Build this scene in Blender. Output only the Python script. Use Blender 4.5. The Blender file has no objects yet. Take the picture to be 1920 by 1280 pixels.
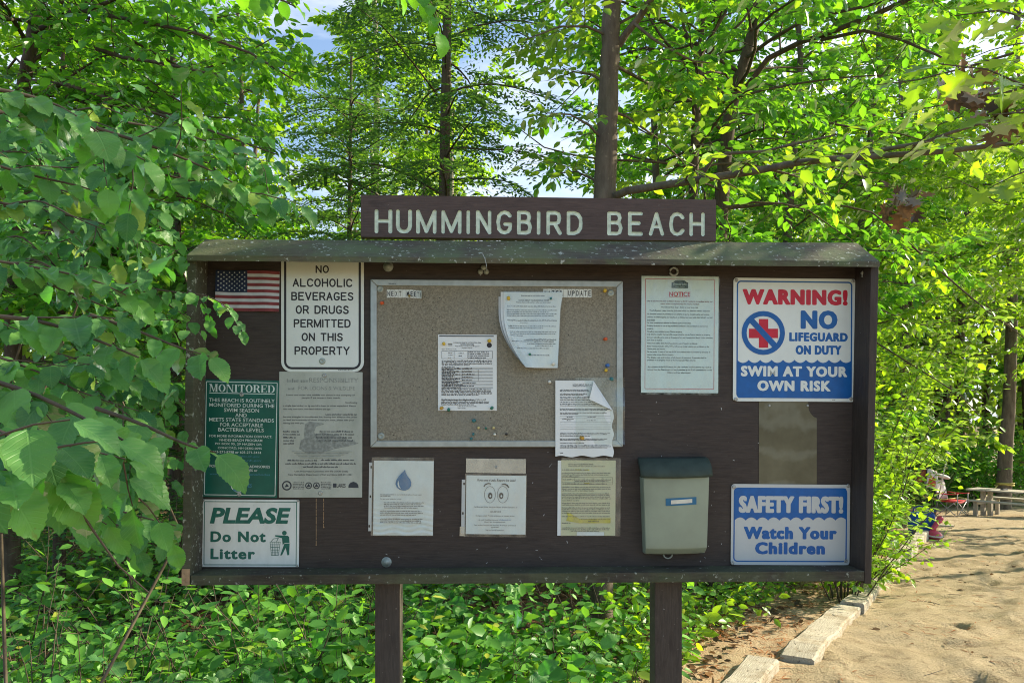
import bpy, bmesh, math, random
import numpy as np
from mathutils import Vector, Matrix

# ------------------------------------------------------------------ camera, world, sun, exposure
SC = bpy.context.scene
COL = SC.collection
R = math.radians
FPX, HX, HY, CAMZ = 1400.0, 960.0, 790.0, 1.6          # focal length, principal column and horizon row of the 1920x1280 photo
cam_d = bpy.data.cameras.new('camera'); cam = bpy.data.objects.new('camera', cam_d); COL.objects.link(cam)
cam.location = (0, 0, CAMZ); cam.rotation_euler = (R(90), 0, 0)
cam_d.sensor_width = 36; cam_d.sensor_fit = 'HORIZONTAL'; cam_d.lens = 36 * FPX / 1920
cam_d.shift_y = (HY - 640) / 1920; cam_d.clip_start = 0.05; cam_d.clip_end = 2000
SC.camera = cam
SUN_EL, SUN_AZ = R(28), R(22)                           # azimuth from +x (right) towards +y (behind the board)
sdir = Vector((math.cos(SUN_EL) * math.cos(SUN_AZ), math.cos(SUN_EL) * math.sin(SUN_AZ), math.sin(SUN_EL)))
sun_d = bpy.data.lights.new('sun', 'SUN'); sun = bpy.data.objects.new('sun', sun_d); COL.objects.link(sun)
sun_d.energy = 5.0; sun_d.angle = R(0.5); sun_d.color = (1.0, 0.86, 0.62)
sun.rotation_euler = sdir.to_track_quat('Z', 'Y').to_euler(); sun.location = (20, 10, 20)
W = bpy.data.worlds.new('World'); SC.world = W; W.use_nodes = True
nt = W.node_tree; bg = nt.nodes['Background']
sky = nt.nodes.new('ShaderNodeTexSky'); sky.sky_type = 'NISHITA'; sky.sun_disc = False
sky.sun_elevation = SUN_EL; sky.sun_rotation = R(90) - SUN_AZ; sky.air_density = 1.0; sky.dust_density = 1.0; sky.ozone_density = 1.5
tc = nt.nodes.new('ShaderNodeTexCoord'); mp = nt.nodes.new('ShaderNodeMapping'); mp.inputs['Scale'].default_value = (1.0, 1.0, 4.2)
mp.inputs['Location'].default_value = (0.35, 0.1, 0.42)
nz = nt.nodes.new('ShaderNodeTexNoise'); nz.inputs['Scale'].default_value = 2.3; nz.inputs['Detail'].default_value = 7; nz.inputs['Roughness'].default_value = 0.58
cr = nt.nodes.new('ShaderNodeValToRGB'); cr.color_ramp.elements[0].position = 0.40; cr.color_ramp.elements[1].position = 0.58
mx = nt.nodes.new('ShaderNodeMix'); mx.data_type = 'RGBA'; mx.inputs[7].default_value = (4.2, 4.5, 5.0, 1)
L = nt.links.new
L(tc.outputs['Generated'], mp.inputs['Vector']); L(mp.outputs[0], nz.inputs['Vector']); L(nz.outputs['Fac'], cr.inputs[0])
sp = nt.nodes.new('ShaderNodeSeparateXYZ'); L(tc.outputs['Generated'], sp.inputs[0])
mr = nt.nodes.new('ShaderNodeMapRange'); mr.inputs['From Min'].default_value = -0.5; mr.inputs['From Max'].default_value = 0.4; mr.inputs['To Min'].default_value = 0.25; L(sp.outputs['Y'], mr.inputs['Value'])   # clouds thinned in the unseen sky behind the viewer, added for bluer light on the board
cm_ = nt.nodes.new('ShaderNodeMath'); cm_.operation = 'MULTIPLY'; L(cr.outputs[0], cm_.inputs[0]); L(mr.outputs[0], cm_.inputs[1])
L(cm_.outputs[0], mx.inputs[0]); L(sky.outputs[0], mx.inputs[6]); L(mx.outputs[2], bg.inputs[0]); bg.inputs[1].default_value = 0.125
SC.view_settings.view_transform = 'Standard'; SC.view_settings.look = 'None'; SC.view_settings.gamma = 1; SC.view_settings.use_curve_mapping = False
SC.view_settings.exposure = 1.12
cy = SC.cycles; cy.max_bounces = 7; cy.diffuse_bounces = 4; cy.transmission_bounces = 5; cy.glossy_bounces = 3; cy.transparent_max_bounces = 8
cy.filter_width = 1.05; cy.caustics_reflective = False; cy.caustics_refractive = False; cy.sample_clamp_indirect = 6

rng = np.random.default_rng(7)
random.seed(7)

# ------------------------------------------------------------------ helpers
def PX(px, py, Y):                                      # a point on the photo's sight line at depth Y
    return np.array(((px - HX) / FPX * Y, Y, CAMZ + (HY - py) / FPX * Y))

class MB:
    """collects polygons, builds ONE mesh object"""
    def __init__(s): s.V = []; s.F = []; s.M = []; s.n = 0
    def add(s, V, F, m=0):
        V = [tuple(map(float, v)) for v in V]
        s.V += V; s.F += [tuple(i + s.n for i in f) for f in F]; s.M += [m] * len(F); s.n += len(V)
    def box(s, x0, x1, y0, y1, z0, z1, m=0):
        v = [(x, y, z) for z in (z0, z1) for y in (y0, y1) for x in (x0, x1)]
        s.add(v, [(0, 2, 3, 1), (4, 5, 7, 6), (0, 1, 5, 4), (2, 6, 7, 3), (0, 4, 6, 2), (1, 3, 7, 5)], m)
    def hexa(s, v, m=0):                                # 8 corners: bottom loop 4, top loop 4
        s.add(v, [(3, 2, 1, 0), (4, 5, 6, 7), (0, 1, 5, 4), (1, 2, 6, 5), (2, 3, 7, 6), (3, 0, 4, 7)], m)
    def prism(s, out, y0, y1, m=0):                     # outline in x,z (ccw seen from -y), from y0 (front) to y1
        n = len(out)
        v = [(x, y0, z) for x, z in out] + [(x, y1, z) for x, z in out]
        s.add(v, [tuple(range(n)), tuple(range(2 * n - 1, n - 1, -1))] + [(i, i + n, (i + 1) % n + n, (i + 1) % n) for i in range(n)], m)
    def flat(s, out, y, m=0): s.add([(x, y, z) for x, z in out], [tuple(range(len(out)))], m)
    def ring(s, outer, inner, y, m=0):
        n = len(outer)
        s.add([(x, y, z) for x, z in outer] + [(x, y, z) for x, z in inner], [(i, (i + 1) % n, (i + 1) % n + n, i + n) for i in range(n)], m)
    def tube(s, pts, rad, sides=8, m=0, cap=True):
        P = np.asarray(pts, float); n = len(P)
        rad = np.full(n, rad) if np.isscalar(rad) else np.asarray(rad)
        T = np.gradient(P, axis=0); T /= np.linalg.norm(T, axis=1)[:, None] + 1e-9
        ref = np.array((0, 0, 1.0)) if abs(T[:, 2]).mean() < 0.85 else np.array((1.0, 0, 0))
        A = np.cross(T, ref); A /= np.linalg.norm(A, axis=1)[:, None] + 1e-9
        B = np.cross(T, A)
        th = np.arange(sides) * 2 * math.pi / sides
        V = P[:, None] + rad[:, None, None] * (np.cos(th)[None, :, None] * A[:, None] + np.sin(th)[None, :, None] * B[:, None])
        F = [(i * sides + j, i * sides + (j + 1) % sides, (i + 1) * sides + (j + 1) % sides, (i + 1) * sides + j) for i in range(n - 1) for j in range(sides)]
        if cap: F += [tuple(range(sides - 1, -1, -1)), tuple((n - 1) * sides + j for j in range(sides))]
        s.add(V.reshape(-1, 3), F, m)
    def lathe(s, prof, axis='y', c=(0, 0, 0), sides=16, m=0):   # prof: (r, h) ; axis -y (towards the viewer) or z
        V = []; n = len(prof)
        for r, h in prof:
            for j in range(sides):
                t = 2 * math.pi * j / sides
                V.append((c[0] + r * math.cos(t), c[1] - h, c[2] + r * math.sin(t)) if axis == 'y' else (c[0] + r * math.cos(t), c[1] + r * math.sin(t), c[2] + h))
        F = [(i * sides + j, i * sides + (j + 1) % sides, (i + 1) * sides + (j + 1) % sides, (i + 1) * sides + j) for i in range(n - 1) for j in range(sides)]
        F += [tuple(range(sides - 1, -1, -1)), tuple((n - 1) * sides + j for j in range(sides))]
        s.add(V, F, m)
    def build(s, name, mats, parent=None, smooth=False):
        me = bpy.data.meshes.new(name); me.from_pydata(s.V, [], s.F)
        for mt in (mats if isinstance(mats, (list, tuple)) else [mats]): me.materials.append(mt)
        if any(s.M): me.polygons.foreach_set('material_index', s.M)
        if smooth: me.polygons.foreach_set('use_smooth', [True] * len(s.F))
        me.update()
        o = bpy.data.objects.new(name, me); COL.objects.link(o); o.parent = parent
        return o

def bevel(o, w=0.002, seg=2):
    bm = bmesh.new(); bm.from_mesh(o.data)
    ed = [e for e in bm.edges if len(e.link_faces) == 2 and e.calc_face_angle(0) > 0.5]
    bmesh.ops.bevel(bm, geom=ed, offset=w, segments=seg, affect='EDGES', profile=0.6)
    bm.to_mesh(o.data); bm.free(); return o

def tag(o, label, cat, group=None, kind=None):
    if label: o['label'] = label
    if cat: o['category'] = cat
    if group: o['group'] = group
    if kind: o['kind'] = kind
    return o
def thing(name, label, cat, loc=(0, 0, 0), rot=(0, 0, 0), group=None):
    o = bpy.data.objects.new(name, None); COL.objects.link(o); o.empty_display_size = 0.05
    o.location = loc; o.rotation_euler = rot
    return tag(o, label, cat, group)

# ------------------------------------------------------------------ materials
def srgb(r, g, b): return tuple(((c / 255) / 12.92 if c / 255 < 0.04045 else ((c / 255 + 0.055) / 1.055) ** 2.4) for c in (r, g, b)) + (1,)
class NT:
    def __init__(s, name):
        s.m = bpy.data.materials.new(name); s.m.use_nodes = True; s.t = s.m.node_tree
        s.b = s.t.nodes.get('Principled BSDF'); s.out = s.t.nodes.get('Material Output')
    def n(s, typ, **kw):
        x = s.t.nodes.new('ShaderNode' + typ)
        for k, v in kw.items(): setattr(x, k, v)
        return x
    def l(s, a, b): s.t.links.new(a, b)
    def noise(s, scale, detail=4, rough=0.55, vec=None, stretch=None):
        x = s.n('TexNoise'); x.inputs['Scale'].default_value = scale; x.inputs['Detail'].default_value = detail; x.inputs['Roughness'].default_value = rough
        tc = s.n('TexCoord'); mp = s.n('Mapping'); s.l(tc.outputs['Object'], mp.inputs[0]); s.l(mp.outputs[0], x.inputs['Vector'])
        if stretch: mp.inputs['Scale'].default_value = stretch
        return x.outputs['Fac']
    def ramp(s, f, stops):
        x = s.n('ValToRGB'); e = x.color_ramp.elements
        while len(e) < len(stops): e.new(0.5)
        for i, (p, c) in enumerate(stops): e[i].position = p; e[i].color = c if isinstance(c, tuple) else (c, c, c, 1)
        s.l(f, x.inputs[0]); return x.outputs[0]
    def mix(s, f, a, b, typ='MIX'):
        x = s.n('Mix', data_type='RGBA', blend_type=typ)
        for sock, v in ((x.inputs[0], f), (x.inputs[6], a), (x.inputs[7], b)):
            if isinstance(v, (tuple, float, int)): sock.default_value = v
            else: s.l(v, sock)
        return x.outputs[2]
    def bump(s, f, strength=0.3, dist=0.01):
        x = s.n('Bump'); x.inputs['Strength'].default_value = strength; x.inputs['Distance'].default_value = dist
        s.l(f, x.inputs['Height']); s.l(x.outputs[0], s.b.inputs['Normal'])
    def base(s, c, rough=0.5, metal=0, spec=0.5):
        if isinstance(c, tuple): s.b.inputs['Base Color'].default_value = c
        else: s.l(c, s.b.inputs['Base Color'])
        if isinstance(rough, float): s.b.inputs['Roughness'].default_value = rough
        else: s.l(rough, s.b.inputs['Roughness'])
        s.b.inputs['Metallic'].default_value = metal; s.b.inputs['Specular IOR Level'].default_value = spec
        return s.m

def c4(r, g, b): return (r, g, b, 1)
def m_plain(name, c, rough=0.5, var=0.12, scale=30, spec=0.4, metal=0.0, bump=0.0):
    t = NT(name); f = t.noise(scale, 5)
    lo = tuple(max(0, x * (1 - var)) for x in c[:3]) + (1,); hi = tuple(min(1, x * (1 + var)) for x in c[:3]) + (1,)
    t.base(t.ramp(f, [(0.3, lo), (0.7, hi)]), rough, metal, spec)
    if bump: t.bump(f, bump, 0.004)
    return t.m
def m_brownwood(name, c, grain=(2, 30, 60), spots=0.5, rough=0.62):
    t = NT(name)
    g = t.noise(6, 8, 0.65, stretch=grain); big = t.noise(2.2, 4)
    lo = tuple(x * 0.62 for x in c[:3]) + (1,); hi = tuple(x * 1.35 for x in c[:3]) + (1,)
    col = t.ramp(g, [(0.28, lo), (0.72, hi)])
    col = t.mix(t.ramp(big, [(0.42, 0.0), (0.7, 0.35)]), col, c4(c[0] * 1.5, c[1] * 1.7, c[2] * 1.7))
    st = t.noise(9, 6, 0.7, stretch=tuple(1 if g_ < 5 else 3.5 for g_ in grain))
    col = t.mix(t.ramp(st, [(0.54, 0.0), (0.66, 0.5)]), col, c4(c[0] * .45, c[1] * .45, c[2] * .45))
    col = t.mix(t.ramp(st, [(0.30, 0.45), (0.42, 0.0)]), col, c4(c[0] * 1.9, c[1] * 2.0, c[2] * 2.0))
    sp = t.noise(85, 2, 0.5)
    col = t.mix(t.ramp(sp, [(0.72, 0.0), (0.77, spots)]), col, c4(0.35, 0.36, 0.33))
    t.base(col, rough, 0, 0.35); t.bump(g, 0.45, 0.003)
    return t.m
def m_lichen(name, green=.85, speck=.75, dark=1.0, spt=.66):   # weathered wood under green algae and pale lichen specks
    t = NT(name)
    g = t.noise(5, 8, 0.65, stretch=(2, 22, 22)); a = t.noise(5.5, 6, 0.65); sp = t.noise(55, 3, 0.6); big = t.noise(1.6, 3)
    wood = t.ramp(g, [(0.3, c4(0.050 * dark, 0.045 * dark, 0.036 * dark)), (0.7, c4(0.125 * dark, 0.115 * dark, 0.09 * dark))])
    col = t.mix(t.ramp(a, [(0.40, 0.0), (0.60, green)]), wood, c4(0.105, 0.140, 0.070))
    col = t.mix(t.ramp(big, [(0.52, 0.0), (0.7, 0.5 * green)]), col, c4(0.17, 0.16, 0.08))
    sp2 = t.noise(21, 5, 0.7)
    col = t.mix(t.ramp(sp2, [(0.60, 0.0), (0.70, speck * .55)]), col, c4(0.20, 0.23, 0.17))
    col = t.mix(t.ramp(sp, [(spt - .04, 0.0), (spt + .02, speck)]), col, c4(0.44, 0.49, 0.42))
    t.base(col, 0.85, 0, 0.2); t.bump(sp, 0.6, 0.004)
    return t.m
def m_leaf(name, refl, trans, tw=0.5, hue=0.25, gloss=0.08, veins=False, yel=None, grough=0.38):
    t = NT(name); t.t.nodes.remove(t.b)
    at = t.n('Attribute'); at.attribute_name = 'lr'
    f = at.outputs['Fac']
    def var(c):
        lo = c4(c[0] * (1 - 1.3 * hue), c[1] * (1 - hue), c[2] * (1 - 0.5 * hue)); hi = c4(c[0] * (1 + 1.6 * hue), c[1] * (1 + hue), c[2] * (1 + 0.3 * hue))
        st = [(0.0, lo), (0.93, hi)]
        if yel: st += [(0.965, hi), (0.975, yel), (1.0, yel)]
        return t.ramp(f, st)
    rc, tcol = var(refl), var(trans)
    if veins:
        uv = t.n('UVMap'); sep = t.n('SeparateXYZ'); t.l(uv.outputs[0], sep.inputs[0])
        ab = t.n('Math', operation='ABSOLUTE'); t.l(sep.outputs[0], ab.inputs[0])
        m1 = t.n('Math', operation='MULTIPLY'); t.l(ab.outputs[0], m1.inputs[0]); m1.inputs[1].default_value = 0.32
        m2 = t.n('Math', operation='SUBTRACT'); t.l(sep.outputs[1], m2.inputs[0]); t.l(m1.outputs[0], m2.inputs[1])
        m3 = t.n('Math', operation='MULTIPLY'); t.l(m2.outputs[0], m3.inputs[0]); m3.inputs[1].default_value = 9.0
        m4 = t.n('Math', operation='PINGPONG'); t.l(m3.outputs[0], m4.inputs[0]); m4.inputs[1].default_value = 0.5
        side = t.ramp(m4.outputs[0], [(0.0, 1.0), (0.13, 0.0)])
        mid = t.ramp(ab.outputs[0], [(0.02, 1.0), (0.06, 0.0)])
        v = t.mix(1.0, side, mid, 'LIGHTEN')
        vf = t.n('Math', operation='MULTIPLY'); t.l(v, vf.inputs[0]); vf.inputs[1].default_value = 0.33
        rc = t.mix(vf.outputs[0], rc, c4(refl[0] * 2.6, refl[1] * 1.9, refl[2] * 2.0))
    if veins:                                           # brown blemishes and worn tips
        bl = t.noise(34, 3, 0.6); bm_ = t.noise(5, 2, 0.5); bf = t.n('Math', operation='MULTIPLY'); t.l(t.ramp(bl, [(0.66, 0.0), (0.71, 0.85)]), bf.inputs[0]); t.l(t.ramp(bm_, [(0.45, 0.0), (0.6, 1.0)]), bf.inputs[1])
        rc = t.mix(bf.outputs[0], rc, c4(0.11, 0.06, 0.025))
        mot = t.noise(16, 4, 0.6); rc = t.mix(t.ramp(mot, [(0.4, 0.0), (0.65, 0.45)]), rc, c4(refl[0] * 1.9, refl[1] * 1.35, refl[2] * 1.1))
    d = t.n('BsdfDiffuse'); tr = t.n('BsdfTranslucent'); gl = t.n('BsdfGlossy'); gl.inputs['Roughness'].default_value = grough
    t.l(rc, d.inputs[0]); t.l(tcol, tr.inputs[0])
    ms = t.n('AddShader'); t.l(d.outputs[0], ms.inputs[0]); t.l(tr.outputs[0], ms.inputs[1])
    lw = t.n('LayerWeight'); lw.inputs[0].default_value = 0.35
    mm = t.n('Math', operation='MULTIPLY'); t.l(lw.outputs['Fresnel'], mm.inputs[0]); mm.inputs[1].default_value = gloss * 5
    m2_ = t.n('MixShader'); t.l(mm.outputs[0], m2_.inputs[0]); t.l(ms.outputs[0], m2_.inputs[1]); t.l(gl.outputs[0], m2_.inputs[2])
    gl.inputs['Color'].default_value = (0.75, 0.8, 0.8, 1)
    if veins:
        bp = t.n('Bump'); bp.inputs['Strength'].default_value = 0.35; bp.inputs['Distance'].default_value = 0.002; bp.invert = True
        t.l(v, bp.inputs['Height'])
        for sh in (d, gl): t.l(bp.outputs[0], sh.inputs['Normal'])
    t.l(m2_.outputs[0], t.out.inputs[0]); return t.m
def m_bark(name, c1, c2, sc=14, moss=0.3):
    t = NT(name)
    a = t.noise(sc, 8, 0.7, stretch=(1, 1, 0.22)); b = t.noise(3.0, 4, 0.6); s2 = t.noise(26, 4, 0.6)
    col = t.ramp(a, [(0.3, c1), (0.7, c2)])
    col = t.mix(t.ramp(b, [(0.5, 0.0), (0.7, moss)]), col, c4(0.10, 0.12, 0.06))
    col = t.mix(t.ramp(s2, [(0.62, 0.0), (0.7, 0.5)]), col, c4(c2[0] * 1.6, c2[1] * 1.65, c2[2] * 1.5))
    t.base(col, 0.9, 0, 0.2); t.bump(a, 0.9, 0.012); return t.m
def m_clear(name, amt=0.82, tint=(0.93, 0.97, 0.96, 1)):
    t = NT(name); t.t.nodes.remove(t.b)
    a = t.n('BsdfTransparent'); a.inputs[0].default_value = tint
    g = t.n('BsdfGlossy'); g.inputs['Roughness'].default_value = 0.22; g.inputs[0].default_value = (0.9, 0.95, 0.95, 1)
    d = t.n('BsdfDiffuse'); d.inputs[0].default_value = (0.6, 0.66, 0.64, 1)
    m1 = t.n('MixShader'); m1.inputs[0].default_value = 0.45; t.l(d.outputs[0], m1.inputs[1]); t.l(g.outputs[0], m1.inputs[2])
    f = t.noise(18, 4, 0.6, stretch=(1, 1, 0.5)); rr = t.ramp(f, [(0.3, amt + 0.08), (0.75, amt - 0.16)])
    m2 = t.n('MixShader'); t.l(rr, m2.inputs[0]); t.l(m1.outputs[0], m2.inputs[1]); t.l(a.outputs[0], m2.inputs[2])
    t.l(m2.outputs[0], t.out.inputs[0]); return t.m

M = {}
M['ply'] = m_brownwood('brown_stained_plywood', (0.044, 0.035, 0.030), (2, 30, 26), 0.35)
M['post'] = m_brownwood('brown_stained_post', (0.052, 0.043, 0.037), (26, 26, 2), 0.6)
M['sidewood'] = m_brownwood('brown_side_board', (0.042, 0.033, 0.027), (26, 26, 2), 0.3)
M['header'] = m_brownwood('carved_board_stain', (0.078, 0.054, 0.046), (2, 34, 34), 0.25)
M['lichen'] = m_lichen('lichen_wood')
M['mint'] = m_plain('pale_mint_paint', c4(0.60, 0.70, 0.58), 0.6, 0.18, 60, bump=0.3)
M['cutwood'] = m_brownwood('bare_cut_wood', (0.34, 0.23, 0.13), (8, 8, 8), 0.1)
def m_signwhite(name, c, dirt=0.35, dc=(0.36, 0.40, 0.36, 1), rough=0.35, sc=9):
    t = NT(name); a = t.noise(sc, 7, 0.65, stretch=(1, 1, 0.45)); b = t.noise(120, 3, 0.5)
    col = t.mix(t.ramp(a, [(0.42, 0.0), (0.85, dirt)]), c, dc)
    col = t.mix(t.ramp(b, [(0.66, 0.0), (0.74, dirt * 0.8)]), col, dc)
    t.base(col, rough, 0, 0.45); return t.m
M['white'] = m_signwhite('white_sign_enamel', c4(0.68, 0.76, 0.73), 0.25)  # the teal cast of the light is tinted into this white
M['whitedirty'] = m_signwhite('stained_white_sign', c4(0.72, 0.79, 0.77), 0.5, (0.40, 0.44, 0.42, 1), 0.5, 14)
M['silver'] = m_signwhite('silver_sign_enamel', c4(0.50, 0.55, 0.55), 0.25)
M['grime'] = m_signwhite('grimy_grey_sign', c4(0.42, 0.47, 0.42), 0.75, (0.24, 0.28, 0.23, 1), 0.5, 13)
M['paper'] = m_signwhite('white_paper', c4(0.73, 0.80, 0.80), 0.18, (0.5, 0.55, 0.54, 1), 0.7, 8)
M['cream'] = m_signwhite('yellowed_paper', c4(0.60, 0.62, 0.40), 0.3, (0.46, 0.50, 0.32, 1), 0.7, 8)
M['black'] = m_plain('black_ink', c4(0.022, 0.024, 0.03), 0.5)
M['ink'] = m_plain('grey_print', c4(0.045, 0.055, 0.065), 0.7)
M['faint'] = m_plain('faded_print', c4(0.22, 0.25, 0.24), 0.7, 0.25, 120)
M['ghost'] = m_plain('ghost_print', c4(0.25, 0.285, 0.265), 0.7, 0.3, 90)
M['red'] = m_plain('red_sign_ink', c4(0.50, 0.012, 0.035), 0.4)
M['blue'] = m_plain('blue_sign_ink', c4(0.004, 0.105, 0.36), 0.4)
M['green'] = m_plain('green_sign_enamel', c4(0.004, 0.105, 0.075), 0.4, 0.15, 14)
M['greenink'] = m_plain('green_sign_ink', c4(0.008, 0.13, 0.10), 0.45, 0.2, 60)
M['palegreen'] = m_plain('pale_sign_lettering', c4(0.62, 0.74, 0.70), 0.5)
M['fadedblue'] = m_plain('faded_blue_lettering', c4(0.05, 0.22, 0.30), 0.5)
M['logoblue'] = m_plain('blue_logo_ink', c4(0.03, 0.16, 0.40), 0.5)
M['dropblue'] = m_plain('water_drop_blue', c4(0.02, 0.16, 0.36), 0.5, 0.3, 12)
M['flagred'] = m_plain('faded_flag_red', c4(0.19, 0.04, 0.045), 0.75, 0.2, 40)
M['flagwhite'] = m_plain('flag_white', c4(0.50, 0.55, 0.58), 0.75)
M['flagblue'] = m_plain('flag_navy', c4(0.012, 0.025, 0.06), 0.75)
M['hilite'] = m_plain('yellow_highlighter', c4(0.55, 0.50, 0.05), 0.7, 0.3, 25)
M['alum'] = m_plain('brushed_aluminium', c4(0.36, 0.41, 0.40), 0.45, 0.12, 40, metal=0.5)
M['steel'] = m_plain('dull_steel', c4(0.40, 0.42, 0.40), 0.4, 0.2, 80, metal=0.7)
M['washer'] = m_plain('galvanised_washer', c4(0.34, 0.40, 0.37), 0.55, 0.2, 90, metal=0.35)
def m_cork():
    t = NT('weathered_cork'); a = t.noise(170, 3, 0.6); b = t.noise(3.2, 5, 0.6); s = t.noise(260, 2, 0.5)
    col = t.ramp(a, [(0.3, c4(0.145, 0.138, 0.103)), (0.7, c4(0.325, 0.31, 0.24))])
    col = t.mix(t.ramp(b, [(0.4, 0.0), (0.68, 0.55)]), col, c4(0.24, 0.25, 0.215))
    col = t.mix(t.ramp(s, [(0.68, 0.0), (0.73, 0.7)]), col, c4(0.07, 0.06, 0.045))
    t.base(col, 0.9, 0, 0.2); t.bump(a, 0.5, 0.002); return t.m
M['cork'] = m_cork()
M['clear'] = m_clear('clear_plastic_sleeve', 0.87)
M['clear3'] = m_clear('glossy_laminate', 0.97)
M['clear2'] = m_clear('hazy_plastic_sleeve', 0.62)
def m_plate():
    t = NT('tarnished_metal_plate')
    w = t.n('TexWave'); w.wave_type = 'RINGS'; w.inputs['Scale'].default_value = 2.2; w.inputs['Distortion'].default_value = 9; w.inputs['Detail'].default_value = 4; w.inputs['Detail Scale'].default_value = 2.2
    tc = t.n('TexCoord'); mp = t.n('Mapping'); mp.inputs['Location'].default_value = (0, 0, 0.12); t.l(tc.outputs['Object'], mp.inputs[0]); t.l(mp.outputs[0], w.inputs[0])
    n = t.noise(7, 6, 0.6)
    col = t.ramp(n, [(0.3, c4(0.085, 0.080, 0.045)), (0.7, c4(0.15, 0.145, 0.09))])
    col = t.mix(t.ramp(w.outputs['Fac'], [(0.55, 0.0), (1.0, 0.28)]), col, c4(0.26, 0.28, 0.22))
    t.base(col, 0.5, 0.25, 0.4); return t.m
M['plate'] = m_plate()
M['boxgrey'] = m_plain('translucent_grey_plastic', c4(0.25, 0.31, 0.24), 0.4, 0.14, 6, 0.5)
M['boxlid'] = m_plain('dark_teal_plastic', c4(0.046, 0.068, 0.056), 0.6, 0.2, 20, 0.2)
M['labelblue'] = m_plain('blue_label', c4(0.02, 0.14, 0.27), 0.5)
for k, c in dict(orange=(0.55, 0.09, 0.02), yellow=(0.60, 0.42, 0.03), teal=(0.02, 0.16, 0.18), bluepin=(0.03, 0.14, 0.42), whitepin=(0.62, 0.64, 0.56), greenpin=(0.01, 0.15, 0.10),
                 amber=(0.50, 0.30, 0.04), paleyellow=(0.55, 0.50, 0.22), blackpin=(0.012, 0.012, 0.012), olive=(0.22, 0.18, 0.06)).items():
    M[k] = m_plain(k + '_pin_plastic', c4(*c), 0.3, 0.08, 40, 0.5)

def m_timber():
    t = NT('sunbleached_timber'); g = t.noise(5, 8, 0.7, stretch=(2, 26, 26)); b = t.noise(4, 5, 0.65); s = t.noise(38, 4, 0.65)
    col = t.ramp(g, [(0.3, c4(0.34, 0.30, 0.23)), (0.65, c4(0.56, 0.52, 0.42))])
    col = t.mix(t.ramp(b, [(0.5, 0.0), (0.66, 0.7)]), col, c4(0.27, 0.21, 0.13))
    col = t.mix(t.ramp(s, [(0.60, 0.0), (0.66, 0.85)]), col, c4(0.05, 0.04, 0.03))
    t.base(col, 0.9, 0, 0.15); t.bump(g, 0.9, 0.01); return t.m
# ------------------------------------------------------------------ text
_tx = {}
def glyphs(s, bold=0.0, spacing=1.0, res=3):
    key = (s, bold, spacing, res)
    if key in _tx: return _tx[key]
    cu = bpy.data.curves.new('t', 'FONT'); cu.body = s; cu.offset = bold; cu.resolution_u = res; cu.space_character = spacing
    o = bpy.data.objects.new('t', cu); me = o.to_mesh()
    V = np.array([v.co[:2] for v in me.vertices]); F = [tuple(p.vertices) for p in me.polygons]
    o.to_mesh_clear(); bpy.data.objects.remove(o); bpy.data.curves.remove(cu)
    _tx[key] = (V, F); return V, F
def put_text(mb, s, x0, x1, z0, z1, y, bold=0.0, shear=0.0, fn=None, spacing=1.0, res=3):
    V, F = glyphs(s, bold, spacing, res)
    V = V.copy(); lo, hi = V.min(0), V.max(0)
    V = (V - lo) / (hi - lo + 1e-9)
    h = z1 - z0; x = x0 + V[:, 0] * (x1 - x0 - shear * h) + shear * h * V[:, 1]; z = z0 + V[:, 1] * h
    yy = np.full(len(x), y)
    P = np.stack((x, yy, z), 1)
    if fn: P = fn(P)
    mb.add(P, F)
def put_heavy(mb, s, x0, x1, z0, z1, y, bold=0.0, k=0.04, spacing=1.17):      # fat poster letters: the outline repeated a hair apart
    h = z1 - z0; d = h * k
    for i, (a, b) in enumerate(((0, 0), (-1, 0), (1, 0), (-.7, .5), (.7, .5), (-.7, -.5), (.7, -.5), (0, .6), (0, -.6))):
        put_text(mb, s, x0 + d + a * d, x1 - d + a * d, z0 + d * .6 + b * d, z1 - d * .6 + b * d, y - i * 2e-5, bold, 0, None, spacing)
def scribble(mb, x0, x1, z, h, y, fn=None, r=random.Random(3)):   # a line of print too small to read
    x = x0; V = []; F = []
    while x < x1 - h * 0.5:
        for k in range(r.randint(2, 8)):
            if x > x1 - h * 0.4: break
            hh = h * r.choice((0.6, 0.6, 0.65, 0.95)); w = h * r.uniform(0.28, 0.42); n = len(V)
            V += [(x, y, z), (x + w, y, z), (x + w, y, z + hh), (x, y, z + hh)]; F.append((n, n + 1, n + 2, n + 3)); x += w + h * 0.14
        x += h * 0.38
    if V:
        V = np.array(V)
        mb.add(fn(V) if fn else V, F)
def rrect(w, h, r, n=5, cx=0, cz=0):
    o = []
    for sx, sz, a0 in ((1, -1, -90), (1, 1, 0), (-1, 1, 90), (-1, -1, 180)):
        for k in range(n + 1):
            t = R(a0 + 90 * k / n); o.append((cx + sx * (w / 2 - r) + r * math.cos(t), cz + sz * (h / 2 - r) + r * math.sin(t)))
    return o
def circ(cx, cz, rx, rz=None, n=28): rz = rz or rx; return [(cx + rx * math.cos(2 * math.pi * i / n), cz + rz * math.sin(2 * math.pi * i / n)) for i in range(n)]
# ------------------------------------------------------------------ the notice board stands at Y=2.8, turned 2 degrees
BA, BY = R(2.0), 2.80
BU = np.array((math.cos(BA), math.sin(BA), 0)); BN = np.array((math.sin(BA), -math.cos(BA), 0)); BO = np.array((0, BY, 0))
def B(px, py, v=0.0):                                   # photo position -> (u, height) on the plane v in front of the back panel
    dx, dz = (px - HX) / FPX, (HY - py) / FPX
    t = (BY * math.cos(BA) - v) / (math.cos(BA) - math.sin(BA) * dx)
    return t * dx * math.cos(BA) + (t - BY) * math.sin(BA), CAMZ + t * dz
def bw(u, v, w): return tuple(BO + BU * u + BN * v + np.array((0, 0, w)))

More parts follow.
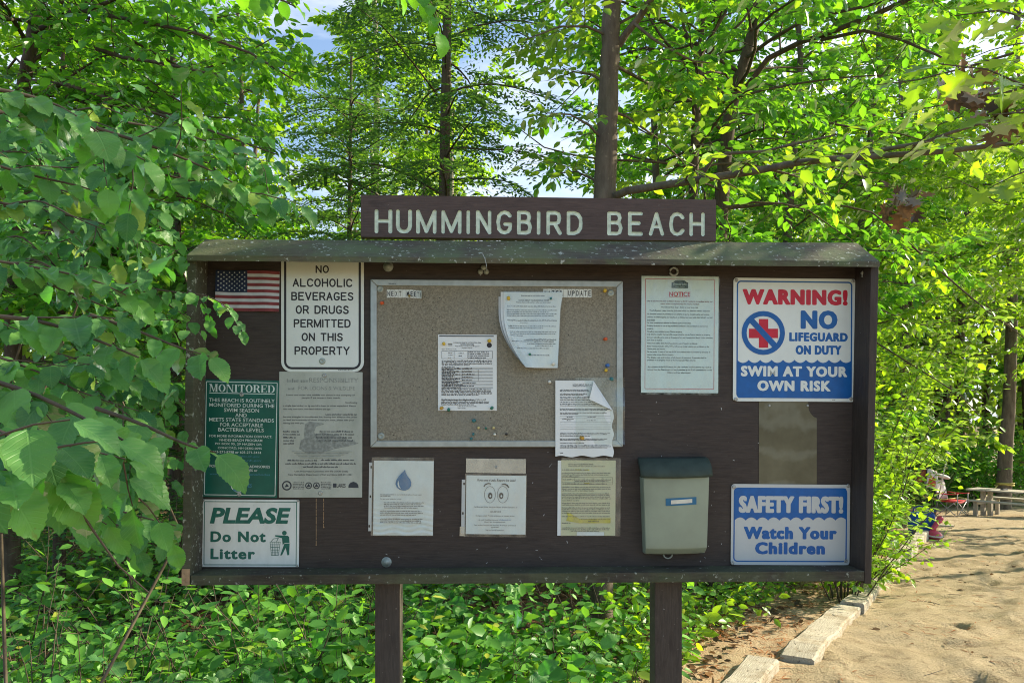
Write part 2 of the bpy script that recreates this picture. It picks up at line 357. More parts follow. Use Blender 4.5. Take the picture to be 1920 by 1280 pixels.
kiosk = thing('notice_board', 'brown wooden notice board on two posts with a lichen covered sloping roof', 'notice board', tuple(BO), (0, 0, BA))
VF, VR = 0.118, 0.142                                   # how far the side boards and the roof stand out in front of the panel
def q(px, py, v): u, w = B(px, py, v); return (u, -v, w)
# back panel
m = MB(); a = [q(372, 1075, 0), q(1606, 1070, 0), q(1604, 459, 0), q(384, 453, 0)]
m.hexa([a[0], a[1], (a[1][0], .019, a[1][2]), (a[0][0], .019, a[0][2]), a[3], a[2], (a[2][0], .019, a[2][2]), (a[3][0], .019, a[3][2])])
m.build('back_panel', M['ply'], kiosk)
# staples, nail heads and torn paper bits left in the panel
hs_ = random.Random(8); m = MB()
for k in range(90):
    u, w = B(hs_.uniform(690, 1590), hs_.uniform(850, 1055) if k % 3 else hs_.uniform(505, 1050), 0); a_ = hs_.uniform(0, 3.14); l_ = hs_.uniform(.001, .005); t_ = hs_.uniform(.0004, .0009)
    ca, sa = math.cos(a_), math.sin(a_); m.hexa([(u + (ca * l_ * i - sa * t_ * j), -.0009 * k2, w + (sa * l_ * i + ca * t_ * j)) for k2 in (0, 1) for i, j in ((-1, -1), (1, -1), (1, 1), (-1, 1))])
o = m.build('staples', M['silver'], kiosk); o['kind'] = 'stuff'
# side boards (they lean a little: the frame is racked)
def sidebd(x0t, x1t, x0b, x1b, yt, yb, mt):
    m = MB(); bl, br, tl, tr = q(x0b, yb, VF), q(x1b, yb, VF), q(x0t, yt, VF), q(x1t, yt, VF)
    def bk(p): return (p[0], 0.03, p[2])
    def up(p): return (p[0], -.004, p[2] + .078)
    tl2, tr2 = (tl[0], tl[1], tl[2] - .001), (tr[0], tr[1], tr[2] - .001)
    m.hexa([bl, br, (br[0], -.004, br[2]), (bl[0], -.004, bl[2]), tl2, tr2, up(tr), up(tl)])
    return bevel(m.build('side_board', mt, kiosk), 0.003)
M['sidel'] = m_lichen('lichen_side_board', .35, .65, .75, .64)
sl = sidebd(351, 368, 340, 356, 488, 1094, [M['sidel']]); sl['label'] = 'left side board grey with lichen'
sr = sidebd(1633, 1648, 1621, 1634, 500, 1094, [M['sidewood']])
m = MB(); a, b = q(340.5, 1097, VF + .0025), q(355.5, 1066, VF + .0025); m.box(a[0], b[0], a[1], a[1] + .0022, a[2], b[2])
bo = m.build('bare_end', M['cutwood'], kiosk); bo['label'] = 'bare pale wood at the foot of the left side board'
# shelf
m = MB(); e = 0.002
a, b, c, d = q(357, 1078, VF + .004), q(1621, 1070, VF + .004), q(1621, 1089, VF + .004), q(357, 1097, VF + .004)
m.hexa([d, c, (c[0], -.001, c[2]), (d[0], -.001, d[2]), a, b, (b[0], -.001, b[2]), (a[0], -.001, a[2])])
M['shelfwood'] = m_lichen('weathered_shelf_wood', .38, .55, .62, .68)
bevel(m.build('shelf', M['shelfwood'], kiosk), 0.003)
# roof: a sloping plank slab
m = MB(); fl, fr = q(349, 478, VR), q(1650, 490, VR); bl, br = q(385, 448.5, -0.006), q(1607, 455, -0.006)
th = 0.021
m.hexa([(fl[0], fl[1], fl[2] - th), (fr[0], fr[1], fr[2] - th), (br[0], br[1], br[2] - th), (bl[0], bl[1], bl[2] - th), fl, fr, br, bl])
bevel(m.build('roof', M['lichen'], kiosk), 0.003)
# posts
for x0, x1, yy in ((703, 750, 1092), (1228, 1279, 1088)):
    m = MB(); u0, w = B(x0, yy, 0.02); u1, _ = B(x1, yy, 0.02)
    m.box(u0, u1, -0.02, 0.075, -0.3, w + 0.03)
    bevel(m.build('post', M['post'], kiosk), 0.004)

# ------------------------------------------------------------------ carved name board above the roof
STROKES = {
 'H': [[(0, 0), (0, 1)], [(.62, 0), (.62, 1)], [(0, .52), (.62, .52)]],
 'U': [[(0, 1), (0, .3), (.05, .13), (.16, .03), (.32, 0), (.48, .03), (.59, .13), (.64, .3), (.64, 1)]],
 'M': [[(0, 0), (0, 1), (.40, .04), (.80, 1), (.80, 0)]],
 'I': [[(0, 0), (0, 1)]], 'N': [[(0, 0), (0, 1), (.62, 0), (.62, 1)]],
 'G': [[(.60, .84), (.50, .95), (.34, 1), (.18, .96), (.05, .82), (0, .5), (.05, .18), (.18, .04), (.34, 0), (.5, .05), (.61, .18), (.63, .42), (.36, .42)]],
 'B': [[(0, 0), (0, 1), (.36, 1), (.50, .95), (.55, .78), (.50, .6), (.36, .54), (0, .54)], [(.36, .54), (.54, .48), (.60, .27), (.54, .06), (.38, 0), (0, 0)]],
 'R': [[(0, 0), (0, 1), (.38, 1), (.54, .94), (.59, .74), (.54, .54), (.38, .47), (0, .47)], [(.34, .47), (.62, 0)]],
 'D': [[(0, 0), (0, 1), (.30, 1), (.50, .92), (.62, .74), (.64, .5), (.62, .26), (.50, .08), (.30, 0), (0, 0)]],
 'E': [[(.58, 0), (0, 0), (0, 1), (.58, 1)], [(0, .53), (.46, .53)]],
 'A': [[(0, 0), (.31, 1), (.62, 0)], [(.12, .36), (.50, .36)]],
 'C': [[(.62, .82), (.50, .95), (.34, 1), (.18, .96), (.05, .82), (0, .5), (.05, .18), (.18, .04), (.34, 0), (.5, .05), (.62, .18)]]}
u0, w0 = B(1012, 410, -0.02)
nb = thing('name_board', 'dark brown board carved with pale HUMMINGBIRD BEACH lettering above the roof', 'sign', bw(u0, -0.012, w0), (0, R(0.18), BA))
def nbp(px, py): u, w = B(px, py, -0.012); return u - u0, w - w0
letters = [('H', 706, 732), ('U', 746, 769), ('M', 784, 815), ('M', 831, 862), ('I', 878, 878), ('N', 896, 918), ('G', 934, 957), ('B', 973, 994), ('I', 1010, 1010), ('R', 1028, 1050), ('D', 1066, 1089),
           ('B', 1142, 1164), ('E', 1181, 1202), ('A', 1220, 1242), ('C', 1258, 1280), ('H', 1296, 1318)]
RAD = 0.0078
cut = bmesh.new()
def capsule(bm, p0, p1, r):
    n = 8; d = Vector((p1[0] - p0[0], p1[1] - p0[1])); an = math.atan2(d.y, d.x)
    ol = [(p1[0] + r * math.cos(an + t), p1[1] + r * math.sin(an + t)) for t in np.linspace(-math.pi / 2, math.pi / 2, n)] + \
         [(p0[0] + r * math.cos(an + t), p0[1] + r * math.sin(an + t)) for t in np.linspace(math.pi / 2, 3 * math.pi / 2, n)]
    return ol
nbm = MB(); hw, hh = abs(nbp(1345, 410)[0] - nbp(679, 410)[0]) / 2, abs(nbp(1000, 371)[1] - nbp(1000, 449)[1]) / 2
nbm.box(-hw, hw, 0, 0.036, -hh, hh); nbo = nbm.build('board', M['header'], nb)
caps = MB(); rr = random.Random(5)
floor = MB()
for li, (ch, xa, xb) in enumerate(letters):
    x0, zt = nbp(xa, 397 + (xa - 700) * 0.006); x1, zb = nbp(xb, 435 + (xa - 700) * 0.006)
    wd = max(max(p[0] for st in STROKES[ch] for p in st), 0.01)
    for st in STROKES[ch]:
        pts = [(x0 + p[0] / wd * (x1 - x0) if ch != 'I' else x0, zb + p[1] * (zt - zb)) for p in st]
        for p0, p1 in zip(pts[:-1], pts[1:]):
            r = RAD * rr.uniform(0.93, 1.08)
            ol = capsule(None, p0, p1, r)
            dep = 0.0045 + rr.uniform(0, 0.0002)
            # cutter tapers inwards like a round-nosed router bit
            olb = capsule(None, p0, p1, r * 0.62); n = len(ol)
            y0, y1 = -0.002 - rr.uniform(0, 0.0002), dep
            v = [(x, y0, z) for x, z in ol] + [(x, y1, z) for x, z in olb]
            caps.add(v, [tuple(range(n)), tuple(range(2 * n - 1, n - 1, -1))] + [(i, i + n, (i + 1) % n + n, (i + 1) % n) for i in range(n)])
cutter = caps.build('cutter', M['mint'])
md = nbo.modifiers.new('b', 'BOOLEAN'); md.object = cutter; md.operation = 'DIFFERENCE'; md.solver = 'EXACT'; md.use_self = True
cutter.location = nb.location; cutter.rotation_euler = nb.rotation_euler
bpy.context.view_layer.update()
dg = bpy.context.evaluated_depsgraph_get()
cm = bpy.data.meshes.new_from_object(nbo.evaluated_get(dg))
nbo.modifiers.clear(); bpy.data.objects.remove(cutter)
bm = bmesh.new(); bm.from_mesh(cm)
ins = [f for f in bm.faces if max(v.co.y for v in f.verts) < 0.02 and max(v.co.y for v in f.verts) > 1e-4]
inv = set(f.index for f in ins)
b2 = bm.copy(); b2.faces.ensure_lookup_table()
bmesh.ops.delete(b2, geom=[f for f in b2.faces if f.index not in inv], context='FACES')
bmesh.ops.delete(bm, geom=ins, context='FACES')
for bb, nm_, mt in ((bm, 'board', 'header'), (b2, 'carved_lettering', 'mint')):
    me = bpy.data.meshes.new(nm_); bb.to_mesh(me); bb.free(); me.materials.append(M[mt])
    if nm_ == 'board': nbo.data = me
    else:                                               # one part per carved word
        for sg in (-1, 1):
            bw_ = bmesh.new(); bw_.from_mesh(me); xs_ = nbp(1115, 410)[0]
            bmesh.ops.delete(bw_, geom=[f for f in bw_.faces if (f.calc_center_median().x - xs_) * sg < 0], context='FACES')
            m2 = bpy.data.meshes.new(nm_); bw_.to_mesh(m2); bw_.free(); m2.materials.append(M[mt]) if not m2.materials else None
            lo = bpy.data.objects.new(nm_, m2); COL.objects.link(lo); lo.parent = nb

STROKES.update({'L': [[(0, 1), (0, 0), (.55, 0)]], 'V': [[(0, 1), (.33, 0), (.66, 1)]], 'T': [[(0, 1), (.60, 1)], [(.30, 1), (.30, 0)]], 'Y': [[(0, 1), (.32, .48), (.64, 1)], [(.32, .48), (.32, 0)]],
 'O': [[(.32 + .32 * math.sin(2 * math.pi * i / 20), .5 + .5 * math.cos(2 * math.pi * i / 20)) for i in range(21)]], 'P': [[(0, 0), (0, 1), (.38, 1), (.54, .93), (.59, .74), (.54, .55), (.38, .48), (0, .48)]],
 'S': [[(.56, .84), (.46, .96), (.30, 1), (.13, .95), (.04, .78), (.10, .62), (.28, .53), (.46, .46), (.58, .32), (.56, .14), (.44, .03), (.28, 0), (.12, .04), (.01, .17)]]})
def stroke_text(mb, tx, x0, x1, z0, z1, y, wt=.085):
    h = z1 - z0; r = wt * h; ws = [(.30 if c == ' ' else max(max(p[0] for st in STROKES[c] for p in st), .0)) for c in tx]; gap = .30
    tot = sum(ws) + gap * (len(tx) - 1); k = (x1 - x0 - 2 * r) / tot; x = x0 + r; i = 0
    for c, w in zip(tx, ws):
        for st in ([] if c == ' ' else STROKES[c]):
            for p0, p1 in zip(st[:-1], st[1:]):
                mb.flat(capsule(None, (x + p0[0] * k, z0 + r + p0[1] * (h - 2 * r)), (x + p1[0] * k, z0 + r + p1[1] * (h - 2 * r)), r), y - (i % 40) * 1e-5); i += 1
        x += (w + gap) * k

# ------------------------------------------------------------------ signs and papers on the panel
class Sign:
    def __init__(s, name, label, cat, x0, y0, x1, y1, v=0.0, tilt=0.0, group=None):
        s.v = v; s.tilt = tilt
        (ua, wa), (ub, wb) = B(x0, (y0 + y1) / 2, v), B(x1, (y0 + y1) / 2, v)
        s.u0 = (ua + ub) / 2; s.w = ub - ua
        cx = (x0 + x1) / 2; s.w0 = (B(cx, y0, v)[1] + B(cx, y1, v)[1]) / 2; s.h = B(cx, y0, v)[1] - B(cx, y1, v)[1]
        s.root = thing(name, label, cat, bw(s.u0, v, s.w0), (0, R(tilt), BA), group); s.parts = {}
    def loc(s, px, py):
        u, w = B(px, py, s.v); du, dw = u - s.u0, w - s.w0; c, k = math.cos(R(s.tilt)), math.sin(R(s.tilt))
        return du * c - dw * k, du * k + dw * c
    def mb(s, part, mat, line=0): return s.parts.setdefault((part, line), (MB(), mat))[0]
    def plate(s, part, mat, t=0.0016, r=0.006):
        m = s.mb(part, mat); m.prism(rrect(s.w, s.h, r), -t, -0.0003); s.t = t; return s
    def box(s, px0, py0, px1, py1):                       # photo box -> local x0,x1,z0,z1
        c = s.loc((px0 + px1) / 2, (py0 + py1) / 2); k = abs(B(px1, py0, s.v)[0] - B(px0, py0, s.v)[0]) / 2; g = abs(B(px0, py0, s.v)[1] - B(px0, py1, s.v)[1]) / 2
        return c[0] - k, c[0] + k, c[1] - g, c[1] + g
    def text(s, part, mat, tx, px0, py0, px1, py1, bold=0.0, shear=0.0, fn=None, lay=1, spacing=1.0):
        x0, x1, z0, z1 = s.box(px0, py0, px1, py1)
        put_text(s.mb(part, mat), tx, x0, x1, z0, z1, -s.t - 0.0005 * lay, bold, shear, fn, spacing)
    def heavy(s, part, mat, tx, px0, py0, px1, py1, bold=.02, k=.035, lay=1):
        x0, x1, z0, z1 = s.box(px0, py0, px1, py1); put_heavy(s.mb(part, mat, tx), tx, x0, x1, z0, z1, -s.t - 0.0005 * lay, bold, k)
    def scrib(s, part, mat, px0, py, px1, hpx, lay=1, fn=None):
        x0, x1, z0, z1 = s.box(px0, py - hpx / 2, px1, py + hpx / 2)
        scribble(s.mb(part, mat), x0, x1, z0, z1 - z0, -s.t - 0.0005 * lay, fn)
    def rect(s, part, mat, px0, py0, px1, py1, r=0.0, lay=1, fn=None):
        x0, x1, z0, z1 = s.box(px0, py0, px1, py1); cx, cz, w, h = (x0 + x1) / 2, (z0 + z1) / 2, x1 - x0, z1 - z0
        ol = rrect(w, h, r, 5, cx, cz) if r else [(x0, z0), (x1, z0), (x1, z1), (x0, z1)]
        P = np.array([(x, -s.t - 0.0005 * lay, z) for x, z in ol]); P = fn(P) if fn else P
        s.mb(part, mat).add(P, [tuple(range(len(ol)))])
    def frame(s, part, mat, px0, py0, px1, py1, lw, r=0.012, lay=1):
        x0, x1, z0, z1 = s.box(px0, py0, px1, py1); cx, cz, w, h = (x0 + x1) / 2, (z0 + z1) / 2, x1 - x0, z1 - z0; l = lw * 0.002
        r = max(r, l * 1.05)
        s.mb(part, mat).ring(rrect(w, h, r, 5, cx, cz), rrect(w - 2 * l, h - 2 * l, r - l + 1e-5, 5, cx, cz), -s.t - 0.0005 * lay)
    def poly(s, part, mat, pts, lay=1, fn=None):
        P = np.array([(lambda c: (c[0], -s.t - 0.0005 * lay, c[1]))(s.loc(*p)) for p in pts]); P = fn(P) if fn else P
        s.mb(part, mat).add(P, [tuple(range(len(pts)))])
    def circ_ring(s, part, mat, cx, cy, ro, ri, lay=1, ry=None):
        c = s.loc(cx, cy); k = 0.002; q_ = (ry or ro) / ro
        s.mb(part, mat).ring(circ(c[0], c[1], ro * k, ro * k * q_), circ(c[0], c[1], ri * k, ro * k * q_ - (ro - ri) * k), -s.t - 0.0005 * lay)
    def screw(s, px, py, rp=4, mat='steel', part='screw'):
        c = s.loc(px, py); r = rp * 0.002; m = MB(); m.lathe([(r, 0), (r, .0012), (r * .8, .003), (r * .45, .0042), (r * .42, .0036), (r * .05, .0034)], 'y', (c[0], -s.t, c[1]), 14)
        m.build(part, M[mat], s.root, True)
    def done(s):
        for (k, _), (m, mt) in s.parts.items(): m.build(k, M[mt] if isinstance(mt, str) else mt, s.root)
        return s

# no alcohol sign
s = Sign('sign', 'tall white sign reading NO ALCOHOLIC BEVERAGES OR DRUGS PERMITTED ON THIS PROPERTY', 'sign', 527.5, 470, 682.5, 697, 0.004, 0.0)
s.plate('plate', 'white', 0.002, 0.036)
s.frame('border', 'black', 533, 475, 677, 692.5, 4.2, 0.028)
for tx, x0, x1, y0, y1 in (('NO', 592, 617, 497.7, 512.3), ('ALCOHOLIC', 549, 661, 522.4, 538.3), ('BEVERAGES', 546.4, 663, 547.6, 563.6), ('OR DRUGS', 554.7, 654.3, 572.8, 588.8), ('PERMITTED', 551, 657.7, 598.4, 614.2), ('ON THIS', 565.8, 643, 624, 639.6), ('PROPERTY', 552.5, 656, 649.4, 665.4)):
    b_ = s.box(x0, y0, x1, y1); stroke_text(s.mb('lettering', 'black', tx), tx, *b_, -s.t - .0005)
s.scrib('maker_print', 'black', 634, 693.8, 663, 1.6)
s.screw(604.6, 677, 6, 'washer'); s.screw(604, 486, 5.5, 'washer'); s.done()

# flag
s = Sign('flag', 'small faded stars and stripes flag pinned at the top left corner', 'flag', 405, 507.5, 523.5, 583.5, 0.006, 0.6)
s.t = 0.0
def flagfn(P):
    P = P.copy(); P[:, 1] += -0.0035 * np.sin(P[:, 0] * 34 + P[:, 2] * 9) + 0.002 * np.sin(P[:, 0] * 71) - 0.002; return P
m = s.mb('cloth', 'flagwhite')
nx = 24
def gridpatch(mb, x0, x1, z0, z1, y, nx, nz_, fn):
    P = np.array([(x0 + (x1 - x0) * i / nx, y, z0 + (z1 - z0) * j / nz_) for j in range(nz_ + 1) for i in range(nx + 1)])
    mb.add(fn(P), [(j * (nx + 1) + i, j * (nx + 1) + i + 1, (j + 1) * (nx + 1) + i + 1, (j + 1) * (nx + 1) + i) for j in range(nz_) for i in range(nx)])
gridpatch(m, -s.w / 2, s.w / 2, -s.h / 2, s.h / 2, -0.0005, nx, 4, flagfn)
sh = s.h / 13; cx1 = -s.w / 2 + s.w * 0.50
for i in range(0, 13, 2):
    z1 = s.h / 2 - i * sh; gridpatch(s.mb('red_stripes', 'flagred'), cx1 if i < 7 else -s.w / 2, s.w / 2, z1 - sh, z1, -0.0012, nx, 1, flagfn)
gridpatch(s.mb('canton', 'flagblue'), -s.w / 2, cx1, s.h / 2 - 7 * sh, s.h / 2, -0.0012, nx, 2, flagfn)
for r_ in range(9):
    for c_ in range(6 if r_ % 2 == 0 else 5):
        x = -s.w / 2 + s.w * 0.50 * ((2 * c_ + 1 + (r_ % 2)) / 12); z = s.h / 2 - 7 * sh * (r_ + 1) / 10
        ol = [(x + (0.0037 if k % 2 == 0 else 0.0016) * math.sin(math.pi * k / 5), z + (0.0037 if k % 2 == 0 else 0.0016) * math.cos(math.pi * k / 5)) for k in range(10)][::-1]
        s.mb('stars', 'flagwhite').add(flagfn(np.array([(a, -0.0019, b) for a, b in ol])), [tuple(range(10))])
s.done()

# monitored sign
s = Sign('sign', 'dark green sign headed MONITORED about routine beach testing', 'sign', 381.5, 712, 522, 932, 0.004, 1.1)
s.plate('plate', 'green', 0.0016, 0.003); s.frame('border', 'palegreen', 385, 715.5, 518.8, 928.5, 1.3, 0.004)
def serif(s, tx, x0, y0, x1, y1):                        # bold roman capitals built from stems, thin bars and slab serifs
    W_ = dict(M=1.25, O=1.0, N=1.08, I=.5, T=.95, R=1.02, E=.9, D=1.02); tot = sum(W_[c] for c in tx) + 0.10 * (len(tx) - 1)
    X0, X1, Z0, Z1 = s.box(x0, y0, x1, y1); k = (X1 - X0) / tot; h = Z1 - Z0; y = -s.t - 0.0006; m = s.mb('heading', 'palegreen'); x = X0
    st, th_, sf = 0.24 * k, 0.075 * k, 0.09 * k
    def rc(a, b, c, d): m.flat([(a, c), (b, c), (b, d), (a, d)], y)
    def stem(a, b=None): b = b or st; rc(a, a + b, Z0, Z1); rc(a - sf, a + b + sf, Z0, Z0 + th_); rc(a - sf, a + b + sf, Z1 - th_, Z1)
    def bowl(cx, cz, rx, rz, a0=0, a1=360, thick=st):
        n = 22; o = [(cx + rx * math.cos(R(a0 + (a1 - a0) * i / n)), cz + rz * math.sin(R(a0 + (a1 - a0) * i / n))) for i in range(n + 1)]
        i_ = [(cx + (rx - thick) * math.cos(R(a0 + (a1 - a0) * i / n)), cz + (rz - th_) * math.sin(R(a0 + (a1 - a0) * i / n))) for i in range(n + 1)]
        m.add([(a, y, b) for a, b in o] + [(a, y, b) for a, b in i_], [(i, i + 1, i + n + 2, i + n + 1) for i in range(n)])
    for c in tx:
        w = W_[c] * k; r = x + w
        if c == 'M':
            stem(x + sf, th_ * 1.1); stem(r - st - sf)
            md_ = (x + r) / 2
            m.flat([(x + sf, Z1), (md_ - .02 * k, Z0), (md_ + .1 * k, Z0), (x + sf + st * 1.1, Z1)], y - 1e-4); m.flat([(md_ - .02 * k, Z0), (md_ + .05 * k, Z0), (r - st - sf + th_, Z1), (r - st - sf, Z1)], y - 2e-4)
        elif c == 'N':
            stem(x + sf, th_ * 1.1); stem(r - sf - th_ * 1.1, th_ * 1.1); m.flat([(x + sf, Z1), (r - sf - th_ * 1.6, Z0), (r - sf, Z0), (x + sf + st * 1.2, Z1)], y - 1e-4)
        elif c == 'O': bowl((x + r) / 2, (Z0 + Z1) / 2, w / 2, h / 2)
        elif c == 'I': stem((x + r) / 2 - st / 2)
        elif c == 'T':
            stem((x + r) / 2 - st / 2); rc(x, r, Z1 - th_, Z1); rc(x, x + th_, Z1 - h * .28, Z1); rc(r - th_, r, Z1 - h * .28, Z1)
        elif c == 'E':
            stem(x + sf); rc(x, r, Z1 - th_, Z1); rc(x, r, Z0, Z0 + th_); rc(x + st, r - .25 * k, Z0 + h * .47, Z0 + h * .47 + th_); rc(r - th_, r, Z1 - h * .27, Z1); rc(r - th_, r, Z0, Z0 + h * .27); rc(r - .25 * k - th_, r - .25 * k, Z0 + h * .37, Z0 + h * .65)
        elif c == 'D':
            stem(x + sf); rc(x, x + w * .5, Z1 - th_, Z1); rc(x, x + w * .5, Z0, Z0 + th_); bowl(x + w * .48, (Z0 + Z1) / 2, w * .52, h / 2, -90, 90)
        elif c == 'R':
            stem(x + sf); rc(x, x + w * .5, Z1 - th_, Z1); rc(x + st, x + w * .5, Z0 + h * .47, Z0 + h * .47 + th_); bowl(x + w * .48, Z0 + h * .735, w * .40, h * .265, -90, 90)
            m.flat([(x + w * .45, Z0 + h * .48), (r - st * .9, Z0), (r + sf * .4, Z0), (x + w * .45 + st, Z0 + h * .48)], y - 1e-4)
        x = r + 0.10 * k
serif(s, 'MONITORED', 393, 720.8, 515.5, 735.3)
s.rect('border', 'palegreen', 393, 736.9, 515.5, 738.2)
def X2(v): return v / 3.122 + 340
def Y2(v): return v / 3.122 + 700
for tx, x0, x1, y0, y1, mt in (('THIS BEACH IS ROUTINELY', 163, 548, 147, 168, 'p'), ('MONITORED DURING THE', 165, 546, 176, 197, 'p'), ('SWIM SEASON', 252, 456, 204, 226, 'p'), ('AND', 317, 384, 233, 254, 'p'), ('MEETS STATE STANDARDS', 164, 543, 261, 282, 'p'), ('FOR ACCEPTABLE', 228, 478, 290, 311, 'p'), ('BACTERIA LEVELS', 217, 484, 319, 340, 'p'),
                              ('FOR MORE INFORMATION CONTACT:', 165, 533, 360, 374, 'p'), ('NHDES-BEACH PROGRAM', 225, 475, 383, 397, 'p'), ('PO BOX 95, 29 HAZEN DR', 200, 472, 406, 420, 'p'), ('CONCORD, NH 03302-0095', 215, 472, 430, 444, 'p'), ('603-271-8798 or 603-271-3414', 185, 468, 453, 467, 'p'), ('beaches@des.nh.gov', 240, 460, 478, 491, 'b'), ('http://des.nh.gov', 260, 470, 502, 515, 'b'),
                              ('FOR CURRENT BEACH ADVISORIES', 167, 520, 535, 550, 'p'), ('CONTACT NHDES or', 242, 446, 558, 572, 'p'), ('www2.des.state.nh.us/Advisories/Beaches', 167, 520, 582, 595, 'b')):
    s.text('lettering' if mt == 'p' else 'faded_lettering', 'palegreen' if mt == 'p' else 'fadedblue', tx, X2(x0), Y2(y0), X2(x1), Y2(y1), 0.006)
cx, cy_ = X2(335), Y2(650)
s.circ_ring('emblem', 'palegreen', cx, cy_, 14, 12.6)
for k, (a, b) in enumerate(((8, 11.2), (5.4, 12.4), (2.8, 13))): s.rect('emblem', 'palegreen', cx - b, cy_ - a - .5, cx + b * (1 if k < 1 else .75), cy_ - a + .5)
s.poly('emblem', 'palegreen', [(cx - 12, cy_ + 4), (cx - 5, cy_ - 3), (cx - 1, cy_ + 1), (cx + 4, cy_ - 4), (cx + 7, cy_ + 1), (cx + 1, cy_ + 5)], 2)
s.poly('emblem_water', 'fadedblue', [(cx - 11, cy_ + 9), (cx - 3, cy_ + 6.5), (cx + 5, cy_ + 8), (cx + 11, cy_ + 7), (cx + 8, cy_ + 11), (cx - 2, cy_ + 13), (cx - 8, cy_ + 12)], 3)
s.text('emblem_water', 'fadedblue', 'NHDES', X2(337), Y2(645), X2(414), Y2(665), 0.02, lay=4)
s.screw(X2(354), Y2(124), 4); s.screw(X2(340), Y2(705), 4); s.done()

# loon sign
s = Sign('sign', 'grimy faded grey sign about loons and lake wildlife with washed out print', 'sign', 523.5, 697, 679.5, 932, 0.004, 0.2)
s.plate('plate', 'grime', 0.0012, 0.002)
s.text('ghost_heading', 'ghost', "RESPONSIBILITY", 580, 708.5, 672, 717, 0.01); s.scrib('ghost_heading', 'ghost', 538, 713, 577, 7)
s.text('ghost_heading', 'ghost', 'FOR LOONS & WILDLIFE', 560, 724, 666, 731, 0.0); s.scrib('ghost_heading', 'ghost', 540, 728, 556, 5)
for tx, x0, x1, y, b in (('Loons and other lake wildlife can thrive in the company of', 616, 1016, 127, 1), ('people if we respect their needs.', 706, 932, 143, 1), ('Swallowing', 961, 1030, 171, 1), ('a single lead sinker or jig can kill a loon or other waterbird. Please', 598, 1022, 190, 0), ('use only non-toxic, non-lead sinkers and jigs.', 598, 876, 209, 0),
                          ('Loons and other waterbirds can', 845, 1028, 239, 0), ('become entangled in monofilament line, limiting their ability to dive, preen', 598, 1030, 255, 0), ('or feed and eventually kill them. When you leave, please take your', 598, 1012, 273, 0), ('fishing line with you.', 598, 722, 291, 0),
                          ('Loon Preservation Committee 603-476-LOON (5666)', 664, 976, 573, 0), ('New Hampshire Department of Fish and Game 603-271-3361', 628, 1000, 592, 0)):
    s.text('print', 'faint' if not b else 'ink', tx, X2(x0), Y2(y - 6), X2(x1), Y2(y + 6), 0.01)
for x0, x1, y in ((598, 690, 338), (810, 1008, 338), (598, 700, 355), (780, 1022, 355), (598, 672, 373), (790, 1000, 373), (598, 664, 391), (800, 1018, 391), (598, 662, 408), (622, 800, 507), (820, 1012, 505), (610, 1024, 526), (714, 922, 545)):
    s.scrib('print', 'faint', X2(x0), Y2(y), X2(x1), 3.2)
# loon picture: body, head, water
s.poly('loon_print', 'ghost', [(X2(a), Y2(b)) for a, b in ((700, 390), (760, 360), (830, 345), (920, 360), (990, 390), (1040, 408), (980, 425), (900, 440), (820, 465), (740, 470), (690, 440))], 1)
s.poly('loon_print', 'ghost', [(X2(a), Y2(b)) for a, b in ((722, 400), (720, 330), (726, 295), (750, 280), (780, 286), (825, 290), (838, 296), (790, 310), (778, 340), (790, 385))], 2)
s.poly('loon_print', 'grime', [(X2(a), Y2(b)) for a, b in ((808, 400), (830, 388), (846, 400), (842, 430), (820, 440), (806, 425))], 3)
for k in range(5): s.rect('loon_print', 'ghost', X2(650 + 12 * k), Y2(455 + 9 * k), X2(1000 - 22 * k), Y2(457.5 + 9 * k), 0, 3)
for x0, x1, kind in ((588, 648, 'c'), (653, 720, 't'), (726, 765, 'c'), (772, 811, 'c'), (818, 880, 't'), (888, 962, 'b'), (978, 1038, 'h')):
    c = ((X2(x0) + X2(x1)) / 2, Y2(655)); r = (X2(x1) - X2(x0)) / 2
    if kind == 'c': s.circ_ring('emblem_row', 'ink', c[0], c[1], min(r, 9), min(r, 9) * .72); s.poly('emblem_row', 'ink', [(c[0] - 4, c[1] + 3), (c[0], c[1] - 4), (c[0] + 4, c[1] + 2)], 2)
    elif kind == 't': [s.scrib('emblem_row', 'ink', X2(x0), Y2(636 + 9 * j), X2(x1), 2) for j in range(5)]
    elif kind == 'b': s.rect('emblem_row', 'ink', X2(x0), Y2(642), X2(x0 + 20), Y2(666)); s.text('emblem_row', 'ink', 'LAKES', X2(x0 + 22), Y2(643), X2(x1), Y2(666), 0.02)
    else: s.poly('emblem_row', 'ink', [(X2(a), Y2(b)) for a, b in ((978, 668), (980, 650), (992, 637), (1008, 632), (1024, 637), (1036, 650), (1038, 668))])
s.screw(X2(839), Y2(12), 4); s.screw(X2(815), Y2(699), 4); s.done()

# please do not litter
s = Sign('sign', 'white sign with green lettering PLEASE Do Not Litter and a litter bin figure', 'sign', 379, 936, 561, 1062, 0.004, 0.5)
s.plate('plate', 'whitedirty', 0.0016, 0.003); s.frame('border', 'greenink', 382.8, 939.2, 556.8, 1058.8, 1.4, 0.003)
s.text('lettering', 'greenink', 'PLEASE', 393.8, 950.8, 546, 981.3, 0.04, 0.22); s.heavy('lettering', 'greenink', 'Do Not', 395, 995.3, 498.6, 1015.7, .015, .045); s.heavy('lettering', 'greenink', 'Litter', 395, 1027.5, 478.6, 1047.7, .015, .045)
c = s.loc(X2(604), Y2(932)); s.mb('figure', 'greenink').flat(circ(c[0], c[1], .0085, None, 18), -s.t - .0005)
s.poly('figure', 'greenink', [(X2(a), Y2(b)) for a, b in ((594, 1002), (606, 990), (634, 990), (632, 955), (624, 948), (590, 946), (550, 944), (550, 952), (590, 962))][::-1])
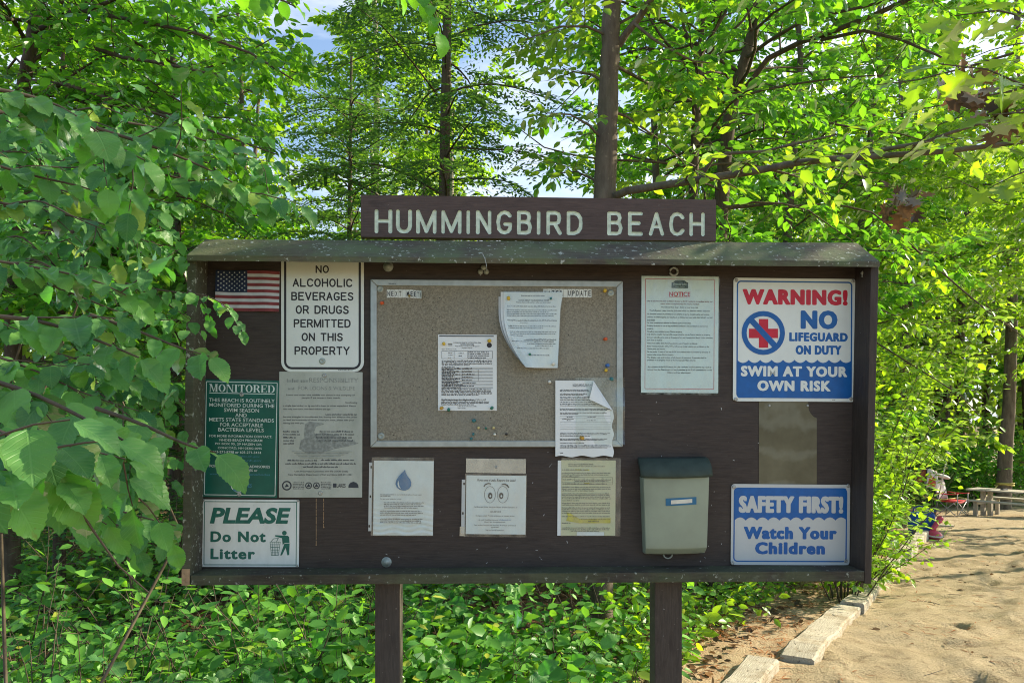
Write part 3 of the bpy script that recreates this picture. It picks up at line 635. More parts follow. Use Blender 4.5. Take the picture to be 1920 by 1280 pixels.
s.poly('figure', 'greenink', [(X2(a), Y2(b)) for a, b in ((604, 994), (580, 1062), (590, 1062), (612, 1018), (622, 1062), (632, 1060), (635, 992))], 2)
for k in range(6): s.poly('bin', 'greenink', [(X2(a), Y2(b)) for a, b in ((519 + 12 * k, 984), (521.5 + 12 * k, 984), (530 + 8 * k, 1064), (527.5 + 8 * k, 1064))])
for k in range(6): s.rect('bin', 'greenink', X2(519 + 1.7 * k), Y2(983 + 15.5 * k), X2(581 - 2.6 * k), Y2(985.5 + 15.5 * k), 0, 2)
s.poly('bin', 'greenink', [(X2(a), Y2(b)) for a, b in ((524, 982), (540, 964), (572, 960), (560, 982), (557, 982), (566, 963), (541, 967), (528, 982))], 2)
for x, y in ((382, 937), (559, 938), (379, 1058.5), (557, 1059.5)): s.screw(x, y, 2.4)
s.done()

# warning sign
def X5(v): return v / 4 + 1180
def Y5(v): return v / 4 + 480
s = Sign('sign', 'square white and blue sign headed WARNING NO LIFEGUARD ON DUTY', 'sign', 1374.5, 522, 1603.5, 752.5, 0.004, 0.3)
s.plate('plate', 'white', 0.0016, 0.012)
s.frame('border', 'blue', X5(804), Y5(188), X5(1670), Y5(1066), 2.6, 0.016)
wv = [(X5(808), Y5(1045)), (X5(812), Y5(1058)), (X5(822), Y5(1063)), (X5(1650), Y5(1063)), (X5(1662), Y5(1058)), (X5(1666), Y5(1045))]
top = []; n = 10
for k in range(n):
    xa = 808 + (1666 - 808) * k / n; xb = 808 + (1666 - 808) * (k + 1) / n
    for j in range(9): t = j / 9; top.append((X5(xa + (xb - xa) * t), Y5(778 + 23 * math.sin(math.pi * t) ** 0.8)))
top.append((X5(1666), Y5(778)))
s.poly('blue_panel', 'blue', wv + top[::-1], 2)
s.heavy('warning_lettering', 'red', 'WARNING!', X5(848), Y5(250), X5(1637), Y5(368), .015, .075)
for tx, x0, x1, y0, y1, b in (('NO', 1283, 1560, 408, 549, .075), ('LIFEGUARD', 1198, 1637, 574, 641, .05), ('ON DUTY', 1245, 1590, 670, 740, .05)): s.heavy('blue_lettering', 'blue', tx, X5(x0), Y5(y0), X5(x1), Y5(y1), .015, .07)
for tx, x0, x1, y0, y1 in (('SWIM AT YOUR', 835, 1633, 825, 905), ('OWN RISK', 958, 1508, 933, 1013)): s.heavy('white_lettering', 'white', tx, X5(x0), Y5(y0), X5(x1), Y5(y1), .015, .065, lay=3)
s.circ_ring('prohibition_ring', 'blue', X5(1003), Y5(577), 41.5, 32, 3)
s.poly('prohibition_ring', 'blue', [(X5(a), Y5(b)) for a, b in ((893, 492), (925, 462), (1116, 668), (1084, 698))], 2)
s.poly('cross', 'red', [(X5(a), Y5(b)) for a, b in ((970, 688), (1040, 688), (1040, 615), (1113, 615), (1113, 545), (1040, 545), (1040, 472), (970, 472), (970, 545), (895, 545), (895, 615), (970, 615))], 1)
s.scrib('maker_print', 'ink', X5(1520), Y5(1078), X5(1545), 1.6)
for x, y in ((802, 182), (1677, 187), (797, 1073), (1660, 1070)): s.screw(X5(x), Y5(y), 3.6)
s.done()

# safety first sign
def X6(v): return v / 3.369 + 1180
def Y6(v): return v / 3.369 + 740
s = Sign('sign', 'silver and blue sign reading SAFETY FIRST Watch Your Children', 'sign', 1370.5, 907.5, 1593, 1058.5, 0.004, 0.6)
s.plate('plate', 'silver', 0.0016, 0.012)
s.frame('border', 'blue', X6(658), Y6(586), X6(1374), Y6(1054), 2.4, 0.016)
pts = [(X6(1371), Y6(605)), (X6(1366), Y6(592)), (X6(1355), Y6(588)), (X6(680), Y6(588)), (X6(668), Y6(594)), (X6(663), Y6(605))]; low = []; n = 10
for k in range(n):
    xa = 663 + 708 * k / n; xb = 663 + 708 * (k + 1) / n
    for j in range(9): t = j / 9; low.append((X6(xa + (xb - xa) * t), Y6(792 - 20 * math.sin(math.pi * t) ** 0.8)))
low.append((X6(1371), Y6(792)))
s.poly('blue_panel', 'blue', low + pts, 2)
s.heavy('silver_lettering', 'silver', 'SAFETY FIRST!', X6(690), Y6(637), X6(1350), Y6(746), .015, .07, lay=3)
s.heavy('blue_lettering', 'blue', 'Watch Your', X6(722), Y6(832), X6(1310), Y6(911), .015, .075); s.heavy('blue_lettering', 'blue', 'Children', X6(793), Y6(928), X6(1235), Y6(1006), .015, .075)
s.scrib('maker_print', 'ink', X6(1262), Y6(1052), X6(1330), 1.4, 2)
for x, y in ((660, 581), (1380, 573), (650, 1060), (1365, 1047)): s.screw(X6(x), Y6(y), 3.6)
s.done()

# bare metal plate between the two blue signs
m = MB(); s = Sign('metal_plate', 'bare tarnished metal plate with a notched corner between two blue signs', 'plate', 1423, 752, 1531, 912, 0.0005, 0.0)
m_ = s.mb('plate', 'plate'); s.t = 0.0012
ol = [s.loc(X6(a), Y6(b)) for a, b in ((818, 580), (1183, 580), (1183, 147), (1164, 138), (1146, 120), (1133, 95), (1130, 60), (1128, 35), (818, 35))]
m_.prism(ol, -0.0012, -0.0003)
s.screw(X6(884), Y6(68), 2.4); s.screw(X6(1125), Y6(68), 2.4); s.done()

# laminated notice
s = Sign('notice_sheet', 'laminated white sheet headed NOTICE with a red border listing beach rules', 'notice', 1201, 516.5, 1348.5, 740, 0.003, 0.3)
s.t = 0.0012
x0, x1, z0, z1 = s.box(X5(90), Y5(152), X5(668), Y5(1026)); s.mb('paper', 'paper').box(x0, x1, -.0012, -.0004, z0, z1)
s.frame('border', 'red', X5(117), Y5(172), X5(637), Y5(998), 0.9, 0.003)
s.poly('plaque_print', 'boxlid', [(X5(a), Y5(b)) for a, b in ((315, 240), (440, 242), (440, 200), (428, 196), (412, 184), (378, 178), (345, 184), (330, 196), (316, 200))])
s.text('plaque_lettering', 'palegreen', 'Emerald Lake', X5(328), Y5(202), X5(430), Y5(220), 0, .2, lay=2); s.text('plaque_lettering', 'palegreen', 'Village District', X5(342), Y5(226), X5(415), Y5(236), lay=2)
s.rect('plaque_lettering', 'hilite', X5(355), Y5(178), X5(400), Y5(182), 0, 2)
s.text('heading', 'red', 'NOTICE', X5(297), Y5(269), X5(457), Y5(303), .03); s.rect('heading', 'red', X5(297), Y5(307), X5(457), Y5(310))
for tx, x0, x1, y in (('Use of beaches and park facilities is limited to ELVD residents, immediate family and', 133, 622, 341), ('guests when accompanied by the District resident', 232, 524, 361)): s.text('red_print', 'flagred', tx, X5(x0), Y5(y - 7), X5(x1), Y5(y + 7), 0.02)
for tx, x0, x1, y in (('No Lifeguard on duty - Swim at your own risk', 240, 515, 386), ('The following rules must be followed while on district owned beaches:', 150, 605, 412), ('No overnight camping is permitted on any District property, including parks and beaches.', 133, 600, 438), ('Littering on District parks and beaches is prohibited pursuant with RSA 163-B:3, and will', 133, 622, 461), ('not be tolerated.', 133, 192, 480), ('No glass containers are allowed on District parks and beaches.', 133, 462, 503), ('Drinking of alcohol or use of any prohibited substance is not permitted on any District', 133, 587, 526), ('property.', 133, 180, 546),
                      ('Campfires are prohibited on any District property.', 133, 396, 568), ('Only District installed charcoal grills are permitted for use on District beaches or property.', 133, 606, 590), ('Dogs are only allowed to swim at Gravestone Park and Hummingbird Beach. Unless swimming,', 133, 626, 613), ('dogs must be leashed.', 133, 247, 632), ('Fishing from within thirty feet of a swimming area of beach is prohibited.', 133, 510, 656), ('Motor Vehicles including ATVs, UTVs, golf carts or similar vehicles are prohibited on the', 133, 596, 679), ('District parks and beaches.', 133, 270, 698), ('No one under 12 years of age may be left alone without adult supervision by someone 18', 133, 606, 720), ('years or older on any District property.', 133, 332, 740), ('The display, use, and ignition of all classes of consumer fireworks shall be', 133, 577, 763), ('prohibited on all property owned by the Emerald Lake Village District.', 133, 496, 782),
                      ('Any violation of the ELVD Beach and Lake Use Rules and Regulations may result in', 137, 614, 833), ('removal from the District park or beach premises by the ELVD commissioner or the', 133, 618, 854), ('Hillsborough law enforcement.', 285, 460, 875)):
    s.text('print', 'black', tx, X5(x0), Y5(y - 7), X5(x1), Y5(y + 7), 0.02)
m_ = s.mb('clear_sleeve', 'clear'); m_.prism(rrect(s.w, s.h, .003), -.0034, -.0032); s.parts[('clear_sleeve', 0)] = (m_, 'clear3')
s.done()
# ------------------------------------------------------------------ cork board
def X3(v): return v / 3.369 + 680
def Y3(v): return v / 3.369 + 480
VC = 0.010
s = Sign('cork_board', 'wide weathered cork board in a silver aluminium frame', 'cork board', 695.8, 526.5, 1166.5, 837.5, 0.0, 0.0)
fw = 0.023; m_ = s.mb('cork_panel', 'cork'); m_.box(-s.w / 2 + .004, s.w / 2 - .004, -VC, -.0006, -s.h / 2 + .004, s.h / 2 - .004)
for nm, ol in (('t', [(-s.w / 2, s.h / 2), (-s.w / 2 + fw, s.h / 2 - fw), (s.w / 2 - fw, s.h / 2 - fw), (s.w / 2, s.h / 2)]), ('b', [(-s.w / 2, -s.h / 2), (s.w / 2, -s.h / 2), (s.w / 2 - fw, -s.h / 2 + fw), (-s.w / 2 + fw, -s.h / 2 + fw)]),
               ('l', [(-s.w / 2, -s.h / 2), (-s.w / 2 + fw, -s.h / 2 + fw), (-s.w / 2 + fw, s.h / 2 - fw), (-s.w / 2, s.h / 2)]), ('r', [(s.w / 2, -s.h / 2), (s.w / 2, s.h / 2), (s.w / 2 - fw, s.h / 2 - fw), (s.w / 2 - fw, -s.h / 2 + fw)])):
    fm = MB(); cx = sum(p[0] for p in ol) / 4; cz = sum(p[1] for p in ol) / 4
    ol = [(cx + (x - cx) * .9992, cz + (z - cz) * .9992) for x, z in ol]
    fm.prism(ol, -.0155, -.0003); bevel(fm.build('frame_rail', M['alum'], s.root), .002)
s.t = VC + .0055
s.scrib('maker_print', 'ink', X3(168), Y3(178), X3(212), 2.2)
s.t = VC
for x, y in ((113, 212), (1565, 237), (119, 1137)): s.screw(X3(x), Y3(y), 6.5, 'washer', 'washer')
# holes and scuffs left by old pins
hm = s.mb('pin_holes', 'blackpin'); hr = random.Random(11)
for k in range(150):
    x, y = hr.uniform(720, 1150), hr.uniform(545, 820)
    if k > 70: x, y = hr.gauss(*( (815, 18), (770, 30), (930, 20), (1080, 14))[k % 4]), hr.gauss(*((570, 12), (700, 14), (800, 10), (690, 14))[k % 4])
    if not (712 < x < 1150 and 542 < y < 822): continue
    c = s.loc(x, y); hm.flat(circ(c[0], c[1], hr.uniform(.0008, .0022), None, 6), -VC - .0003)
s.done()

# letter strips
for tx, lb, x0, y0, x1, y1, curl in (('NEXT MEET', 'white letter strip reading NEXT MEET with a curled torn end', 152, 212, 395, 264, True), ('WATER UPDATE', 'white letter strip reading WATER UPDATE partly behind the curled notice', 1140, 208, 1446, 262, False)):
    s = Sign('letter_strip', lb, 'letter strip', X3(x0), Y3(y0), X3(x1), Y3(y1), VC + .0005, 0.0); s.t = 0.001
    def cf(P, w=s.w, cu=curl):
        P = P.copy()
        if cu: t = np.clip((P[:, 0] - w * .12) / (w * .38), 0, 1); P[:, 1] -= .016 * t ** 2; P[:, 0] -= .012 * t ** 2; P[:, 2] -= .006 * t
        return P
    n = len(tx) + 1 if curl else len(tx)
    for k in range(n):
        a = -s.w / 2 + s.w * k / n; b = -s.w / 2 + s.w * (k + 1) / n
        if k < len(tx) and tx[k] == ' ' and not curl: pass
        gridpatch(s.mb('tile', 'white'), a + .0004, b - .0004, -s.h / 2 + hr.uniform(0, .001), s.h / 2 - hr.uniform(0, .001), -.0008, 3, 1, cf)
        ch = (tx + '\\')[k] if curl else tx[k]
        if ch != ' ': put_text(s.mb('lettering', 'black'), ch, a + s.w / n * .2, b - s.w / n * .2, -s.h * .31, s.h * .31, -.0014, .02, 0, cf)
    s.done()

# ---- papers
def crinkle(amp, seed, freq=30):
    r_ = np.random.default_rng(seed); A = r_.normal(size=(7, 2)) * freq; ph = r_.uniform(0, 6.28, 7)
    def f(P):
        P = P.copy(); d = sum(np.sin(P[:, 0] * A[k, 0] + P[:, 2] * A[k, 1] + ph[k]) for k in range(7)); P[:, 1] -= amp * (1 + d / 7 * 1.6); return P
    return f
# permit form
s = Sign('paper_form', 'flat white printed form pinned at the middle of the cork board', 'paper', X3(476), Y3(496), X3(847), Y3(976), VC + .0006, 0.0); s.t = 0.0008
fn = crinkle(.0008, 3, 18)
gridpatch(s.mb('paper', 'paper'), -s.w / 2, s.w / 2, -s.h / 2, s.h / 2, -.0006, 12, 16, fn)
T = lambda tx, a, b, y, h=10, bo=.004, mt='ink': s.text('print', mt, tx, X3(a), Y3(y - h / 2), X3(b), Y3(y + h / 2), bo, 0, fn)
s.rect('print', 'black', X3(484), Y3(503), X3(828), Y3(509), 0, 1, fn)
T('SHORELAND PERMIT BY NOTIFICATION (PBN)', 574, 747, 548, 9, .012); T('NOTIFICATION FORM', 618, 702, 559, 9, .012); T('Water Division / Land Resources Management', 582, 738, 570, 9); T('Shoreland Program', 627, 692, 581, 8)
s.rect('print', 'ink', X3(540), Y3(552), X3(566), Y3(556), 0, 1, fn); s.rect('print', 'ink', X3(540), Y3(562), X3(566), Y3(566), 0, 1, fn)
c = s.loc(X3(800), Y3(563)); s.mb('print', 'ink').add(fn(np.array([(a, -.0014, b) for a, b in circ(c[0], c[1], .0095, None, 18)])), [tuple(range(18))])
T('RSA/Rule: RSA 483-B, Env-Wq 1400', 500, 592, 589, 7)
def lines(y0, y1, a, b, k, h=8, mt='ink', x=X3, y=Y3, sc=3.369, f=None):
    for i in range(k):
        yy = y0 + (y1 - y0) * i / max(1, k - 1); s.scrib('print', mt, x(a), y(yy), x(b - (0 if i < k - 1 else (b - a) * hr.uniform(.1, .6))), h / sc, 1, f)
def hline(y, a, b, mt='ink', x=X3, yf=Y3, th=.9, f=None): s.rect('print', mt, x(a), yf(y - th), x(b), yf(y + th), 0, 1, f)
def vline(xx, a, b, mt='ink', x=X3, yf=Y3, th=.9, f=None): s.rect('print', mt, x(xx - th), yf(a), x(xx + th), yf(b), 0, 1, f)
for yy in (600, 647): hline(yy, 500, 820, f=fn)
for xx in (500, 578, 664, 820): vline(xx, 600, 647, f=fn)
lines(606, 642, 668, 800, 4, 8, f=fn); lines(610, 640, 540, 568, 3, 6, f=fn); lines(614, 630, 606, 640, 2, 6, f=fn)
lines(660, 688, 500, 820, 4, 8, f=fn)
for k in range(15):
    yy = 700 + k * 9.2; hline(yy + 4.8, 498, 822, 'faint', f=fn); s.scrib('print', 'ink', X3(500), Y3(yy), X3(hr.uniform(560, 640)), 2.2, 1, fn)
    if k % 2: s.scrib('print', 'ink', X3(630), Y3(yy), X3(hr.uniform(690, 720)), 2.2, 1, fn)
for xx in (628, 730): vline(xx, 716, 790, 'faint', f=fn)
lines(840, 876, 498, 816, 5, 8, f=fn); lines(905, 908, 498, 780, 2, 7, f=fn); lines(918, 936, 498, 800, 3, 8, f=fn); lines(948, 960, 600, 720, 2, 6, f=fn)
s.done()

# curled notice: two stacked sheets whose lower left corner curls away
s = Sign('curled_notice', 'curling white notice pinned in front of older sheets at top of the cork board', 'paper', X3(860), Y3(228), X3(1247), Y3(708), VC + .0006, 0.0)
def curlf(inner, k):
    def f(P):                                            # local sheet (unit) -> 3D : left edge bows in towards the bottom
        Q = P.copy(); u = (P[:, 0] + s.w / 2) / s.w; v = (s.h / 2 - P[:, 2]) / s.h
        left = inner + (.42 - inner) * np.clip((v - .25) / .75, 0, 1) ** 2.1
        right = 1.0 - .05 * v ** 1.5 + .03 * np.exp(-((v - .05) / .12) ** 2)
        xx = left + (right - left) * u
        Q[:, 0] = -s.w / 2 + s.w * xx
        lift = np.clip(1 - u * 2.2, 0, 1) ** 2 * np.clip((v - .2) / .8, 0, 1)
        Q[:, 1] = P[:, 1] - k - .050 * lift - .004 * np.sin(u * 9 + v * 4) * v - .006 * v
        Q[:, 2] = P[:, 2] - .0 * v
        return Q
    return f
s.t = 0.0
gridpatch(s.mb('under_sheet', 'silver'), -s.w / 2, s.w / 2, -s.h / 2 + .010, s.h / 2 - .018, 0, 14, 18, curlf(-.005, .002))
gridpatch(s.mb('middle_sheet', 'paper'), -s.w / 2, s.w / 2, -s.h / 2 + .004, s.h / 2 - .001, 0, 14, 18, curlf(.03, .007))
top_f = curlf(.075, .012)
gridpatch(s.mb('paper', 'paper'), -s.w / 2, s.w / 2, -s.h / 2, s.h / 2 - .003, 0, 14, 18, top_f)
def bx(a, b): return -s.w / 2 + s.w * a, s.h / 2 - s.h * b
def sl_(a, b, y, h=.014, mt='ink'): x0, z = bx(a, y); x1, _ = bx(b, y); scribble(s.mb('print', mt), x0, x1, z, s.h * h, -.0009, top_f)
put_text(s.mb('print', 'ink'), 'NOTICE ABOUT YOUR DRINKING WATER', *[v for v in (bx(.26, 0)[0], bx(.78, 0)[0])], bx(0, .125)[1], bx(0, .105)[1], -.0009, .012, 0, top_f)
put_text(s.mb('print', 'ink'), 'Please share with others who use this water', bx(.22, 0)[0], bx(.82, 0)[0], bx(0, .15)[1], bx(0, .132)[1], -.0009, .004, 0, top_f)
for yy, a, b in ((.06, .3, .7), (.20, .06, .92), (.25, .06, .95), (.275, .06, .80), (.30, .06, .95), (.325, .06, .9), (.385, .06, .95), (.46, .06, .95), (.485, .06, .7), (.535, .06, .95), (.56, .06, .93), (.585, .06, .3), (.64, .3, .95), (.66, .05, .9), (.69, .35, .95), (.72, .5, .9), (.75, .1, .8), (.84, .3, .8)): sl_(a, b, yy)
hwr = random.Random(4)
for a, b, yy in ((.1, .3, .39), (.35, .6, .39), (.68, .9, .385), (.35, .95, .635), (.5, .9, .665), (.55, .85, .70), (.28, .42, .42)):   # handwriting
    n = int((b - a) * 80); pts = [bx(a + (b - a) * k / n, yy - .012 * hwr.random() - (.006 if k % 2 else 0)) for k in range(n + 1)]
    for p0, p1 in zip(pts[:-1], pts[1:]):
        d = .0006; P = np.array([(p0[0], -.0010, p0[1] - d), (p1[0], -.0010, p1[1] - d), (p1[0], -.0010, p1[1] + d), (p0[0], -.0010, p0[1] + d)]); s.mb('handwriting', 'black').add(top_f(P), [(0, 1, 2, 3)])
gridpatch(s.mb('clear_sleeve', 'clear'), -s.w / 2, s.w / 2 + .002, -s.h / 2 + .002, s.h / 2, 0, 14, 18, curlf(.09, .0175))
s.done()

# folded notice at the lower right of the cork board, in a torn clear sleeve
s = Sign('folded_notice', 'white notice with a folded over top corner at the lower right of the cork board', 'paper', X3(1217), Y3(786), X3(1580), Y3(1264), VC + .007, 0.0); s.t = 0.0
fn = crinkle(.0022, 8, 26)
def corner_ok(x, z): a, b = s.loc(X3(1458), Y3(786)), s.loc(X3(1580), Y3(976)); return (b[0] - a[0]) * (z - a[1]) - (b[1] - a[1]) * (x - a[0]) <= 0
nxg, nzg = 24, 30; g = MB(); P = []
a, b = s.loc(X3(1458), Y3(786)), s.loc(X3(1580), Y3(976))
for j in range(nzg + 1):
    z = -s.h / 2 + s.h * j / nzg; xr = s.w / 2
    if z > b[1]: xr = b[0] + (a[0] - b[0]) * (z - b[1]) / (a[1] - b[1])
    xr += .004 * math.sin(j * .9) * (j < 18)
    for i in range(nxg + 1): P.append((-s.w / 2 + (xr + s.w / 2) * i / nxg, 0, z + (.003 * math.sin(i * .7) if j == 0 else 0)))
s.mb('paper', 'paper').add(fn(np.array(P)), [(j * (nxg + 1) + i, j * (nxg + 1) + i + 1, (j + 1) * (nxg + 1) + i + 1, (j + 1) * (nxg + 1) + i) for j in range(nzg) for i in range(nxg)])
tip = s.loc(X3(1425), Y3(905)); flp = []
for i in range(7):
    for j in range(7 - i):
        w1, w2 = i / 6, j / 6; flp.append((a[0] * (1 - w1 - w2) + b[0] * w1 + tip[0] * w2, -.002 - .022 * math.sin(math.pi / 2 * w2) ** .7, a[1] * (1 - w1 - w2) + b[1] * w1 + tip[1] * w2))
idx = {}; k = 0
for i in range(7):
    for j in range(7 - i): idx[i, j] = k; k += 1
ff = []
for i in range(6):
    for j in range(6 - i):
        ff.append((idx[i, j], idx[i, j + 1], idx[i + 1, j]))
        if (i + 1, j + 1) in idx: ff.append((idx[i + 1, j], idx[i, j + 1], idx[i + 1, j + 1]))
s.mb('folded_corner', 'paper').add(fn(np.array(flp)), ff)
def sl2(a_, b_, y, h=.013, mt='ink'): scribble(s.mb('print', mt), -s.w / 2 + s.w * a_, -s.w / 2 + s.w * b_, s.h / 2 - s.h * y, s.h * h, -.0008, fn)
put_text(s.mb('print', 'ink'), 'NOTICE ABOUT YOUR DR', -s.w / 2 + s.w * .3, -s.w / 2 + s.w * .63, s.h / 2 - s.h * .065, s.h / 2 - s.h * .045, -.0008, .012, 0, fn)
for yy, a_, b_ in ((.08, .3, .6), (.13, .08, .58), (.145, .08, .6), (.18, .08, .55), (.195, .08, .5), (.225, .08, .6), (.24, .08, .55), (.26, .08, .6), (.29, .08, .7), (.315, .08, .85), (.335, .08, .9), (.38, .08, .95), (.395, .08, .9), (.43, .08, .9), (.445, .08, .4), (.485, .2, .3), (.485, .56, .7), (.51, .12, .32), (.53, .2, .28), (.53, .55, .7), (.70, .08, .95), (.715, .08, .9), (.735, .08, .6), (.775, .08, .9), (.79, .08, .85), (.83, .08, .5), (.86, .08, .95), (.875, .08, .97), (.89, .08, .9), (.96, .08, .14)): sl2(a_, b_, yy)
for yy in (.47, .5, .55, .58, .61, .64): P = np.array([(-s.w / 2 + s.w * (.08 + .04 * i), -.0008, s.h / 2 - s.h * yy + d) for i in range(23) for d in (0, .0006)]); s.mb('print', 'ink').add(fn(P), [(2 * i, 2 * i + 2, 2 * i + 3, 2 * i + 1) for i in range(22)])
x0, x1, z0, z1 = s.box(X3(1140), Y3(768), X3(1650), Y3(1190))
def slv(P): P = P.copy(); P[:, 1] -= .003 + .016 * np.clip((P[:, 0] - s.w * .45) / .05, 0, 1) ** 1.5 * (1 + .4 * np.sin(P[:, 2] * 40)); return P
gridpatch(s.mb('clear_sleeve', 'clear'), -s.w * .15, x1, z0, z1, 0, 20, 14, slv)
s.done()

# three papers in plastic sleeves in the row beneath
def X4(v): return v / 3.692 + 680
def Y4(v): return v / 3.692 + 840
def strip(s, x0, y0, x1, y1, holes):
    s.rect('punched_strip', 'silver', X4(x0), Y4(y0), X4(x1), Y4(y1))
    for hx, hy in holes: s.rect('punch_holes', 'blackpin', X4(hx - 5), Y4(hy - 9), X4(hx + 5), Y4(hy + 9), .002, 2)
s = Sign('sleeved_paper', 'white paper with a blue water drop in a clear punched sleeve', 'paper', X4(38), Y4(62), X4(492), Y4(605), 0.003, 0.7); s.t = .001
fn = crinkle(.0018, 21, 40)
def fn1(P):
    Q = fn(P); k = np.clip(.5 - (P[:, 2] + s.h / 2) / s.h, 0, .5); Q[:, 1] += .0016 * k * 2 * np.sin(P[:, 2] * 330 + 1.5 * np.sin(P[:, 0] * 60)); return Q
x0, x1, z0, z1 = s.box(X4(76), Y4(86), X4(490), Y4(602)); gridpatch(s.mb('paper', 'paper'), x0, x1, z0, z1, -.0006, 24, 60, fn1)
dp = [(X4(295), Y4(146)), (X4(298), Y4(165)), (X4(310), Y4(190)), (X4(328), Y4(212)), (X4(338), Y4(235)), (X4(336), Y4(260)), (X4(322), Y4(280)), (X4(300), Y4(290)), (X4(284), Y4(291)), (X4(258), Y4(286)), (X4(238), Y4(270)), (X4(228), Y4(245)), (X4(234), Y4(220)), (X4(252), Y4(192)), (X4(272), Y4(170))][::-1]
s.poly('water_drop', 'dropblue', dp, 2, lambda P: P + np.array((0, -.004, 0)))
s.poly('water_drop_glint', 'paper', [(X4(a), Y4(b)) for a, b in ((248, 220), (243, 245), (250, 268), (268, 280), (256, 262), (252, 240))], 3, lambda P: P + np.array((0, -.004, 0)))
up = lambda P: fn1(P) - np.array((0, .0012, 0))
for tx, a, b, y in (('The typical household can lose hundreds of gallons of water a year', 122, 410, 320), ('due to small leaks.', 122, 195, 328), ('To test your toilet for a leak:', 122, 270, 351)): s.text('print', 'ink', tx, X4(a), Y4(y - 5), X4(b), Y4(y + 5), .006, 0, up)
for a, b, y, mt in ((148, 428, 374, 'faint'), (148, 410, 386, 'faint'), (148, 425, 398, 'faint'), (148, 380, 410, 'faint'), (122, 410, 433, 'faint'), (122, 420, 446, 'faint'), (122, 370, 459, 'faint'), (122, 420, 488, 'faint'), (122, 405, 500, 'faint'), (122, 410, 512, 'faint')): s.scrib('print', mt, X4(a), Y4(y), X4(b), 2, 1, up)
strip(s, 42, 98, 64, 572, ((60, 130), (54, 333), (46, 538)))
x0, x1, z0, z1 = s.box(X4(62), Y4(62), X4(492), Y4(605)); gridpatch(s.mb('clear_sleeve', 'clear'), x0, x1, z0, z1, -.0075, 8, 8, crinkle(.0012, 5, 30))
s.done()

s = Sign('sleeved_paper', 'white paper with cartoon eyes in a clear sleeve hung below a pinned flap', 'paper', X4(672), Y4(176), X4(1134), Y4(612), 0.005, 0.8); s.t = .001
fn = crinkle(.001, 31, 20); fe = lambda P: fn(P) - np.array((0, .001, 0))
x0, x1, z0, z1 = s.box(X4(716), Y4(188), X4(1130), Y4(594)); gridpatch(s.mb('paper', 'paper'), x0, x1, z0, z1, -.0006, 12, 12, fn)
s.text('print', 'ink', 'If you see a Leak, Report the Leak!', X4(795), Y4(212), X4(1058), Y4(233), .012, 0, fe)
for ex in (881, 970):
    c = s.loc(X4(ex), Y4(319)); k = .00054
    o, i_ = circ(c[0], c[1], 39 * k, 58 * k), circ(c[0], c[1], 36.5 * k, 55.5 * k); P = np.array([(a, -.002, b) for a, b in o + i_]); n = len(o)
    s.mb('eyes', 'black').add(fe(P), [(j, (j + 1) % n, (j + 1) % n + n, j + n) for j in range(n)])
    px_, r_ = (883, 12) if ex < 900 else (959, 12); c = s.loc(X4(px_), Y4(327))
    s.mb('eyes', 'black').add(fe(np.array([(a, -.002, b) for a, b in circ(c[0], c[1], 15 * k, 22 * k)])), [tuple(range(28))])
    c = s.loc(X4(px_ + 1), Y4(330)); s.mb('eye_glint', 'paper').add(fe(np.array([(a, -.0026, b) for a, b in circ(c[0], c[1], 6 * k, 8 * k, 12)])), [tuple(range(12))])
s.poly('eyes', 'black', [(X4(a), Y4(b)) for a, b in ((836, 262), (848, 246), (868, 238), (890, 242), (888, 248), (868, 246), (852, 252), (842, 266))][::-1], 3, fe)
s.poly('eyes', 'black', [(X4(a), Y4(b)) for a, b in ((962, 246), (984, 242), (1004, 252), (1015, 270), (1008, 272), (998, 260), (982, 250), (964, 252))][::-1], 3, fe)
for tx, a, b, y in (('Call Emerald Water Solutions (Water System Operator), at', 770, 1070, 407), ('603-387-1014', 884, 956, 437), ('To report a leak. Provide composure or request service.', 782, 1052, 467), ('By email: Clerk@hummers.us or', 804, 940, 495), ('Hours are by appointment.', 842, 990, 510), ('Thank you for all assistance with these leaks. All to help to continue to be', 770, 1062, 532), ('appreciated.', 888, 944, 545), ('Thank you, Board of Commissioners', 850, 980, 566)): s.text('print', 'ink', tx, X4(a), Y4(y - 6), X4(b), Y4(y + 6), .004, 0, fe)
s.text('link_print', 'logoblue', 'info@emerald.com', X4(945), Y4(489), X4(1028), Y4(501), .004, 0, fe)
strip(s, 684, 216, 708, 590, ((702, 245), (694, 449)))
x0, x1, z0, z1 = s.box(X4(706), Y4(176), X4(1134), Y4(612)); gridpatch(s.mb('clear_sleeve', 'clear'), x0, x1, z0, z1, -.006, 8, 8, crinkle(.001, 6, 30))
x0, x1, z0, z1 = s.box(X4(716), Y4(72), X4(1130), Y4(172)); s.mb('sleeve_flap', 'clear2').box(x0, x1, -.0025, -.0012, z0, z1)
x0, x1, z0, z1 = s.box(X4(672), Y4(540), X4(706), Y4(606)); s.mb('sleeve_corner', 'clear2').box(x0, x1, -.0025, -.0012, z0, z1)
s.screw(X4(923), Y4(132), 2.6, 'steel', 'pin'); s.done()

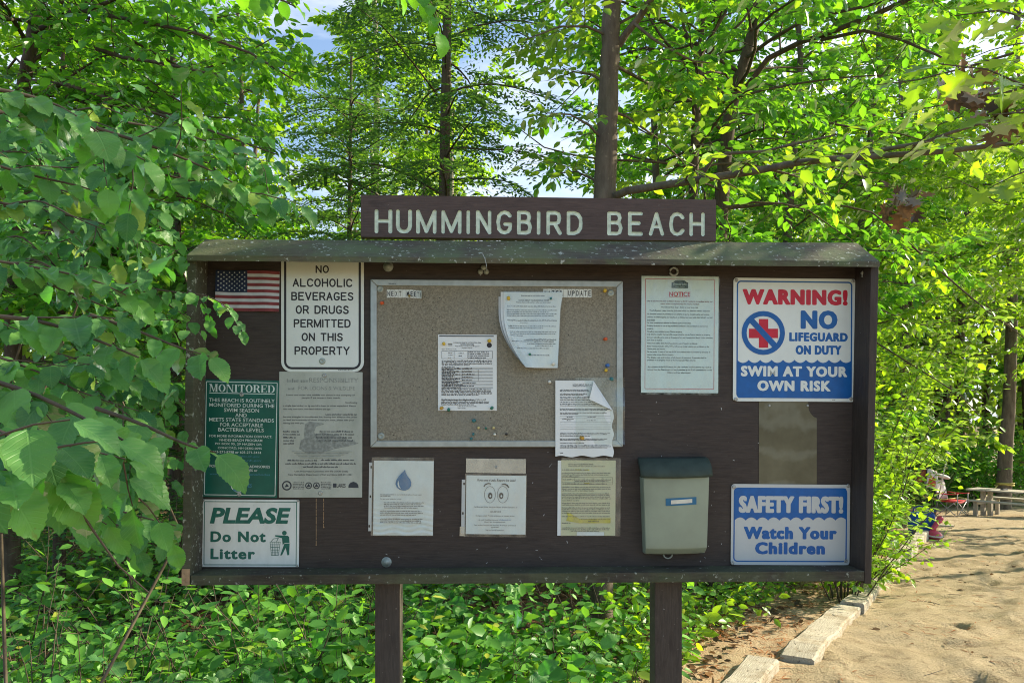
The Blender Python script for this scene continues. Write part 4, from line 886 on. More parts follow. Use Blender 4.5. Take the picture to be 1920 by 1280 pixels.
s = Sign('sleeved_paper', 'yellowed notice with a yellow highlighter mark in a clear sleeve', 'paper', X4(1346), Y4(66), X4(1784), Y4(606), 0.003, 0.4); s.t = .001
fn = crinkle(.0008, 41, 20); up = lambda P: fn(P) - np.array((0, .0008, 0))
x0, x1, z0, z1 = s.box(X4(1374), Y4(82), X4(1750), Y4(604)); gridpatch(s.mb('paper', 'cream'), x0, x1, z0, z1, -.0006, 12, 14, fn)
x0, x1, z0, z1 = s.box(X4(1349), Y4(84), X4(1373), Y4(604)); gridpatch(s.mb('white_edge', 'paper'), x0, x1, z0, z1, -.0004, 2, 8, fn)
s.text('print', 'ink', 'NOTICE ABOUT YOUR DRINKING WATER', X4(1424), Y4(106), X4(1596), Y4(116), .012, 0, up); s.text('print', 'ink', 'Please share with other people who drink this water', X4(1424), Y4(119), X4(1678), Y4(130), .006, 0, up)
for y, a, b in ((148, 1380, 1560), (170, 1378, 1715), (182, 1378, 1700), (194, 1378, 1500), (216, 1385, 1720), (226, 1470, 1700), (244, 1385, 1690), (268, 1378, 1716), (280, 1378, 1716), (292, 1378, 1600), (312, 1378, 1712), (322, 1378, 1716), (334, 1378, 1712), (346, 1378, 1716), (360, 1378, 1500), (378, 1378, 1712), (390, 1378, 1714), (410, 1378, 1712), (422, 1378, 1710), (434, 1378, 1712), (446, 1378, 1712), (470, 1378, 1712), (490, 1500, 1712), (504, 1560, 1640), (516, 1378, 1440), (548, 1378, 1712), (560, 1378, 1712), (570, 1440, 1640)): s.scrib('print', 'ink', X4(a), Y4(y), X4(b), 2.0, 2, up)
s.poly('highlight', 'hilite', [(X4(a), Y4(b)) for a, b in ((1410, 440), (1420, 470), (1408, 500), (1500, 517), (1714, 517), (1716, 482), (1500, 486), (1470, 470), (1440, 450))], 1, lambda P: up(P) + np.array((0, .0002, 0)))
for a, b, y in ((1468, 1514, 148), (1534, 1568, 149), (1534, 1570, 242)): s.rect('highlight', 'hilite', X4(a), Y4(y - 4), X4(b), Y4(y + 4), 0, 1, lambda P: up(P) + np.array((0, .0002, 0)))
for yy in (200, 236, 250): hline(yy, 1380, 1728, 'ink', X4, Y4, .8, up)
for xx in (1380, 1468, 1532, 1594, 1662, 1728): vline(xx, 200, 250, 'ink', X4, Y4, .8, up)
s.rect('tape', 'paper', X4(1482), Y4(578), X4(1670), Y4(603), 0, 3, up)
x0, x1, z0, z1 = s.box(X4(1374), Y4(66), X4(1784), Y4(606)); gridpatch(s.mb('clear_sleeve', 'clear'), x0, x1, z0, z1, -.005, 8, 8, crinkle(.001, 9, 30))
s.done()

# ---- push pins
pinbase = None
def pin(px, py, mat, label, v, size=1.0):
    m = MB(); k = .0105 * size; m.lathe([(k * .62, 0), (k * .55, k * .18), (k * .38, k * .35), (k * .38, k * .9), (k * .60, k * 1.15), (k * .62, k * 1.45), (k * .50, k * 1.6), (k * .1, k * 1.62)], 'y', (0, 0, 0), 14)
    o = m.build('push_pin', M[mat], None, True); u, w = B(px, py, v + .012); o.location = bw(u, v, w); o.rotation_euler = (hr.uniform(-.25, .25), 0, BA + hr.uniform(-.2, .2))
    tag(o, label, 'push pin', 'push pins on the notice board')
for x, y, mt, lb, v, sz in ((123, 292, 'orange', 'orange push pin below the NEXT MEET strip', VC, 1), (922, 266, 'yellow', 'yellow push pin holding the top left of the curled notice', VC + .013, 1), (1190, 266, 'teal', 'dark teal push pin near the top right of the curled notice', VC + .016, .65), (1533, 218, 'yellow', 'yellow push pin in the top right corner of the cork', VC, 1),
        (1533, 522, 'orange', 'red orange push pin at the right side of the cork', VC, 1), (1546, 690, 'bluepin', 'bright blue push pin above a yellow one at the right side', VC, 1), (1540, 720, 'yellow', 'yellow push pin right under the bright blue one', VC + .001, .95), (1570, 774, 'teal', 'teal push pin beside the frame above the folded notice', VC, 1),
        (1184, 796, 'whitepin', 'white push pin just left of the folded notice top', VC, .9), (512, 552, 'yellow', 'yellow push pin at the top left of the printed form', VC + .002, .95), (798, 533, 'yellow', 'yellow push pin at the top right of the printed form', VC + .002, 1), (1055, 618, 'greenpin', 'small green push pin low on the curled notice', VC + .020, .7),
        (1203, 682, 'whitepin', 'pale push pin at the bottom right of the curled notice', VC + .018, .9), (500, 957, 'amber', 'amber push pin at the bottom left of the printed form', VC + .002, .95), (542, 972, 'greenpin', 'green push pin on the bottom edge of the printed form', VC + .002, .9), (818, 956, 'greenpin', 'green push pin at the bottom right of the printed form', VC + .002, .9),
        (705, 1038, 'teal', 'teal push pin highest of the cluster below the printed form', VC, 1), (731, 1081, 'paleyellow', 'pale yellow push pin just below the highest teal one', VC, .75), (779, 1088, 'greenpin', 'tiny dark green push pin between two pale yellow ones', VC, .6), (827, 1081, 'paleyellow', 'pale yellow push pin just above the small white one', VC, .75),
        (699, 1123, 'teal', 'small teal push pin in the middle of three in a column', VC, .7), (832, 1127, 'whitepin', 'small white push pin left of the black one', VC, .7), (686, 1152, 'teal', 'small teal push pin lowest of the cluster near the frame', VC, .75), (908, 1124, 'blackpin', 'black push pin near the bottom of the cork', VC, .7),
        (1384, 1146, 'amber', 'amber push pin low on the folded notice', VC + .010, 1.1), (292, 248, 'olive', 'olive push pin through the NEXT MEET strip', VC + .003, .7)):
    pin(X3(x), Y3(y), mt, lb, v, sz)

# ---- washers, bolts and hooks on the panel
def lathe_thing(name, label, cat, px, py, prof, mat, v=0.0, group=None):
    m = MB(); m.lathe(prof, 'y', (0, 0, 0), 20); o = m.build(name, M[mat], None, True); u, w = B(px, py, v); o.location = bw(u, v, w); o.rotation_euler = (0, 0, BA); tag(o, label, cat, group); return o
boltp = [(.019, .0003), (.019, .002), (.0105, .0024), (.0105, .005), (.0085, .0075), (.004, .009), (.0005, .0095)]
lathe_thing('bolt', 'dull round bolt head with washer above the cork board', 'bolt', 728, 500, boltp, 'washer')
lathe_thing('bolt', 'pale round bolt head with washer just above the shelf', 'bolt', 724.7, 1053, boltp, 'washer')
m = MB()
n = 24
for k in range(n):
    pass
m.tube([(0.0145 * math.cos(2 * math.pi * k / n), -.004, .0145 * math.sin(2 * math.pi * k / n)) for k in range(n + 1)], .0045, 8)
o = m.build('ring_washer', M['alum'], None, True); u, w = B(1262.5, 509.5, 0); o.location = bw(u, .0015, w); o.rotation_euler = (0, 0, BA); tag(o, 'pale ring washer peeking out above the NOTICE sheet', 'washer')
m = MB()
for a, b in ((0, .010), (-.011, -.006), (.011, -.006)): m.lathe([(.0105, 0), (.0105, .005), (.007, .008), (.0005, .009)], 'y', (a, -.0005, b), 14)
o = m.build('wing_nut', M['washer'], None, True); u, w = B(906.5, 507, 0); o.location = bw(u, .001, w); o.rotation_euler = (0, 0, BA); tag(o, 'dark three lobed knob under the roof above the cork board', 'knob')
m = MB(); u, w = B(1626, 506, VF - .06); m.tube([(0, 0, 0), (-.012, 0, -.004), (-.02, 0, -.014), (-.018, 0, -.024), (-.010, 0, -.028)], [.004, .005, .006, .005, .003], 8)
o = m.build('hook', M['silver'], None, True); o.location = bw(u, VF - .06, w); o.rotation_euler = (0, 0, BA); tag(o, 'small white hook on the inner face of the right side board', 'hook')
# wires hanging and drips under the loon sign
m = MB(); u0_, w0_ = B(905, 480, VR + .004); m.tube([(0, 0, 0), (.008, -.004, -.018), (.014, .0, -.044), (.015, .01, -.062)], .0011, 5); o = m.build('wire', M['steel'], None); o.location = bw(u0_, VR + .003, w0_ + .008); o.rotation_euler = (0, 0, BA); tag(o, 'thin loose wire hanging over the roof edge', 'wire')
for px, y0, y1, lb in ((593, 934, 1021, 'longer dried drip below the grimy grey sign'), (607, 934, 988, 'shorter dried drip below the grimy grey sign')):
    m = MB(); u, w = B(px, y0, 0); _, w2 = B(px, y1, 0); dr = random.Random(px)
    z = w
    while z > w2: l = dr.uniform(.003, .014); m.box(-.0011, .0009, -.0011, -.0003, z - l - w, z - w); z -= l + dr.uniform(.0, .004)
    m.lathe([(.0028, 0), (.002, .0016), (.0004, .002)], 'y', (0, -.0003, w2 - w), 8)
    o = m.build('dried_drip', M['cutwood'], None); o.location = bw(u, .0002, w); o.rotation_euler = (0, 0, BA); tag(o, lb, 'drip')

# ---- mailbox style leaflet box
def lbx(px, py, v=0.06): return B(px, py, v)
u0_, w0_ = lbx(1269, 950)
s_ = thing('leaflet_box', 'grey plastic leaflet box with a dark teal lid fixed to the panel', 'leaflet box', bw(u0_, 0.0, w0_), (0, R(-.6), BA))
def bl_(px, py): u, w = lbx(px, py); return u - u0_, w - w0_
xl, zt = bl_(X6(88), Y6(520)); xr, zb = bl_(X6(503), Y6(1006)); D = .085
def bow(x, w, d, e): t = (x / w) * 2; return -d - e * (1 - t * t)
n = 14; m = MB(); rows = 12; hw_ = (xr - xl) / 2; cx_ = (xr + xl) / 2
ring_ = []
for j in range(rows + 1):
    f = j / rows; z = zb + (zt - zb) * f; tw = hw_ * (.93 + .07 * f); rnd = max(0, (.09 - f) / .09) ** 2
    pts = [(cx_ - tw, -.0005, z)] + [(cx_ - tw, -.02, z)] + [(cx_ + tw * (-1 + 2 * i / n) * (1 - .02 * rnd), bow((-1 + 2 * i / n) / 2, 1, D * (.86 + .14 * f) - .016 - .02 * rnd, .016), z) for i in range(n + 1)] + [(cx_ + tw, -.02, z), (cx_ + tw, -.0005, z)]
    ring_.append(pts)
V = [p for r_ in ring_ for p in r_]; c_ = len(ring_[0])
m.add(V, [(j * c_ + i, j * c_ + i + 1, (j + 1) * c_ + i + 1, (j + 1) * c_ + i) for j in range(rows) for i in range(c_ - 1)] + [tuple(range(c_ - 1, -1, -1)), tuple(rows * c_ + i for i in range(c_))])
bevel(m.build('body', M['boxgrey'], s_, True), .0025)
m = MB(); xl2, zt2 = bl_(X6(66), Y6(418)); xr2, zb2 = bl_(X6(515), Y6(528)); hw2 = (xr2 - xl2) / 2; cx2 = (xr2 + xl2) / 2
prof = [(.0005, 0), (.012, .012), (.05, .006), (.080, -.014), (.096, -.036), (.100, -.052), (.099, -.060), (.093, -.061), (.088, -.050)]   # out from the panel, height
V = []; n = 16
for (d, h) in prof:
    for i in range(n + 1):
        t = -1 + 2 * i / n; wdt = hw2 * (.96 + .04 * min(1, d / .09)); V.append((cx2 + wdt * t, -d + .014 * t * t * (d / .1), zt2 + h + .004 * t * t * (d / .1)))
k = n + 1; m.add(V, [(j * k + i, (j + 1) * k + i, (j + 1) * k + i + 1, j * k + i + 1) for j in range(len(prof) - 1) for i in range(n)] + [tuple(j * k for j in range(len(prof)))[::-1], tuple(j * k + n for j in range(len(prof)))])
m.build('lid', M['boxlid'], s_, True)
def fy(x, f): return bow((x - cx_) / (2 * hw_), 1, D * (.86 + .14 * f) - .016, .016)
for nm, mt, a, b, c, d, off in (('label_holder', 'labelblue', 222, 416, 646, 692, .0018), ('label_card', 'whitepin', 254, 388, 657, 681, .0028)):
    m = MB(); x0, z1 = bl_(X6(a), Y6(c)); x1, z0 = bl_(X6(b), Y6(d)); P = []
    for i in range(9):
        x = x0 + (x1 - x0) * i / 8
        for z in (z0, z1): f = (z - zb) / (zt - zb); P.append((x, fy(x, f) - off, z + .004 * (i / 8 - .5)))
    P2 = [(x, y + .0022, z) for x, y, z in P]; V = P + P2
    m.add(V, [(2 * i, 2 * i + 2, 2 * i + 3, 2 * i + 1) for i in range(8)] + [(2 * i, 18 + 2 * i, 18 + 2 * i + 2, 2 * i + 2) for i in range(8)] + [(2 * i + 1, 2 * i + 3, 18 + 2 * i + 3, 18 + 2 * i + 1) for i in range(8)] + [(0, 1, 19, 18), (16, 34, 35, 17)])
    m.build(nm, M[mt], s_)
m = MB(); x, z = bl_(X6(257), Y6(1026)); m.tube([(x + .017 * math.cos(t), -.02, z + .006 + .016 * math.sin(t)) for t in np.linspace(math.pi * .95, math.pi * 2.05, 14)], .0028, 7)
m.build('hanger_ring', M['washer'], s_, True)
# ------------------------------------------------------------------ ground
def vnoise(x, y, sc, seed):
    g = np.random.default_rng(seed).random((256, 256)); X = x / sc + 1000.3; Y = y / sc + 1000.7
    xi, yi = np.floor(X).astype(int), np.floor(Y).astype(int); fx, fy_ = X - xi, Y - yi; fx = fx * fx * (3 - 2 * fx); fy_ = fy_ * fy_ * (3 - 2 * fy_)
    a, b, c, d = g[xi % 256, yi % 256], g[(xi + 1) % 256, yi % 256], g[xi % 256, (yi + 1) % 256], g[(xi + 1) % 256, (yi + 1) % 256]
    return (a * (1 - fx) + b * fx) * (1 - fy_) + (c * (1 - fx) + d * fx) * fy_ - 0.5
LX0, LY0 = 1.93, 5.06; LD = np.array((0.538, 0.843)); LN = np.array((0.843, -0.538))      # the timber line; LN points to the sand
def side(x, y): return (x - LX0) * LN[0] + (y - LY0) * LN[1]
def sm(a, b, v): t = np.clip((v - a) / (b - a), 0, 1); return t * t * (3 - 2 * t)
def gh0(x, y):
    s = side(x, y); drop = -0.062 * np.clip(y - 5, 0, 26)
    return drop * sm(-5.0, -0.2, s)
_fr = np.random.default_rng(61); FOOT = np.stack((_fr.uniform(1.5, 9, 130), _fr.uniform(3.6, 14, 130), _fr.uniform(0, 6.28, 130)), 1)
def gh(x, y):
    x = np.asarray(x, float); y = np.asarray(y, float); s = side(x, y)
    z = gh0(x, y) + 0.05 * vnoise(x, y, 1.7, 1) + 0.03 * vnoise(x, y, 0.5, 2)
    tr = np.exp(-(np.clip(np.hypot(x - 4, y - 8) / 14, 0, 2)) ** 2)
    z = z + tr * (0.034 * vnoise(x, y, 0.24, 3) + 0.040 * vnoise(x, y, 0.14, 4) + .10 * np.minimum(0, vnoise(x, y, .33, 6) + .12)) * (0.5 + 0.5 * sm(-1.2, 0.2, s))
    if x.size > 50000:                                  # scuffed footprints in the sand
        for fx, fy_, fa in FOOT:
            i = np.nonzero((abs(x - fx) < .4) & (abs(y - fy_) < .4) & (s > .1)); dx, dy = x[i] - fx, y[i] - fy_; u = (dx * math.cos(fa) + dy * math.sin(fa)) / .15; v = (-dx * math.sin(fa) + dy * math.cos(fa)) / .075
            q_ = u * u + v * v; z[i] += -.045 * np.exp(-q_ * 1.2) + .022 * np.exp(-((np.sqrt(q_) - 1.6) / .45) ** 2)
    return z
def ghf(x, y): return float(gh(np.array([x]), np.array([y]))[0])

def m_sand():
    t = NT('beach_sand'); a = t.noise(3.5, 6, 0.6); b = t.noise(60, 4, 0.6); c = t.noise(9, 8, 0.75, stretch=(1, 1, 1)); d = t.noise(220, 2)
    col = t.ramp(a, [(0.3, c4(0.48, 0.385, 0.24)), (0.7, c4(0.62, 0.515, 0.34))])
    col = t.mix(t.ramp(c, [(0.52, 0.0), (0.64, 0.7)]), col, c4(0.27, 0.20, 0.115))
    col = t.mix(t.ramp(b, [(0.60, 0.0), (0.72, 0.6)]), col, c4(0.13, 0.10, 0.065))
    t.base(col, 0.95, 0, 0.15)
    x = t.n('Math', operation='ADD'); t.l(b, x.inputs[0]); t.l(c, x.inputs[1]); t.bump(x.outputs[0], 1.0, 0.06); return t.m
def m_floor():
    t = NT('forest_litter'); tc = t.n('TexCoord'); v = t.n('TexVoronoi'); v.inputs['Scale'].default_value = 26; t.l(tc.outputs['Object'], v.inputs['Vector'])
    a = t.noise(5, 6, 0.65); b = t.noise(70, 4, 0.6)
    lit = t.ramp(v.outputs['Distance'], [(0.0, c4(0.20, 0.125, 0.062)), (0.6, c4(0.095, 0.055, 0.028))])
    lit = t.mix(t.ramp(a, [(0.4, 0.0), (0.7, 0.7)]), lit, c4(0.06, 0.038, 0.02))
    d = t.n('VectorMath', operation='DOT_PRODUCT'); t.l(tc.outputs['Object'], d.inputs[0]); d.inputs[1].default_value = (LN[0], LN[1], 0)
    ad = t.n('Math', operation='ADD'); t.l(d.outputs['Value'], ad.inputs[0]); ad.inputs[1].default_value = -(LX0 * LN[0] + LY0 * LN[1])
    n2 = t.noise(2.2, 5, 0.6); m1 = t.n('Math', operation='MULTIPLY_ADD'); t.l(n2, m1.inputs[0]); m1.inputs[1].default_value = 1.2; t.l(ad.outputs[0], m1.inputs[2])
    w = t.ramp(m1.outputs[0], [(0.0, 0.0), (0.55, 0.95)])
    m1b = t.n('Math', operation='ADD'); t.l(m1.outputs[0], m1b.inputs[0]); m1b.inputs[1].default_value = 0.75; t.l(m1b.outputs[0], w.node.inputs[0])
    sand = t.ramp(b, [(0.40, c4(0.50, 0.40, 0.26)), (0.72, c4(0.26, 0.18, 0.10))])
    sand = t.mix(t.ramp(a, [(0.45, 0.0), (0.65, 0.45)]), sand, c4(0.32, 0.18, 0.09))
    t.base(t.mix(w, lit, sand), 0.95, 0, 0.15); t.bump(b, 0.7, 0.02); return t.m
M['sand'] = m_sand(); M['floor'] = m_floor()
# near ground: one fine sheet split along the timbers into sand and forest floor
NEAR = lambda c: (c[:, 0] > 0.5) & (c[:, 0] < 9.5) & (c[:, 1] > 3.0) & (c[:, 1] < 14)
def grid_sheet(x0, x1, y0, y1, st, keep, name, mat):
    xs = np.arange(x0, x1 + st / 2, st); ys = np.arange(y0, y1 + st / 2, st); X, Y = np.meshgrid(xs, ys); Z = gh(X, Y)
    V = np.stack((X, Y, Z), -1).reshape(-1, 3); nx = len(xs); ny = len(ys)
    I, J = np.meshgrid(np.arange(nx - 1), np.arange(ny - 1)); a = (J * nx + I).ravel(); F = np.stack((a, a + 1, a + 1 + nx, a + nx), 1)
    F = F[keep(V[F].mean(1))]
    used = np.unique(F); mp_ = -np.ones(len(V), int); mp_[used] = np.arange(len(used))
    return mesh_np(name, V[used], mp_[F], mat, smooth=True)
def mesh_np(name, V, F, mat, parent=None, smooth=False, attr=None, uv=None, tot=None):
    me = bpy.data.meshes.new(name); V = np.ascontiguousarray(V, np.float32)
    me.vertices.add(len(V)); me.vertices.foreach_set('co', V.ravel())
    if tot is None: tot = np.full(len(F), F.shape[1], np.int32); F = F.ravel()
    me.loops.add(len(F)); me.loops.foreach_set('vertex_index', np.ascontiguousarray(F, np.int32))
    me.polygons.add(len(tot)); me.polygons.foreach_set('loop_start', np.concatenate(([0], np.cumsum(tot)[:-1])).astype(np.int32)); me.polygons.foreach_set('loop_total', np.ascontiguousarray(tot, np.int32))
    if smooth: me.polygons.foreach_set('use_smooth', np.ones(len(tot), bool))
    me.materials.append(mat)
    if attr is not None: me.attributes.new('lr', 'FLOAT', 'POINT').data.foreach_set('value', np.ascontiguousarray(attr, np.float32))
    if uv is not None: me.uv_layers.new(name='UVMap').data.foreach_set('uv', np.ascontiguousarray(uv[F], np.float32).ravel())
    me.update(calc_edges=True)
    o = bpy.data.objects.new(name, me); COL.objects.link(o); o.parent = parent; return o
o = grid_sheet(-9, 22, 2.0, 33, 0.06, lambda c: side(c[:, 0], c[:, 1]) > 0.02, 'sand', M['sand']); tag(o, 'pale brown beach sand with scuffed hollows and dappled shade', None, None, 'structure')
o = grid_sheet(-9, 22, 2.0, 33, 0.06, lambda c: side(c[:, 0], c[:, 1]) <= 0.02, 'forest_floor', M['floor']); tag(o, 'brown forest floor of leaf litter and bare dirt', None, None, 'structure')
# the rest of the ground, out to the horizon
R1 = [(-9, 2), (22, 2), (22, 33), (-9, 33)]; R2 = [(-400, -400), (400, -400), (400, 400), (-400, 400)]; m = MB(); n = 40
V = []; 
for ring_r in (0, 1, 2):
    for e in range(4):
        for k in range(n):
            a, b = np.array(R1[e], float), np.array(R1[(e + 1) % 4], float); p = a + (b - a) * k / n
            if ring_r:
                c_ = np.array((6.5, 17.5)); p = c_ + (p - c_) * (3.0 if ring_r == 1 else 26)
            V.append((p[0], p[1], float(gh(p[:1], p[1:])[0]) - (0.02 if ring_r == 0 else 0) if ring_r < 2 else float(gh0(p[:1], p[1:])[0])))
N4 = 4 * n; m.add(V, [(r_ * N4 + i, (r_ + 1) * N4 + i, (r_ + 1) * N4 + (i + 1) % N4, r_ * N4 + (i + 1) % N4) for r_ in range(2) for i in range(N4)])
tag(m.build('ground', M['floor']), 'brown woodland ground around the beach', None, None, 'structure')

# ------------------------------------------------------------------ leaves
UP = np.array((0, 0, 1.0))
def nrm(a): return a / (np.linalg.norm(a, axis=-1, keepdims=True) + 1e-9)
TPL = {}
TPL['lo'] = (np.array([(0, 0, 0), (.27, .30, .05), (.24, .66, .04), (0, 1, -.06), (-.24, .66, .04), (-.27, .30, .05)]), [(0, 1, 2, 3), (0, 3, 4, 5)])
TPL['dia'] = (np.array([(0, 0, 0), (.30, .45, .07), (0, 1, -.05), (-.30, .45, .07)]), [(0, 1, 2), (0, 2, 3)])
TPL['needle'] = (np.array([(0, 0, 0), (.10, .45, .02), (0, 1, -.04), (-.10, .45, .02)]), [(0, 1, 2, 3)])
def hi_leaf(wk=1.0, cup=0.16, droop=0.22, ns=23):
    V = []
    for i in range(ns):
        y = i / (ns - 1); w = .335 * wk * math.sin(math.pi * y ** .82) ** .72 if 0 < y < 1 else 0
        if y > .86: w *= 1 - .45 * math.sin(math.pi * (y - .86) / .28)
        for u in (-1, -.5, 0, .5, 1):
            e = (1.035 if i % 2 else .965) if abs(u) == 1 else 1
            V.append((u * w * e, y + (.006 if i % 2 else -.012) * (abs(u) == 1), abs(u) * w * cup * (1 + .4 * math.sin(i * .6)) - droop * (y - .3) ** 2 * (y > .3) + .010 * math.sin(i * 1.3 + u) * abs(u)))
    F = [(i * 5 + j, i * 5 + j + 1, i * 5 + j + 6, i * 5 + j + 5) for i in range(ns - 1) for j in range(4)]
    return np.array(V), F
TPL['hi'] = hi_leaf(1.0, .30, .32); TPL['hi2'] = hi_leaf(1.12, .12, .6); TPL['hi3'] = hi_leaf(.9, .55, .15)
ok = [(0, 0), (.05, .10), (.20, .14), (.34, .10), (.22, .26), (.14, .32), (.34, .40), (.50, .38), (.46, .50), (.30, .54), (.17, .58), (.26, .72), (.36, .78), (.18, .82), (.08, .84), (0, 1)]
TPL['oak'] = (np.array([(x, y, .10 * x - .15 * (y - .4) ** 2) for x, y in ok] + [(-x, y, .10 * x - .15 * (y - .4) ** 2) for x, y in ok[1:-1]]),
              [tuple(range(16)), tuple([0, 15] + list(range(29, 15, -1)))])
UVT = {k: np.stack((v[0][:, 0] / .33, v[0][:, 1]), 1) for k, v in TPL.items()}
class Leaves:
    def __init__(s): s.P = []; s.D = []; s.N = []; s.S = []
    def add(s, P, D, N, S): s.P.append(P); s.D.append(D); s.N.append(N); s.S.append(np.broadcast_to(S, (len(P),)))
    def build(s, name, mat, parent=None, tpl='lo', uv=False, rg=rng, width=1.0):
        P, D, N, S = np.concatenate(s.P), nrm(np.concatenate(s.D)), np.concatenate(s.N), np.concatenate(s.S)
        X = nrm(np.cross(D, N)); Z = np.cross(X, D)
        tpls = tpl if isinstance(tpl, (list, tuple)) else [tpl]
        if len(tpls) > 1: pick = rg.integers(0, len(tpls), len(P))
        VV = []; FF = []; TT = []; AA = []; UU = []; off = 0
        for ti, tn in enumerate(tpls):
            tv, tf = TPL[tn]; sel = np.arange(len(P)) if len(tpls) == 1 else np.nonzero(pick == ti)[0]
            if len(sel) == 0: continue
            wv = rg.uniform(.85, 1.15, len(sel)) * width
            V = P[sel, None] + S[sel, None, None] * (tv[None, :, 0, None] * wv[:, None, None] * X[sel, None] + tv[None, :, 1, None] * D[sel, None] + tv[None, :, 2, None] * Z[sel, None])
            nv = len(tv); fl = np.concatenate([np.array(f) for f in tf]); F = (np.arange(len(sel))[:, None] * nv + fl[None]).ravel() + off
            VV.append(V.reshape(-1, 3)); FF.append(F); TT.append(np.tile([len(f) for f in tf], len(sel))); AA.append(np.repeat(rg.random(len(sel)), nv)); off += len(sel) * nv
            if uv: UU.append(np.tile(UVT[tn], (len(sel), 1)))
        return mesh_np(name, np.concatenate(VV), np.concatenate(FF), mat, parent, uv, np.concatenate(AA), np.concatenate(UU) if uv else None, np.concatenate(TT))

def path(p0, d, L, n, bend=0.0, wob=0.12, rg=rng):
    """a wandering twig from p0 along d"""
    P = [np.array(p0, float)]; d = nrm(np.array(d, float))
    for k in range(n - 1):
        d = nrm(d + rg.normal(0, wob, 3) + UP * bend / (n - 1)); P.append(P[-1] + d * L / (n - 1))
    return np.array(P)
def along(P, ts):
    i = np.clip((ts * (len(P) - 1)).astype(int), 0, len(P) - 2); f = (ts * (len(P) - 1) - i)[:, None]
    return P[i] * (1 - f) + P[i + 1] * f, nrm(P[i + 1] - P[i])
def leaf_row(lv, P, n, size, droop=0.35, face=None, fw=0.0, jit=0.35, rg=rng, t0=0.12, fwd=0.55):
    ts = np.linspace(t0, 1.0, n); pos, tan = along(P, ts)
    sd = nrm(np.cross(tan, UP) + 1e-4); sgn = np.where(np.arange(n) % 2 == 0, 1.0, -1.0)[:, None]
    D = nrm(tan * fwd + sd * sgn * 0.9 - UP * droop + rg.normal(0, jit, (n, 3))); D[-1] = nrm(tan[-1] - UP * droop)
    N = UP + rg.normal(0, jit, (n, 3))
    if face is not None: N = N * (1 - fw) + face * fw + rg.normal(0, jit * .5, (n, 3))
    lv.add(pos + D * size * .08, D, nrm(N), size * rg.uniform(.65, 1.12, n))

def ramify(wood, lv, P, r0, r1, spacing, L, nleaf, size, droop, spread=0.9, up=0.15, t0=0.2, face=None, fw=0.0, rg=rng, second=True, jit=.35, fine=True):
    """side twigs with leaves along a limb"""
    seg = np.linalg.norm(np.diff(P, axis=0), axis=1).sum(); n = max(2, int(seg * (1 - t0) / spacing)); ts = np.linspace(t0, .98, n)
    pos, tan = along(P, ts)
    for k in range(n):
        t = tan[k]; sd = nrm(np.cross(t, UP) + rg.normal(0, .25, 3)); sg = 1 if k % 2 == 0 else -1
        d = nrm(t * rg.uniform(.4, 1.0) + sd * sg * spread + UP * rg.normal(up, .25)); l = L * rg.uniform(.55, 1.15) * (1 - .45 * ts[k])
        Q = path(pos[k], d, l, 5, -.25, .14, rg); rr = max(.0018, (r0 + (r1 - r0) * ts[k]) * .35)
        wood.tube(Q if fine else Q[::2], np.linspace(rr, rr * .35, 5 if fine else 3), 4 if fine else 3, cap=False)
        leaf_row(lv, Q, max(3, int(nleaf * l / L)), size, droop, face, fw, jit, rg)
        if second and l > .35:
            for h in (0.3, 0.5, 0.7):
                q_, tq = along(Q, np.array([h])); d2 = nrm(tq[0] + nrm(np.cross(tq[0], UP)) * (1 if h != .5 else -1) * .9 + rg.normal(0, .25, 3))
                Q2 = path(q_[0], d2, l * .5, 4, -.2, .15, rg); wood.tube(Q2, np.linspace(rr * .5, rr * .25, 4), 3, cap=False) if fine else None; leaf_row(lv, Q2, max(3, int(nleaf * .5)), size, droop, face, fw, jit, rg)

M['bark'] = m_bark('grey_brown_bark', c4(0.060, 0.048, 0.035), c4(0.20, 0.165, 0.125), 9)
M['barkdark'] = m_bark('dark_bark', c4(0.05, 0.038, 0.026), c4(0.14, 0.11, 0.08), 18, .2)
M['barkpale'] = m_bark('pale_bark', c4(0.16, 0.14, 0.11), c4(0.34, 0.31, 0.26), 10, .1)
M['twig'] = m_plain('brown_twig', c4(0.085, 0.068, 0.045), 0.85, 0.3, 30)
M['leaf_big'] = m_leaf('broad_shrub_leaf', (0.058, 0.160, 0.048), (0.04, 0.19, 0.010), hue=.42, gloss=.075, veins=True, yel=(0.16, 0.24, 0.03, 1))
M['leaf_small'] = m_leaf('small_shrub_leaf', (0.062, 0.175, 0.036), (0.11, 0.29, 0.014), hue=.42, gloss=.06, yel=(0.26, 0.30, 0.04, 1))
M['leaf_mid'] = m_leaf('tree_leaf_green', (0.040, 0.12, 0.021), (0.125, 0.34, 0.011), hue=.28, gloss=.06)
M['leaf_lit'] = m_leaf('tree_leaf_sunlit_yellow', (0.050, 0.130, 0.016), (0.23, 0.42, 0.010), hue=.28, gloss=.07)  # lit copy of the tree leaf: sunlit yellow is put into its colour
M['leaf_oak'] = m_leaf('oak_leaf', (0.055, 0.13, 0.022), (0.22, 0.38, 0.012), hue=.25, gloss=.08)
M['leaf_far'] = m_leaf('far_leaf', (0.055, 0.12, 0.025), (0.22, 0.34, 0.02), hue=.3, gloss=.05)
M['needles'] = m_leaf('hemlock_needles', (0.032, 0.085, 0.030), (0.07, 0.17, 0.018), hue=.35, gloss=.05)
M['deadleaf'] = m_leaf('dead_leaf', (0.12, 0.078, 0.045), (0.03, 0.018, 0.008), hue=.35, gloss=.03)

